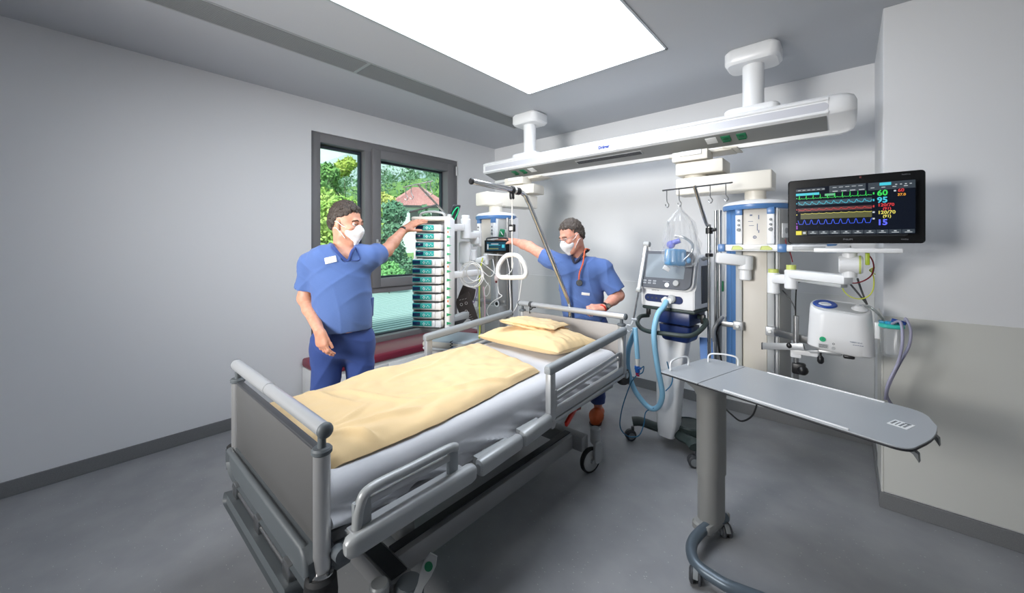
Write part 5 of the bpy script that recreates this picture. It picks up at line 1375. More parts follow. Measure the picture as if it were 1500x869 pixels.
# support arm for the tubes
m_armw = m_white2
p0 = V(938, 428, -.12); p1 = V(950, 358, -.10); p2 = V(936, 425, -.22); p3 = V(928, 468, -.30)
obj('support_arm', G().bar(V(950, 428, -.02), p1, .03, .022, .006), m_armw, ve, world=False)
obj('support_arm', G().bar(p1 + Vector((-.012, -.012, 0)), p2, .024, .03, .006), m_armw, ve, world=False)
g = G().cyl(p1 + Vector((.02, -.015, 0)), p1 + Vector((-.03, -.015, 0)), .022, n=20, bev=.004); g.cyl(p2 + Vector((.018, 0, 0)), p2 + Vector((-.018, 0, 0)), .02, n=20, bev=.004); obj('arm_joint', g, m_lgrey, ve, world=False)
obj('steel_rod', G().cyl(p2, p3, .007, n=12), m_chrome, ve, world=False)
g = G().cyl(p3 + Vector((-.012, 0, 0)), p3 + Vector((.03, 0, .0)), .010, n=12); g.bar(p3, p3 + Vector((-.02, -.01, -.06)), .014, .012, .003); g.tube(spline([p3 + Vector((-.02, -.01, -.05)), p3 + Vector((-.05, -.01, -.05)), p3 + Vector((-.055, -.01, -.085)), p3 + Vector((-.03, -.01, -.10)), p3 + Vector((-.01, -.01, -.08))], 5), .005, 8); obj('tube_holder', g, m_white2, ve, world=False)
# corrugated breathing tubes
m_tube = mat('pale_blue_tube', (142, 196, 226), .35)
def ribbed(pts, r, n=10):
    q = spline(pts, n); 
    # resample evenly
    L_ = [0]
    for a_, b_ in zip(q, q[1:]): L_.append(L_[-1] + (b_ - a_).length)
    out = []; s = 0; i = 0; step = .006
    while s < L_[-1]:
        while L_[i + 1] < s: i += 1
        out.append(q[i].lerp(q[i + 1], (s - L_[i]) / max(1e-9, L_[i + 1] - L_[i]))); s += step
    return G().tube(out, [r * (1.0 if k % 2 else .9) for k in range(len(out))], 12)
g = ribbed([Vector((.055, -.185, 1.155)), V(972, 450, -.24), V(963, 462, -.31), V(958, 490, -.33), V(962, 530, -.30), V(968, 562, -.26), V(970, 580, -.25), V(965, 595, -.25), V(955, 599, -.26), V(943, 590, -.27), V(928, 568, -.28), V(920, 540, -.29), V(920, 515, -.30), V(926, 495, -.31), V(931, 484, -.32)], .0205)
obj('breathing_tube', g, m_tube, ve, world=False, smooth=180)
g = ribbed([V(930, 480, -.335), V(932, 500, -.345), V(934, 526, -.35)], .019); obj('breathing_tube', g, m_tube, ve, world=False, smooth=180)
g = G().cyl(V(934, 524, -.35), V(934, 537, -.35), .017, .012, n=16); o = obj('patient_connector', g, m_white, ve, world=False)
g = G().cyl(V(933, 536, -.35), V(934, 546, -.35), .019, .017, n=16, bev=.003); g.cyl(V(930, 540, -.36), V(939, 540, -.35), .009, n=12); obj('blue_connector', g, mat('connector_blue', (32, 96, 180), .35), o, world=False)
obj('red_ring', G().cyl(V(934, 546, -.35), V(934, 551, -.35), .015, .013, n=16), mat('pink_red_plastic', (214, 50, 96), .4), o, world=False)
m_sline = mat('teal_blue_line', (40, 110, 150), .4)
def cl(pts, r): return obj('sensor_line', G().tube(spline([V(*p_) for p_ in pts], 7), r, 8), m_sline, ve, world=False)
cl([(939, 540, -.35), (943, 537, -.34), (941, 546, -.35), (933, 550, -.36), (925, 560, -.38), (917, 580, -.38), (911, 600, -.38), (908, 622, -.38), (913, 634, -.37), (923, 640, -.35), (936, 638, -.33), (943, 622, -.30), (946, 604, -.28), (958, 598, -.27)], .004)
cl([(975, 573, -.25), (983, 564, -.22), (985, 553, -.2), (981, 545, -.2), (977, 530, -.22)], .004)

# ================================================================ bag hanging from the infusion stand
m_film = film('clear_film', .11, .07)
def hooked(px): 
    f = (px - 970) / 103; return h0.lerp(h1, f)
q = hooked(995.5) + Vector((.005, -.005, -.125))
bg_ = thing('resuscitation_bag', 'clear plastic bag holding a pale blue breathing bag on a hook above the ventilator', 'plastic bag', (q.x, q.y, q.z - .30))
A = []; NB = 56
prof_ = [(0, .010), (-.03, .018), (-.06, .045), (-.11, .085), (-.18, .10), (-.26, .118), (-.33, .122), (-.39, .115), (-.425, .08), (-.43, .02)]
dX = Vector((RT[0], RT[1], 0)); dY = Vector((FW[0], FW[1], 0))
for k, (dz, r) in enumerate(prof_):
    row = []
    for j in range(NB):
        t_ = 2 * PI * j / NB; w = 1 + .38 * nz(j * .75, k * 1.3, 3) * (1 if k > 0 else 0)
        row.append(q + dX * (r * w * math.cos(t_) + .012 * (k / 9)) + dY * (r * .62 * w * math.sin(t_)) + Vector((0, 0, dz + .02 * nz(j * .9, k * 1.4, 9))))
    A.append(row)
obj('bag_film', G().sheet(A, wrap=True), m_film, bg_, smooth=28)
c = P(989, 377, d=(Vector(q) - Vector(EYE)).dot(Vector(FW)))
m_pb = mat('pale_blue_silicone', (92, 150, 196), .35)
g = G().box(c, (.135, .075, .12), Matrix.Rotation(YAW, 3, 'Z') @ Matrix.Rotation(R(3), 3, 'Y'), .018, 3); obj('blue_pouch', g, m_pb, bg_)
g = G().ball(c + Vector((-.03, 0, .09)), (.03, .026, .03), 14); g.cyl(c + Vector((-.05, 0, .09)), c + Vector((.03, .01, .12)), .018, n=14); obj('valve', g, mat('violet_blue_valve', (92, 104, 200), .3), bg_)
g = G().tube(spline([c + Vector((.06, .0, -.02)), c + Vector((.10, .02, .03)), c + Vector((.11, .02, .09)), c + Vector((.06, .0, .14)), c + Vector((.0, .0, .15))], 6), .010, 10); obj('oxygen_hose', g, glassy('clear_hose2', (226, 232, 236), .55, .1), bg_)
g = G().ball(c + Vector((.085, .02, -.02)), (.018, .015, .022), 12); obj('blue_connector', g, m_pb, bg_)
g = G().box(c + Vector((-.05, -.03, -.08)), (.05, .006, .03), Matrix.Rotation(YAW, 3, 'Z') @ Matrix.Rotation(R(30), 3, 'Y'), .002); obj('paper_tag', g, m_white2, bg_)

# ================================================================ outside the window
m_deck = mat('pale_deck_boards', (172, 190, 198), .6)
g = G()
for k in range(38):
    x = WX - .42 - k * .15; g.span((x - .095, -1.5, .26), (x, 9.5, .30))
struct('terrace_deck', g, m_deck, smooth=0)
struct('terrace_slab', G().span((WX - 6, -1.5, .0), (WX - .33, 9.5, .22)), m_dgrey, smooth=0)
m_ground = mat('meadow', (96, 128, 70), .9, noise=(.4, (120, 146, 84)))
NXg = 40
A = []
for i in range(NXg + 1):
    d = 12 + i * 4.2; row = []
    for j in range(31):
        s_ = -1.25 + j * .058
        h = -1.0 + 27 * (1 / (1 + math.exp(-(d - 82) / 12))) * (.62 + .5 * (s_ + .75) * 1.0) + .9 * nz(d * .06, s_ * 5) - .04 * max(0, 40 - d)
        q = EYE + FW * d + RT * (s_ * d); row.append((q[0], q[1], h))
    A.append(row)
struct('hillside', G().sheet(A), m_ground, smooth=60)
HILL = A


def leaf_mat(name, c1, c2):
    m = mat(name, c1, .7, noise=(1.6, c2)); return m


def leaves(blobs, n, s, seed):
    r = np.random.default_rng(seed); g = G(); tot = sum(b[1][0] * b[1][1] for b in blobs)
    for c, rad in blobs:
        k = int(n * rad[0] * rad[1] / tot); c = np.array(c)
        v = r.normal(size=(k, 3)); v /= np.linalg.norm(v, axis=1)[:, None]
        f = r.uniform(.55, 1.05, size=(k, 1)); p = c + v * f * np.array(rad)
        a = r.normal(size=(k, 3)); a /= np.linalg.norm(a, axis=1)[:, None]; b = np.cross(a, v); b /= np.linalg.norm(b, axis=1)[:, None] + 1e-9
        sz = s * r.uniform(.6, 1.3, size=(k, 1))
        q = np.stack([p - a * sz, p + b * sz * .5, p + a * sz, p - b * sz * .5], axis=1).reshape(-1, 3)
        g.add(q.tolist(), [(4 * i, 4 * i + 1, 4 * i + 2, 4 * i + 3) for i in range(k)])
    return g


def tree(name, label, spots, base, col, n, s, seed, d, group=None):
    blobs = []
    for px, py, r_, dd in spots:
        c = P(px, py, d=d + dd); rr_ = r_ * d / FPX; blobs.append((tuple(c), (rr_, rr_, rr_ * .9)))
    b = P(base[0], base[1], d=d); gz = -1.2
    t = thing(name, label, 'tree', (b.x, b.y, gz), 0, group)
    g = leaves(blobs, n, s, seed); obj('crown', g, leaf_mat(name + str(seed), *col), t, smooth=0)
    g = G().tube([(b.x, b.y, gz), (b.x, b.y, b.z * .5 + gz * .5), tuple(b)], [.03 * d / 6 * .4, .02 * d / 6 * .4, .008 * d / 6 * .4], 8)
    obj('trunk', g, mat('bark', (84, 72, 58), .9), t)
    return t
tree('leafy_tree', 'bright yellow green leafy tree filling the left window pane', [(490, 320, 40, 0), (520, 335, 40, .6), (500, 370, 50, .2), (470, 300, 30, .5), (535, 310, 26, .8), (480, 400, 50, 0)], (500, 360), ((142, 178, 84), (196, 206, 118)), 13000, .068, 1, 11)
tree('leafy_tree', 'mid green tree rising behind the bright tree in the left pane', [(478, 256, 18, 0), (470, 275, 20, 0), (486, 285, 18, 1)], (476, 280), ((92, 134, 74), (126, 164, 92)), 3600, .18, 2, 26)
tree('leafy_tree', 'olive yellow tree top on the hill seen in the left pane', [(503, 246, 12, 0), (512, 240, 10, 0), (493, 252, 9, 0)], (505, 262), ((150, 168, 70), (186, 190, 92)), 2000, .26, 3, 40)
tree('leafy_tree', 'dense blue green tree in front of the house in the right pane', [(575, 312, 20, 0), (567, 340, 24, 0), (568, 368, 26, .3), (556, 375, 26, 0), (578, 345, 10, .4), (590, 392, 20, .5)], (575, 350), ((88, 128, 108), (120, 156, 128)), 12000, .075, 4, 14)
tree('leafy_bush', 'light green pointed bush low in the right pane', [(570, 398, 16, 0), (562, 405, 14, 0), (580, 404, 13, 0)], (570, 408), ((98, 158, 100), (134, 182, 116)), 2600, .055, 5, 10)
tree('leafy_tree', 'small dark tree standing before the white house wall', [(622, 305, 5, 0), (620, 311, 6, 0), (625, 316, 6, 0)], (621, 322), ((84, 116, 98), (108, 144, 116)), 900, .18, 6, 34)
tree('leafy_tree', 'pale yellowish tree beside the left end of the red roof', [(560, 290, 9, 0), (570, 296, 10, 0), (556, 302, 10, 0)], (562, 306), ((186, 184, 104), (206, 204, 130)), 1600, .18, 7, 32)
# hill forest: nobody could count it
r = np.random.default_rng(21); blobs = []
for i in range(8, NXg, 1):
    for j in range(31):
        for _ in range(2 if i > 12 else 1):
            q = HILL[i][j]; rr_ = r.uniform(1.0, 2.4) * (.7 + i / 40)
            if 610 - 50 < 0: pass
            blobs.append(((q[0] + r.uniform(-2, 2), q[1] + r.uniform(-2, 2), q[2] + rr_ * .7), (rr_, rr_, rr_ * 1.1)))
HP = P(614, 330, d=54)
blobs = [b for b in blobs if (np.array(b[0][:2]) - np.array(HP[:2])).dot(FW[:2]) > 6 or abs((np.array(b[0][:2]) - np.array(HP[:2])).dot(RT[:2])) > 7]
g = leaves(blobs, 52000, .45, 22); o = obj('hillside_forest', g, leaf_mat('forest_leaves', (84, 118, 98), (120, 150, 118)), smooth=0); tag(o, 'hazy green forest covering the hillside beyond the house', 'forest', kind='stuff')
# the house
hm = Matrix.Translation((HP.x, HP.y, 0)) @ Matrix.Rotation(YAW + R(14), 4, 'Z')
hz = HP.z; ez = P(610, 305, d=54).z
hs = thing('house', 'white house with a pinkish red tiled hip roof among the trees outside', 'house', (HP.x, HP.y, -1), YAW + R(14))
def hl(a, b, c): return hm @ Vector((a, b, c))
W2, D2 = 4.3, 3.6
m_hw = mat('white_render', (226, 232, 240), .8); m_rf = mat('red_roof_tiles', (186, 124, 130), .8, noise=(3, (198, 140, 144)))
g = G(); bx = [(-W2 + .8, -D2 + .5), (W2 - .3, -D2 + .5), (W2 - .3, D2 - .5), (-W2 + .8, D2 - .5)]
g.add([hl(a, b, z) for z in (-1.2, ez + .1) for a, b in bx], [(0, 1, 5, 4), (1, 2, 6, 5), (2, 3, 7, 6), (3, 0, 4, 7), (4, 5, 6, 7)]); obj('house_wall', g, m_hw, hs, smooth=0)
az = P(608, 275, d=54).z
ev = [hl(-W2, -D2, ez), hl(W2, -D2, ez), hl(W2, D2, ez), hl(-W2, D2, ez)]; r0, r1 = hl(-.9, 0, az), hl(.5, 0, az)
g = G().add([*ev, r0, r1], [(0, 1, 5, 4), (1, 2, 5), (2, 3, 4, 5), (3, 0, 4), (3, 2, 1, 0)])
for k in range(34):
    u = (k + .5) / 34; a = ev[0].lerp(ev[1], u); b = r0.lerp(r1, min(1, max(0, (u - .2) / .5))) if .2 < u < .75 else (r0 if u <= .2 else r1)
    f = 1.0 if .2 < u < .75 else (u / .2 if u <= .2 else (1 - u) / .25)
    g.tube([a + Vector((0, 0, .02)), a.lerp(b, f) + Vector((0, 0, .02))], .05, 5)
obj('roof', g, m_rf, hs, smooth=0)
g = G()
for a, b in zip(ev, ev[1:] + ev[:1]): g.bar(a - Vector((0, 0, .12)), b - Vector((0, 0, .12)), .1, .3)
obj('eaves', g, m_dgrey, hs, smooth=0)
for a in (-.6, 2.2): obj('house_window', G().box(hl(a, -D2 + .47, ez - 1.3), (1.2, .08, 1.3), hm.to_3x3()), m_dgrey, hs)

# ================================================================ people: smooth bodies grown from a distance field
class Field:
    def __init__(s, lo, hi, h):
        s.lo = np.array(lo, float); s.h = h; s.n = np.ceil((np.array(hi) - s.lo) / h).astype(int) + 1
        s.f = np.full(tuple(s.n), 1.0, np.float32)

    def sub(s, lo, hi):
        a = np.clip(np.floor((np.array(lo) - s.lo) / s.h).astype(int), 0, s.n - 1); b = np.clip(np.ceil((np.array(hi) - s.lo) / s.h).astype(int) + 1, 1, s.n)
        sl = tuple(slice(int(i), int(j)) for i, j in zip(a, b))
        ax = [s.lo[i] + s.h * np.arange(a[i], b[i], dtype=np.float32) for i in range(3)]
        return sl, np.meshgrid(*ax, indexing='ij', sparse=True)

    def put(s, sl, d, k):
        a = s.f[sl]
        if k > 0:
            hh = np.clip(k - np.abs(a - d), 0, None) / k; s.f[sl] = np.minimum(a, d) - hh * hh * k * .25
        else: s.f[sl] = np.minimum(a, d)

    def cap(s, a, b, ra, rb=None, k=.02, flat=None):
        """tapered limb; flat=(unit vector, factor) thins it along that vector"""
        rb = ra if rb is None else rb; a = np.array(a, float); b = np.array(b, float); m = max(ra, rb) + k + 3 * s.h
        sl, (X, Y, Z) = s.sub(np.minimum(a, b) - m, np.maximum(a, b) + m)
        ab = b - a; L = ab.dot(ab) + 1e-12
        t = np.clip(((X - a[0]) * ab[0] + (Y - a[1]) * ab[1] + (Z - a[2]) * ab[2]) / L, 0, 1)
        dx, dy, dz = X - a[0] - t * ab[0], Y - a[1] - t * ab[1], Z - a[2] - t * ab[2]
        q = dx * dx + dy * dy + dz * dz
        if flat is not None:
            n, fk = flat; e = dx * n[0] + dy * n[1] + dz * n[2]; q = q + e * e * (1 / fk ** 2 - 1)
        d = (np.sqrt(q) - (ra + (rb - ra) * t)) * (1.0 if flat is None else .9); s.put(sl, d.astype(np.float32), k); return s

    def ell(s, c, r, M=None, k=.02, cut=False):
        c = np.array(c, float); r = np.array(r, float); m = r.max() + k + 3 * s.h; M = np.eye(3) if M is None else M   # rows of M: axes
        sl, (X, Y, Z) = s.sub(c - m, c + m)
        q = [((X - c[0]) * M[i][0] + (Y - c[1]) * M[i][1] + (Z - c[2]) * M[i][2]) for i in range(3)]
        k0 = np.sqrt(sum((q[i] / r[i]) ** 2 for i in range(3))); k1 = np.sqrt(sum((q[i] / r[i] ** 2) ** 2 for i in range(3))) + 1e-6
        d = (k0 * (k0 - 1) / k1).astype(np.float32)
        if cut:
            a = s.f[sl]; d = -d; hh = np.clip(k - np.abs(a - d), 0, None) / k; s.f[sl] = np.maximum(a, d) + hh * hh * k * .25
        else: s.put(sl, d, k)
        return s

    def keep(s, p, n, lo=None, hi=None, k=0.0):
        """cut away the side of the plane through p that n points to (within a box if given)"""
        lo = s.lo if lo is None else lo; hi = s.lo + s.n * s.h if hi is None else hi
        sl, (X, Y, Z) = s.sub(lo, hi); n = np.array(n, float); n = n / np.linalg.norm(n)
        d = ((X - p[0]) * n[0] + (Y - p[1]) * n[1] + (Z - p[2]) * n[2]).astype(np.float32); a = s.f[sl]; o_ = np.maximum(a, d)
        if k > 0:
            hh = np.clip(k - np.abs(a - d), 0, None) / k; o_ = o_ + hh * hh * k * .25
        s.f[sl] = o_; return s

    def wobble(s, fn, lo=None, hi=None):
        lo = s.lo if lo is None else lo; hi = s.lo + s.n * s.h if hi is None else hi
        sl, (X, Y, Z) = s.sub(lo, hi); s.f[sl] += fn(X, Y, Z).astype(np.float32); return s

    def mesh(s):
        f = s.f; f[0] = f[-1] = 1; f[:, 0] = f[:, -1] = 1; f[:, :, 0] = f[:, :, -1] = 1
        ins = f < 0; nx, ny, nz_ = f.shape
        cnt = np.zeros((nx - 1, ny - 1, nz_ - 1), np.int8)
        for i in (0, 1):
            for j in (0, 1):
                for k in (0, 1): cnt += ins[i:nx - 1 + i, j:ny - 1 + j, k:nz_ - 1 + k]
        act = (cnt > 0) & (cnt < 8); I = np.argwhere(act); idx = np.full(act.shape, -1, np.int32); idx[act] = np.arange(len(I))
        acc = np.zeros((len(I), 3)); num = np.zeros(len(I))
        cs = [(0, 0, 0), (1, 0, 0), (0, 1, 0), (1, 1, 0), (0, 0, 1), (1, 0, 1), (0, 1, 1), (1, 1, 1)]
        for a in range(8):
            for ax in range(3):
                if cs[a][ax]: continue
                bq = list(cs[a]); bq[ax] = 1
                fa = f[I[:, 0] + cs[a][0], I[:, 1] + cs[a][1], I[:, 2] + cs[a][2]]; fb = f[I[:, 0] + bq[0], I[:, 1] + bq[1], I[:, 2] + bq[2]]
                m = (fa < 0) != (fb < 0); t = np.where(m, fa / (fa - fb + 1e-12), 0)
                for c in range(3):
                    v = cs[a][c] + (t if c == ax else 0); acc[:, c] += np.where(m, v, 0)
                num += m
        V_ = s.lo + s.h * (I + acc / num[:, None]); faces = []
        for ax in range(3):
            o = [(1, 2), (2, 0), (0, 1)][ax]
            s0 = [slice(None)] * 3; s1 = [slice(None)] * 3; s0[ax] = slice(0, -1); s1[ax] = slice(1, None)
            ch = ins[tuple(s0)] != ins[tuple(s1)]; E = np.argwhere(ch)
            E = E[(E[:, o[0]] > 0) & (E[:, o[1]] > 0) & (E[:, o[0]] < act.shape[o[0]]) & (E[:, o[1]] < act.shape[o[1]])]
            neg = ins[E[:, 0], E[:, 1], E[:, 2]]
            def at(da, db):
                q = E.copy(); q[:, o[0]] += da; q[:, o[1]] += db; return idx[q[:, 0], q[:, 1], q[:, 2]]
            qd = np.stack([at(-1, -1), at(0, -1), at(0, 0), at(-1, 0)], 1); qd[~neg] = qd[~neg][:, ::-1]; faces.append(qd)
        F = np.concatenate(faces); F = F[(F >= 0).all(1)]
        return V_, F

    def build(s, name, m, parent=None, relax=1):
        V_, F = s.mesh()
        lab = np.arange(len(V_))                      # keep the largest connected surface
        while True:
            m_ = lab[F].min(1); new = lab.copy()
            for c in range(4): np.minimum.at(new, F[:, c], m_)
            new = new[new]
            if (new == lab).all(): break
            lab = new
        big = np.bincount(lab).argmax(); F = F[lab[F[:, 0]] == big]
        used = np.unique(F); mp_ = np.full(len(V_), -1); mp_[used] = np.arange(len(used)); V_ = V_[used]; F = mp_[F]
        for _ in range(relax):                       # light smoothing
            acc = np.zeros_like(V_); num = np.zeros(len(V_))
            for a, b in ((0, 1), (1, 2), (2, 3), (3, 0)):
                for x, y in ((a, b), (b, a)):
                    np.add.at(acc, F[:, x], V_[F[:, y]]); np.add.at(num, F[:, x], 1)
            V_ = V_ * .5 + .5 * acc / np.maximum(num, 1)[:, None]
        me = bpy.data.meshes.new(name); M = world_m(parent).inverted()
        if parent is not None: V_ = V_ @ np.array(M.to_3x3()).T + np.array(M.translation)
        me.vertices.add(len(V_)); me.vertices.foreach_set('co', V_.ravel())
        me.loops.add(F.size); me.loops.foreach_set('vertex_index', F.ravel().astype(np.int32))
        me.polygons.add(len(F)); me.polygons.foreach_set('loop_start', np.arange(0, F.size, 4, dtype=np.int32)); me.polygons.foreach_set('loop_total', np.full(len(F), 4, np.int32))
        me.polygons.foreach_set('use_smooth', np.ones(len(F), bool)); me.update(); me.validate(); me.materials.append(m)
        o = bpy.data.objects.new(name, me); COL.objects.link(o)
        if parent is not None: o.parent = parent; MW[o.name] = world_m(parent)
        return o


def A3(v): return np.array(v, float)
def unit(v): v = A3(v); return v / np.linalg.norm(v)
TOW = -FW                                            # towards the viewer's side of the room
m_skin = mat('skin', (214, 158, 132), .5, sss=.15, noise=(40, (206, 146, 120)))
m_skin2 = mat('skin_rosy', (220, 164, 142), .5, sss=.15, noise=(40, (212, 148, 128)))
m_scrub = mat('scrub_blue', (76, 104, 162), .85, sheen=.12, noise=(500, (82, 110, 168)), bump=(22, .08, .004))
m_trous = mat('scrub_trouser_blue', (42, 66, 128), .85, sheen=.12, noise=(500, (47, 72, 136)), bump=(22, .08, .004))
m_hair = mat('dark_brown_hair', (44, 36, 32), .6, noise=(160, (66, 54, 46)), bump=(180, .5, .004))
m_hair2 = mat('greying_brown_hair', (58, 50, 46), .6, noise=(160, (88, 78, 70)), bump=(180, .5, .004))
m_mask = mat('white_mask', (238, 238, 240), .8)
m_eye = mat('eye_white', (226, 222, 216), .25); m_iris = mat('dark_iris', (40, 30, 24), .15)
m_brow = mat('dark_brow', (50, 38, 30), .8)


def hand(f, wrist, fwd, back, thumb, curl, spread=.10, k=.006, sc=1.0, tcurl=(.5, .3), thumb_out=.75):
    """palm and five fingers: fwd points along the hand, back out of the back of the hand, thumb = +1/-1 side"""
    F = unit(fwd); B = A3(back); B = unit(B - F * B.dot(F)); Sd = np.cross(F, B) * thumb          # Sd: towards the thumb
    w = A3(wrist)
    names = [(.030, .088, (.040, .026, .021), .0090), (.010, .092, (.045, .029, .022), .0092), (-.011, .088, (.041, .027, .021), .0088), (-.031, .080, (.032, .021, .019), .0078)]
    for sd, fl, seg, r in names:
        kn = w + (F * fl + Sd * sd) * sc
        f.cap(w + (F * .012 + Sd * sd * .62) * sc, kn, .0165 * sc, .0135 * sc, .016, flat=(B, .82))
    f.cap(w + (F * .03 + Sd * .012) * sc - B * .006, w + (F * .07 - Sd * .02) * sc - B * .006, .018 * sc, .015 * sc, .02)
    for i, (sd, fl, seg, r) in enumerate(names):
        p = w + (F * fl + Sd * sd) * sc; c = curl[i] if hasattr(curl[i], '__len__') else (curl[i], curl[i] * 1.1, curl[i] * .7); ang = 0; spr = spread * (sd / .03)
        d0 = unit(F * math.cos(spr) + Sd * math.sin(spr))
        for j in range(3):
            ang += c[j]; d = d0 * math.cos(ang) - B * math.sin(ang); q = p + d * seg[j] * sc
            f.cap(p, q, (r - .0006 * j) * sc, (r - .0006 * (j + 1)) * sc, k); p = q
    p = w + (F * .022 + Sd * .024) * sc - B * .004; d = unit(F * (1 - thumb_out * .5) + Sd * thumb_out - B * .25)
    q = p + d * .044 * sc; f.cap(p, q, .0165 * sc, .0115 * sc, .014)
    for c_, L in zip(tcurl, (.032, .026)):
        d = unit(d + F * c_ - B * c_ * .3); p = q; q = p + d * L * sc; f.cap(p, q, .0105 * sc, .0085 * sc, k)


def head_axes(fwd, up): 
    Fh = unit(fwd); U = A3(up); U = unit(U - Fh * U.dot(Fh)); return Fh, U, np.cross(U, Fh)           # third: the person's left


def head(f, c, fwd, up, neck, sc=1.0, nr=(.055, .062)):
    F, U, L = head_axes(fwd, up); M = np.array([F, L, U]); c = A3(c)
    def w(a, l, u): return c + (F * a + L * l + U * u) * sc
    f.ell(w(-.012, 0, .040), (.100 * sc, .078 * sc, .098 * sc), M, .02)
    f.ell(w(.022, 0, -.030), (.074 * sc, .064 * sc, .090 * sc), M, .03)
    f.cap(w(.015, .045, -.075), w(.062, .014, -.108), .022 * sc, .020 * sc, .03); f.cap(w(.015, -.045, -.075), w(.062, -.014, -.108), .022 * sc, .020 * sc, .03)
    f.ell(w(.070, 0, -.108), (.022 * sc, .024 * sc, .02 * sc), M, .02)
    f.cap(w(.088, -.028, .030), w(.088, .028, .030), .012 * sc, .012 * sc, .018)                          # brow
    for s_ in (1, -1):
        f.ell(w(.094, .031 * s_, .010), (.014 * sc, .017 * sc, .012 * sc), M, .010, cut=True)                # socket
        f.ell(w(.072, .045 * s_, -.022), (.022 * sc, .02 * sc, .018 * sc), M, .02)                           # cheek
        f.ell(w(-.004, .079 * s_, -.004), (.019 * sc, .010 * sc, .033 * sc), M, .006)                         # ear
        f.ell(w(.006, .076 * s_, -.030), (.010 * sc, .008 * sc, .012 * sc), M, .006)
    f.cap(w(.092, 0, .016), w(.112, 0, -.022), .010 * sc, .013 * sc, .012)
    for s_ in (1, -1): f.ell(w(.103, .011 * s_, -.026), (.010 * sc, .009 * sc, .009 * sc), M, .008)
    f.cap(w(.088, -.020, -.062), w(.088, .020, -.062), .009 * sc, .009 * sc, .010)                         # lips
    f.cap(w(-.022, 0, -.05), neck, nr[0], nr[1], .03)
    return w, M


def face_bits(par, w, M, sc=1.0, brow=m_brow):
    F, L, U = M; R3 = Matrix([Vector(F), Vector(L), Vector(U)]).transposed()
    for s_ in (1, -1):
        e = obj('eye', G().ball(w(.082, .031 * s_, .009), .0125 * sc, 14), m_eye, par)
        obj('iris', G().ball(w(.0895, .0315 * s_, .008), (.0055 * sc, .0058 * sc, .0058 * sc), 12, R3), m_iris, e)
        pts = [w(.098, .012 * s_, .028), w(.100, .026 * s_, .035), w(.092, .042 * s_, .032), w(.080, .053 * s_, .024)]
        obj('eyebrow', G().tube(spline(pts, 5), .0034 * sc, 6), brow, par)
        obj('eyelid', G().tube(spline([w(.091, .018 * s_, .010), w(.0975, .030 * s_, .0175), w(.088, .044 * s_, .010)], 5), .0035 * sc, 6), m_skin, par)


def mask_on(par, w, M, sc=1.0):
    F, L, U = M; c = w(.066, 0, -.050)
    f = Field(c - .11, c + .11, .003)
    f.ell(w(.060, 0, -.046), (.058 * sc, .064 * sc, .046 * sc), M, .01)
    f.cap(w(.116, 0, -.030), w(.106, 0, -.078), .010, .010, .04)
    f.cap(w(.098, 0, .000), w(.11, 0, -.03), .010, .014, .03)
    f.cap(w(.070, 0, -.095), w(.08, 0, -.112), .026, .022, .03)
    f.keep(w(.040, 0, 0), -F)
    o = f.build('face_mask', m_mask, par, 2)
    obj('mask_seam', G().tube(spline([w(.109, 0, -.000), w(.130, 0, -.034), w(.127, 0, -.062), w(.112, 0, -.10)], 6), .0016, 6), m_white2, o)
    for s_ in (1, -1):
        for (a, b) in ((-.018, .012), (-.085, -.03)):
            obj('mask_strap', G().tube(spline([w(.050, .060 * s_, a), w(.03, .078 * s_, a * .6 + b * .2), w(.0, .088 * s_, b), w(-.020, .084 * s_, b)], 6), .0022, 6), m_mask, o)
    return o


def hair_on(par, m, w, M, sc, tilt, grow, c0, front=.0):
    F, L, U = M; c = w(-.012, 0, .035)
    f = Field(c - .16, c + .16, .003)
    f.ell(w(-.015, 0, .048), ((.101 + grow * .7) * sc, (.078 + grow * .45) * sc, (.099 + grow * .9) * sc), M, .01)
    f.ell(w(-.045, 0, .0), ((.064 + grow * .3) * sc, (.070 + grow * .3) * sc, .075 * sc), M, .03)
    n = np.array(F) * tilt[0] - np.array(U) * tilt[1]
    f.keep(w(c0[0] + .012, 0, c0[1] - .008), n, k=.035)
    f.wobble(lambda X, Y, Z: .0036 * np.sin(X * 330 + 3 * np.sin(Y * 120)) * np.sin(Y * 290 + Z * 90 + 2 * np.sin(X * 110)) + .0042 * np.sin(Z * 130 + X * 90 + 2 * np.sin(Y * 60)) * np.sin(X * 116 - Y * 120))
    for s_ in (1, -1):
        f.ell(w(-.004, .085 * s_, -.008), (.024 * sc, .016 * sc, .040 * sc), M, .006, cut=True)
        f.ell(w(.075, .068 * s_, .055), (.036 * sc, .026 * sc, .034 * sc), M, .02, cut=True) if front else None
    return f.build('hair', m, par, 1)


def folds(dirs):
    def fn(X, Y, Z):
        o = 0
        for i, (k, a, ph, wv) in enumerate(dirs):
            p_ = k[0] * X + k[1] * Y + k[2] * Z
            o = o - a * (1 - np.abs(np.sin(p_ * .5 + ph + wv * np.sin(8 * Z + 6 * X - 5 * Y + i)))) ** 3 * (.5 + .5 * np.sin(11 * Z - 9 * X + 7 * Y + 2.3 * i))
        return o
    return fn


def q3(px, py, d): return A3(P(px, py, d=d))
def bbox(pts, m): pts = np.array(pts); return pts.min(0) - m, pts.max(0) + m

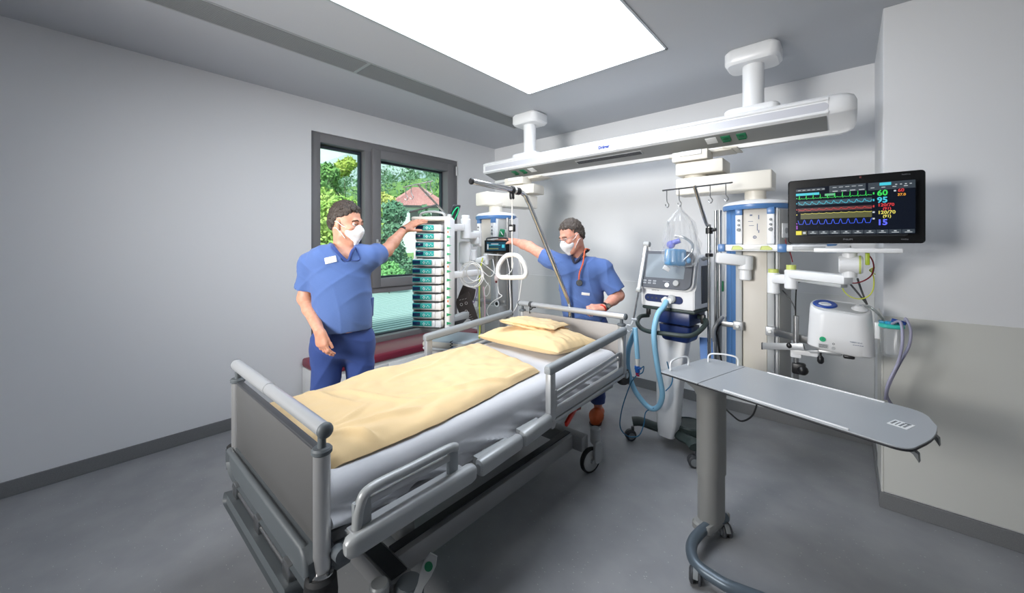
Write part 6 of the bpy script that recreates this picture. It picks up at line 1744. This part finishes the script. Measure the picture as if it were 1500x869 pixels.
# ---------------------------------------------------------------- the man by the window
D = 2.46
chestdir = unit(TOW * .86 + RT * .45); sidedir = np.cross(UP, chestdir)             # sidedir: his left (to the right in view)
pel = q3(503, 492, D + .02); pel[2] = .985
belly = pel + A3((0, 0, .17)) + chestdir * .02; chest = q3(499, 402, D); neckb = q3(504, 362, D + .02)
shR = q3(457, 388, D - .02); shL = q3(540, 378, D + .06)
elR = q3(447, 437, D - .02); wrR = q3(467, 484, D - .19)
elL = q3(566, 367, 2.72); wrL = q3(592, 336, 2.90)
hipR = pel - sidedir * .088 - A3((0, 0, .06)); hipL = pel + sidedir * .088 - A3((0, 0, .06))
kneR = hipR - sidedir * .03 + chestdir * .03; kneR[2] = .50; kneL = hipL + sidedir * .03 + chestdir * .03; kneL[2] = .50
ankR = kneR - chestdir * .04 - sidedir * .01; ankR[2] = .085; ankL = kneL - chestdir * .04 + sidedir * .02; ankL[2] = .085
hc = q3(507, 329, D + .02); hfw = unit(RT * .96 + TOW * .24 - UP * .12)
allp = [pel, hc, shR, shL, elR, wrR, elL, wrL, ankR, ankL, wrL + RT * .15 + FW * .08, ankR - A3((0, 0, .09)), hc + UP * .16]
lo, hi = bbox(allp, .14); lo[2] = -.005
m1 = thing('person', 'man in blue scrubs and mask standing by the window, one hand on the pump tower', 'person', (pel[0], pel[1], 0))
f = Field(lo, hi, .0042)
Mt = np.array([sidedir, chestdir, UP])
f.ell(chest - UP * .02, (.155, .105, .19), Mt, .05); f.ell(belly, (.148, .125, .19), Mt, .06); f.ell(pel - UP * .02, (.140, .105, .12), Mt, .05)
f.cap(chest + UP * .10 - sidedir * .10, chest + UP * .10 + sidedir * .10, .07, .07, .06)
f.cap(chest + UP * .09, shR, .075, .058, .05); f.cap(chest + UP * .09, shL, .075, .058, .05)
for a, b, c in ((shR, elR, wrR), (shL, elL, wrL)):
    f.cap(a, b, .054, .043, .03); f.cap(b, b + (c - b) * .35, .042, .042, .03); f.cap(b + (c - b) * .35, c, .042, .029, .02)
for h_, k_, a_ in ((hipR, kneR, ankR), (hipL, kneL, ankL)):
    f.cap(h_, k_, .076, .056, .03); f.cap(k_, k_ + (a_ - k_) * .35, .056, .055, .03); f.cap(k_ + (a_ - k_) * .35, a_, .055, .036, .02)
    f.cap(a_ - UP * .03, a_ + chestdir * .17 - UP * .05, .034, .028, .03)
w, M = head(f, hc, hfw, UP * .99 + RT * .10, neckb - UP * .02, 1.0)
hand(f, wrR, unit(q3(473, 512, D - .20) - wrR), unit(TOW * .92 - RT * .38), -1, [(.3, .4, .3), (.32, .42, .3), (.36, .45, .3), (.4, .5, .35)], .02, tcurl=(.7, .4), thumb_out=.22)
hand(f, wrL, unit(q3(613, 324, 2.925) - wrL), unit(UP * .80 + TOW * .60), 1, [(.12, .22, .15), (.15, .25, .2), (.18, .28, .2), (.2, .3, .2)], .07, tcurl=(.15, .1), thumb_out=.55)
body = f.build('body', m_skin, m1, 1)
face_bits(m1, w, M); mask_on(m1, w, M); hair_on(m1, m_hair, w, M, 1.0, (.66, .75), .012, (.020, .045))
# scrub top
f = Field(lo, hi, .0055); gI = .018
f.ell(chest - UP * .02, (.155 + gI, .108 + gI, .20), Mt, .06); f.ell(belly, (.148 + gI, .126 + gI, .24), Mt, .08); f.cap(chest - UP * .06, pel - UP * .16, .158, .172, .05, flat=(chestdir, .80))
f.cap(chest + UP * .10 - sidedir * .10, chest + UP * .10 + sidedir * .10, .085, .085, .06)
f.cap(chest + UP * .09, shR, .09, .076, .05); f.cap(chest + UP * .09, shL, .09, .076, .05)
cufR = shR + (elR - shR) * .74; cufL = shL + (elL - shL) * .58
f.cap(shR, cufR + unit(elR - shR) * .03, .070, .072, .04); f.cap(shL, cufL + unit(elL - shL) * .03, .072, .074, .03)
def trim(fld, p, n, rad):
    """cut a limb square at p inside a ball of radius rad"""
    sl_, (X, Y, Z) = fld.sub(p - rad, p + rad); n = unit(n)
    d = (X - p[0]) * n[0] + (Y - p[1]) * n[1] + (Z - p[2]) * n[2]; r_ = np.sqrt((X - p[0] - n[0] * .03) ** 2 + (Y - p[1] - n[1] * .03) ** 2 + (Z - p[2] - n[2] * .03) ** 2) - rad * .96
    fld.f[sl_] = np.maximum(fld.f[sl_], np.where(r_ < 0, d, -1).astype(np.float32))
trim(f, cufR, elR - shR, .115); trim(f, cufL, elL - shL, .115)
hem = pel + UP * .05
f.keep(hem, -UP + sidedir * .0, np.array([lo[0], lo[1], .7]), np.array([hi[0], hi[1], hem[2] + .02]))
# neck opening with a V
nb = neckb - UP * .0
def carve_cap(fld, a, b, ra, rb, k=.008):
    m_ = max(ra, rb) + .03; sl_, (X, Y, Z) = fld.sub(np.minimum(a, b) - m_, np.maximum(a, b) + m_); ab = b - a
    t = np.clip(((X - a[0]) * ab[0] + (Y - a[1]) * ab[1] + (Z - a[2]) * ab[2]) / ab.dot(ab), 0, 1)
    d = np.sqrt((X - a[0] - t * ab[0]) ** 2 + (Y - a[1] - t * ab[1]) ** 2 + (Z - a[2] - t * ab[2]) ** 2) - (ra + (rb - ra) * t)
    fld.f[sl_] = np.maximum(fld.f[sl_], -d).astype(np.float32)
carve_cap(f, nb + UP * .16, nb + UP * .0 + chestdir * .012, .10, .072); carve_cap(f, nb + chestdir * .06 + UP * .02, nb + chestdir * .16 - UP * .10, .062, .012)
fl1 = folds([((26, 18, 34), .005, .2, .7), ((-26, -18, 38), .0045, 1.2, .8), ((40, 28, 6), .004, .4, .7), ((30, 22, 60), .003, 2.1, .6)])
f.wobble(fl1)
top = f.build('scrub_top', m_scrub, m1, 1)
# neckband, badge, pocket edge and flap
vn = nb + chestdir * .142 - UP * .085
def surf(pt, n, fld, reach=.12):
    """first skin of the field met when coming from pt + n * reach towards pt"""
    for s_ in np.arange(reach, -reach, -.003):
        p_ = pt + n * s_; ix = np.round((p_ - fld.lo) / fld.h).astype(int)
        if (ix >= 0).all() and (ix < fld.n).all() and fld.f[tuple(ix)] < 0: return p_ + n * .004
    return pt


def normal_at(p, fld, k=3):
    ix = np.clip(np.round((p - fld.lo) / fld.h).astype(int), k, fld.n - k - 1)
    g_ = np.zeros(3)
    for c in range(3):
        a = ix.copy(); b = ix.copy(); a[c] += k; b[c] -= k; g_[c] = fld.f[tuple(a)] - fld.f[tuple(b)]
    return unit(g_)
band_pts = [surf(nb - sidedir * .085 + UP * .03, unit(TOW + UP * .6), f), surf(nb - sidedir * .05 + chestdir * .08 - UP * .01, TOW, f), surf(vn + chestdir * 0, TOW, f), surf(nb + sidedir * .06 + chestdir * .08 - UP * .02, TOW, f), surf(nb + sidedir * .085 + UP * .03, unit(TOW + UP * .6), f)]
obj('neckband', G().tube(spline([Vector(p_ + TOW * .004) for p_ in band_pts], 8), .010, 8), m_trous, top)
b0_ = surf(q3(521, 372, D), TOW, f); b1_ = surf(q3(527, 383, D), TOW, f); b2_ = surf(q3(516, 380, D), TOW, f)
obj('chest_fold', G().tube(spline([Vector(surf(q3(*p_, D), TOW, f)) for p_ in ((508, 372), (514, 379), (524, 381), (531, 380), (529, 371), (524, 362))], 6), .0035, 6), m_trous, top)
bc = surf(q3(498, 380, D), TOW, f); n_ = normal_at(bc, f, 6)
Mx = Matrix([Vector(unit(np.cross(UP, n_))), Vector(np.cross(n_, unit(np.cross(UP, n_)))), Vector(n_)]).transposed() @ Matrix.Rotation(R(14), 3, 'Z')
obj('name_badge', G().box(Vector(bc + n_ * .006), (.066, .040, .004), Mx, .003), m_white, m1, label='white name badge')
pk = [surf(q3(a, b, D), unit(TOW + RT * .35), f) for a, b in ((470, 446), (485, 441), (503, 436))]
obj('pocket_seam', G().tube(spline([Vector(p_) for p_ in pk], 6), .003, 6), m_scrub, top)
# trousers
f = Field(np.array([lo[0], lo[1], 0.0]), np.array([hi[0], hi[1], 1.2]), .0055)
f.ell(pel - UP * .02, (.158, .126, .15), Mt, .05)
for h_, k_, a_ in ((hipR, kneR, ankR), (hipL, kneL, ankL)):
    f.cap(h_, k_, .094, .078, .03); f.cap(k_, a_ + UP * .0, .078, .072, .02); f.cap(h_ + UP * .04, h_, .094, .098, .06)
f.keep(A3((0, 0, .06)), -UP)
f.wobble(folds([((20, 14, 30), .006, 0, .6), ((-26, -18, 12), .007, 1, .5)]))
f.build('trousers', m_trous, m1, 1)
for a_ in (ankR, ankL):
    f = Field(a_ - .22, a_ + .22, .005); f.cap(a_ - UP * .045 - chestdir * .05, a_ + chestdir * .17 - UP * .045, .045, .042, .03); f.keep(A3((0, 0, .002)), -UP); f.keep(a_ + UP * .0, UP); f.build('shoe', m_white2, m1, 1)
wd = unit(wrL - elL); wp = wrL - wd * .012
obj('wristband', G().lathe([(.030, -.009), (.034, -.008), (.034, .008), (.030, .009)], Vector(wp), rot_to(Vector(wd)), 22, caps=False), mat('dark_strap', (48, 36, 30), .6), m1)
obj('side_pocket', G().bar(P(545, 436, d=D + .06), P(544, 464, d=D + .06), .05, .012, .005, up=tuple(RT)), m_trous, top)

# ---------------------------------------------------------------- the man behind the bed head
D = 3.24
chestdir = unit(TOW * .92 - RT * .38); sidedir = np.cross(UP, chestdir)              # his left: to the right in view
pel = q3(857, 478, D + .06); pel[2] = .93
chest = q3(850, 412, D); neckb = q3(848, 372, D - .01); belly = (pel * .55 + chest * .45) + chestdir * .01
spine = unit(neckb - pel); Mt = np.array([sidedir, unit(np.cross(spine, sidedir)) * 1.0, spine])
if Mt[1].dot(chestdir) < 0: Mt[1] = -Mt[1]
shR = q3(806, 380, D + .05); shL = q3(883, 394, D - .07)
elR = q3(775, 361, 3.44); wrR = q3(752, 353.5, 3.60)
elL = q3(906, 433, 3.13); wrL = q3(884, 451, 3.02)
footL = A3(P(872, 618, z=.0)); footL[1] += .03
footR = footL - sidedir * .30 + FW * .12; footR[2] = 0
hipR = pel - sidedir * .095 - UP * .05; hipL = pel + sidedir * .095 - UP * .05
ankL = footL + UP * .09 - chestdir * .06; ankR = footR + UP * .09 - chestdir * .06
kneL = (hipL + ankL) / 2 + chestdir * .04; kneR = (hipR + ankR) / 2 + chestdir * .04
hc = q3(838, 347, D - .06); hfw = unit(-RT * .86 + TOW * .38 - UP * .40); hup = unit(UP * .86 - RT * .36 + TOW * .08)
allp = [pel, hc, shR, shL, elR, wrR, elL, wrL, ankR, ankL, footL, footR, wrR - RT * .2 + FW * .05, wrL + TOW * .14, hc + UP * .14]
lo, hi = bbox(allp, .15); lo[2] = -.005
m2 = thing('person', 'man in blue scrubs leaning over the bed head with a stethoscope and orange clogs', 'person', (pel[0], pel[1], 0))
f = Field(lo, hi, .0045)
f.ell(chest, (.165, .105, .19), Mt, .05); f.ell(belly, (.15, .11, .17), Mt, .06); f.ell(pel, (.16, .115, .13), Mt, .05)
f.cap(chest + spine * .11 - sidedir * .10, chest + spine * .11 + sidedir * .10, .07, .07, .06)
f.cap(chest + spine * .10, shR, .075, .058, .05); f.cap(chest + spine * .10, shL, .075, .058, .05)
for a, b, c in ((shR, elR, wrR), (shL, elL, wrL)):
    f.cap(a, b, .054, .043, .03); f.cap(b, b + (c - b) * .35, .043, .043, .03); f.cap(b + (c - b) * .35, c, .042, .030, .02)
for h_, k_, a_ in ((hipR, kneR, ankR), (hipL, kneL, ankL)):
    f.cap(h_, k_, .076, .056, .03); f.cap(k_, k_ + (a_ - k_) * .35, .056, .054, .03); f.cap(k_ + (a_ - k_) * .35, a_, .054, .036, .02)
    f.cap(a_ - UP * .03, a_ + chestdir * .16 - UP * .055, .034, .028, .03)
w, M = head(f, hc, hfw, hup, neckb - UP * .02, 1.0, (.055, .062))
hand(f, wrR, unit(q3(727, 350, 3.66) - wrR), unit(UP * .85 + TOW * .4), -1, [(.05, .1, .1), (.06, .12, .1), (.08, .14, .1), (.1, .16, .1)], .05, tcurl=(.4, .2), thumb_out=.4)
hand(f, wrL, unit(P(862, 450, y=2.655) - Vector(wrL)), unit(UP * .85 + TOW * .35), 1, [(.75, .9, .5), (.8, .9, .5), (.8, .9, .5), (.8, .85, .5)], .05, tcurl=(.6, .5), thumb_out=.4)
f.build('body', m_skin2, m2, 1)
face_bits(m2, w, M, brow=m_brow); mask_on(m2, w, M); hair_on(m2, m_hair2, w, M, 1.0, (.70, .71), .009, (.024, .050), front=1)
# glasses
gl = G()
for s_ in (1, -1):
    gl.tube([Vector(w(.104, .031 * s_ + .021 * math.cos(t_), .006 + .016 * math.sin(t_))) for t_ in [2 * PI * k / 20 for k in range(20)]], .0016, 6, closed=True)
    gl.tube([Vector(w(.100, .052 * s_, .010)), Vector(w(.06, .076 * s_, .012)), Vector(w(-.005, .085 * s_, .012)), Vector(w(-.02, .084 * s_, -.005))], .0016, 6)
gl.tube([Vector(w(.106, -.010, .010)), Vector(w(.109, 0, .013)), Vector(w(.106, .010, .010))], .0016, 6)
obj('glasses', gl, m_steel, m2)
f = Field(lo, hi, .0055)
f.ell(chest, (.165 + gI, .108 + gI, .20), Mt, .06); f.ell(belly, (.150 + gI, .118 + gI, .22), Mt, .08); f.cap(chest - spine * .06, pel - UP * .2, .158, .176, .05, flat=(chestdir, .78))
f.cap(chest + spine * .11 - sidedir * .10, chest + spine * .11 + sidedir * .10, .085, .085, .06)
f.cap(chest + spine * .10, shR, .09, .074, .05); f.cap(chest + spine * .10, shL, .09, .076, .05)
cufR = shR + (elR - shR) * .30; cufL = shL + (elL - shL) * .84
f.cap(shR, cufR + unit(elR - shR) * .03, .072, .072, .03); f.cap(shL, cufL + unit(elL - shL) * .03, .076, .078, .03)
trim(f, cufR, elR - shR, .115); trim(f, cufL, elL - shL, .115)
hem = pel - UP * .09
f.keep(hem, -UP, np.array([lo[0], lo[1], .6]), np.array([hi[0], hi[1], hem[2] + .02]))
nb = neckb + chestdir * .0
carve_cap(f, nb + UP * .16, nb + UP * .015 + chestdir * .012, .10, .070); carve_cap(f, nb + chestdir * .06 + UP * .03, nb + chestdir * .15 - UP * .07, .058, .012)
f.wobble(folds([((20, 14, 46), .006, .6, .5), ((-22, -16, 42), .006, 2.2, .6), ((36, 24, 10), .006, .9, .6), ((30, 22, 70), .004, .3, .5)]))
top = f.build('scrub_top', m_scrub, m2, 1)
vp = [surf(nb - sidedir * .08 + UP * .03, unit(TOW + UP * .6), f), surf(nb - sidedir * .045 + chestdir * .08, TOW, f), surf(nb + chestdir * .13 - UP * .07, TOW, f), surf(nb + sidedir * .05 + chestdir * .08, TOW, f), surf(nb + sidedir * .08 + UP * .03, unit(TOW + UP * .6), f)]
obj('neckband', G().tube(spline([Vector(p_ + TOW * .004) for p_ in vp], 8), .010, 8), mat('dark_collar', (44, 46, 66), .8), top)
pk = [surf(q3(a, b, D), TOW, f) for a, b in ((846, 421), (846, 431), (860, 434), (880, 424))]
obj('pocket_seam', G().tube(spline([Vector(p_) for p_ in pk], 6), .003, 6), m_trous, top)
bc = surf(q3(853.5, 427.5, D), TOW, f); n_ = normal_at(bc, f, 6)
Mx = Matrix([Vector(unit(np.cross(UP, n_))), Vector(np.cross(n_, unit(np.cross(UP, n_)))), Vector(n_)]).transposed() @ Matrix.Rotation(R(-6), 3, 'Z')
obj('name_badge', G().box(Vector(bc + n_ * .015), (.066, .022, .004), Mx, .003), m_white, m2, label='white name badge')
# trousers and clogs
f = Field(np.array([lo[0], lo[1], 0.0]), np.array([hi[0], hi[1], 1.15]), .0055)
f.ell(pel - UP * .0, (.170, .128, .15), Mt, .05)
for h_, k_, a_ in ((hipR, kneR, ankR), (hipL, kneL, ankL)):
    f.cap(h_, k_, .104, .080, .03); f.cap(k_, a_ + UP * .05, .080, .062, .02)
for a_ in (ankR, ankL): trim(f, a_ + UP * .055, a_ - (a_ + UP), .13)
f.wobble(folds([((20, 14, 30), .006, 0, .6), ((-26, -18, 12), .007, 1, .5)]))
f.build('trousers', m_trous, m2, 1)
m_clog = mat('orange_clog', (196, 84, 28), .5)
for a_ in (ankR, ankL):
    f = Field(a_ - .24, a_ + .24, .005); f.cap(a_ - UP * .04 - chestdir * .03, a_ + chestdir * .09 - UP * .035, .052, .058, .03); f.cap(a_ + chestdir * .09 - UP * .035, a_ + chestdir * .15 - UP * .05, .058, .045, .03); f.keep(A3((0, 0, .012)), -UP)
    f.keep(a_ + UP * .035, UP); cg = f.build('clog', m_clog, m2, 2)
    f = Field(a_ - .24, a_ + .24, .005); f.cap(a_ - UP * .06 - chestdir * .03, a_ + chestdir * .14 - UP * .06, .053, .056, .02); f.keep(A3((0, 0, .002)), -UP); f.keep(A3((0, 0, .016)), UP); f.build('sole', mat('dark_red_sole', (92, 36, 24), .6), cg, 1)
# stethoscope round the neck
m_or = mat('orange_red_tube', (214, 92, 44), .4)
F2 = Field(lo, hi, .0055)
pth = [w(-.06, -.03, -.11), nb - chestdir * .06 + UP * .05]
sp_ = [Vector(A3(nb) - chestdir * .075 + UP * .045 + sidedir * .0), Vector(A3(nb) + sidedir * .085 - chestdir * .01 + UP * .035), Vector(q3(857, 366, D - .10)), Vector(q3(854, 385, D - .155)), Vector(q3(849, 400, D - .165)), Vector(q3(848, 411, D - .165))]
obj('stethoscope_tube', G().tube(spline(sp_, 8), .0062, 8), m_or, m2)
cpp = Vector(q3(848.5, 414.5, D - .165))
g = G().lathe([(.001, .012), (.012, .012), (.022, .010), (.024, 0), (.022, -.006), (.001, -.008)], cpp, rot_to(Vector(TOW)), 24, caps=False); cp = obj('chest_piece', g, m_steel, m2)
obj('chest_piece_rim', G().lathe([(.0225, -.004), (.026, -.001), (.026, .006), (.0225, .009)], cpp, rot_to(Vector(TOW)), 24, caps=False), m_black, cp)
# watch
wd = unit(wrL - elL); wp = wrL - wd * .018
wt = obj('watch_strap', G().lathe([(.031, -.010), (.035, -.009), (.035, .009), (.031, .010)], Vector(wp), rot_to(Vector(wd)), 22, caps=False), m_black, m2)
nv = unit(TOW - wd * TOW.dot(wd)); fc = Vector(wp + nv * .034)
obj('watch_case', G().cyl(fc, fc + Vector(nv) * .010, .021, n=22, bev=.002), m_dgrey, wt); obj('watch_face', G().cyl(fc + Vector(nv) * .010, fc + Vector(nv) * .0115, .016, n=22), mat('watch_dial', (132, 132, 120), .2), wt)
obj('red_band', G().lathe([(.031, -.006), (.034, -.005), (.034, .005), (.031, .006)], Vector(wrL + wd * .012), rot_to(Vector(wd)), 20, caps=False), m_red, m2)

# ================================================================ sky, camera, output
w = bpy.data.worlds.new('World'); S.world = w; w.use_nodes = True; nt = w.node_tree
bg = nt.nodes['Background']
tc = nt.nodes.new('ShaderNodeTexCoord'); n = nt.nodes.new('ShaderNodeTexNoise'); n.inputs['Scale'].default_value = 4; n.inputs['Detail'].default_value = 7
mp = nt.nodes.new('ShaderNodeMapping'); mp.inputs['Scale'].default_value = (1, 1, 2.5)
nt.links.new(tc.outputs['Generated'], mp.inputs['Vector']); nt.links.new(mp.outputs[0], n.inputs['Vector'])
r = nt.nodes.new('ShaderNodeValToRGB'); r.color_ramp.elements[0].position = .42; r.color_ramp.elements[1].position = .62
r.color_ramp.elements[0].color = lin((176, 198, 208)); r.color_ramp.elements[1].color = lin((226, 233, 233))
nt.links.new(n.outputs['Fac'], r.inputs['Fac']); nt.links.new(r.outputs['Color'], bg.inputs['Color'])
bg.inputs['Strength'].default_value = SKY
sun = bpy.data.lights.new('sun', 'SUN'); sun.energy = SUN; sun.angle = R(8); sun.color = (1, .96, .88)
so = bpy.data.objects.new('sun', sun); COL.objects.link(so); so.rotation_euler = (R(42), 0, R(38))

# added soft fill light, unseen behind the camera, to brighten the back wall
al = bpy.data.lights.new('soft_fill', 'AREA'); al.shape = 'RECTANGLE'; al.size = 1.3; al.size_y = 1.0; al.energy = FILL; al.color = (1, .985, .96); al.spread = R(84)
ao = bpy.data.objects.new('soft_fill', al); COL.objects.link(ao); ao.location = (-1.95, -2.0, 2.0)
ao.rotation_euler = (Vector((-1.9, 3.8, 1.6)) - ao.location).to_track_quat('-Z', 'Y').to_euler()

cam = bpy.data.cameras.new('camera'); co = bpy.data.objects.new('camera', cam); COL.objects.link(co)
co.location = (0, 0, CAM_H); co.rotation_euler = (R(90), 0, YAW)
cam.sensor_width = 36; cam.sensor_fit = 'HORIZONTAL'; cam.lens = 36 * FPX / 1500; cam.shift_x = 0
cam.shift_y = -(434.5 - HOR) / 1500
cam.clip_start = .02; cam.clip_end = 500
S.camera = co
S.view_settings.view_transform = 'Standard'; S.view_settings.look = 'None'
S.view_settings.exposure = EXPO; S.view_settings.gamma = 1; S.view_settings.use_curve_mapping = False
S.cycles.max_bounces = 12; S.cycles.diffuse_bounces = 6; S.cycles.transparent_max_bounces = 24
S.cycles.sample_clamp_indirect = 6
S.cycles.use_denoising = True
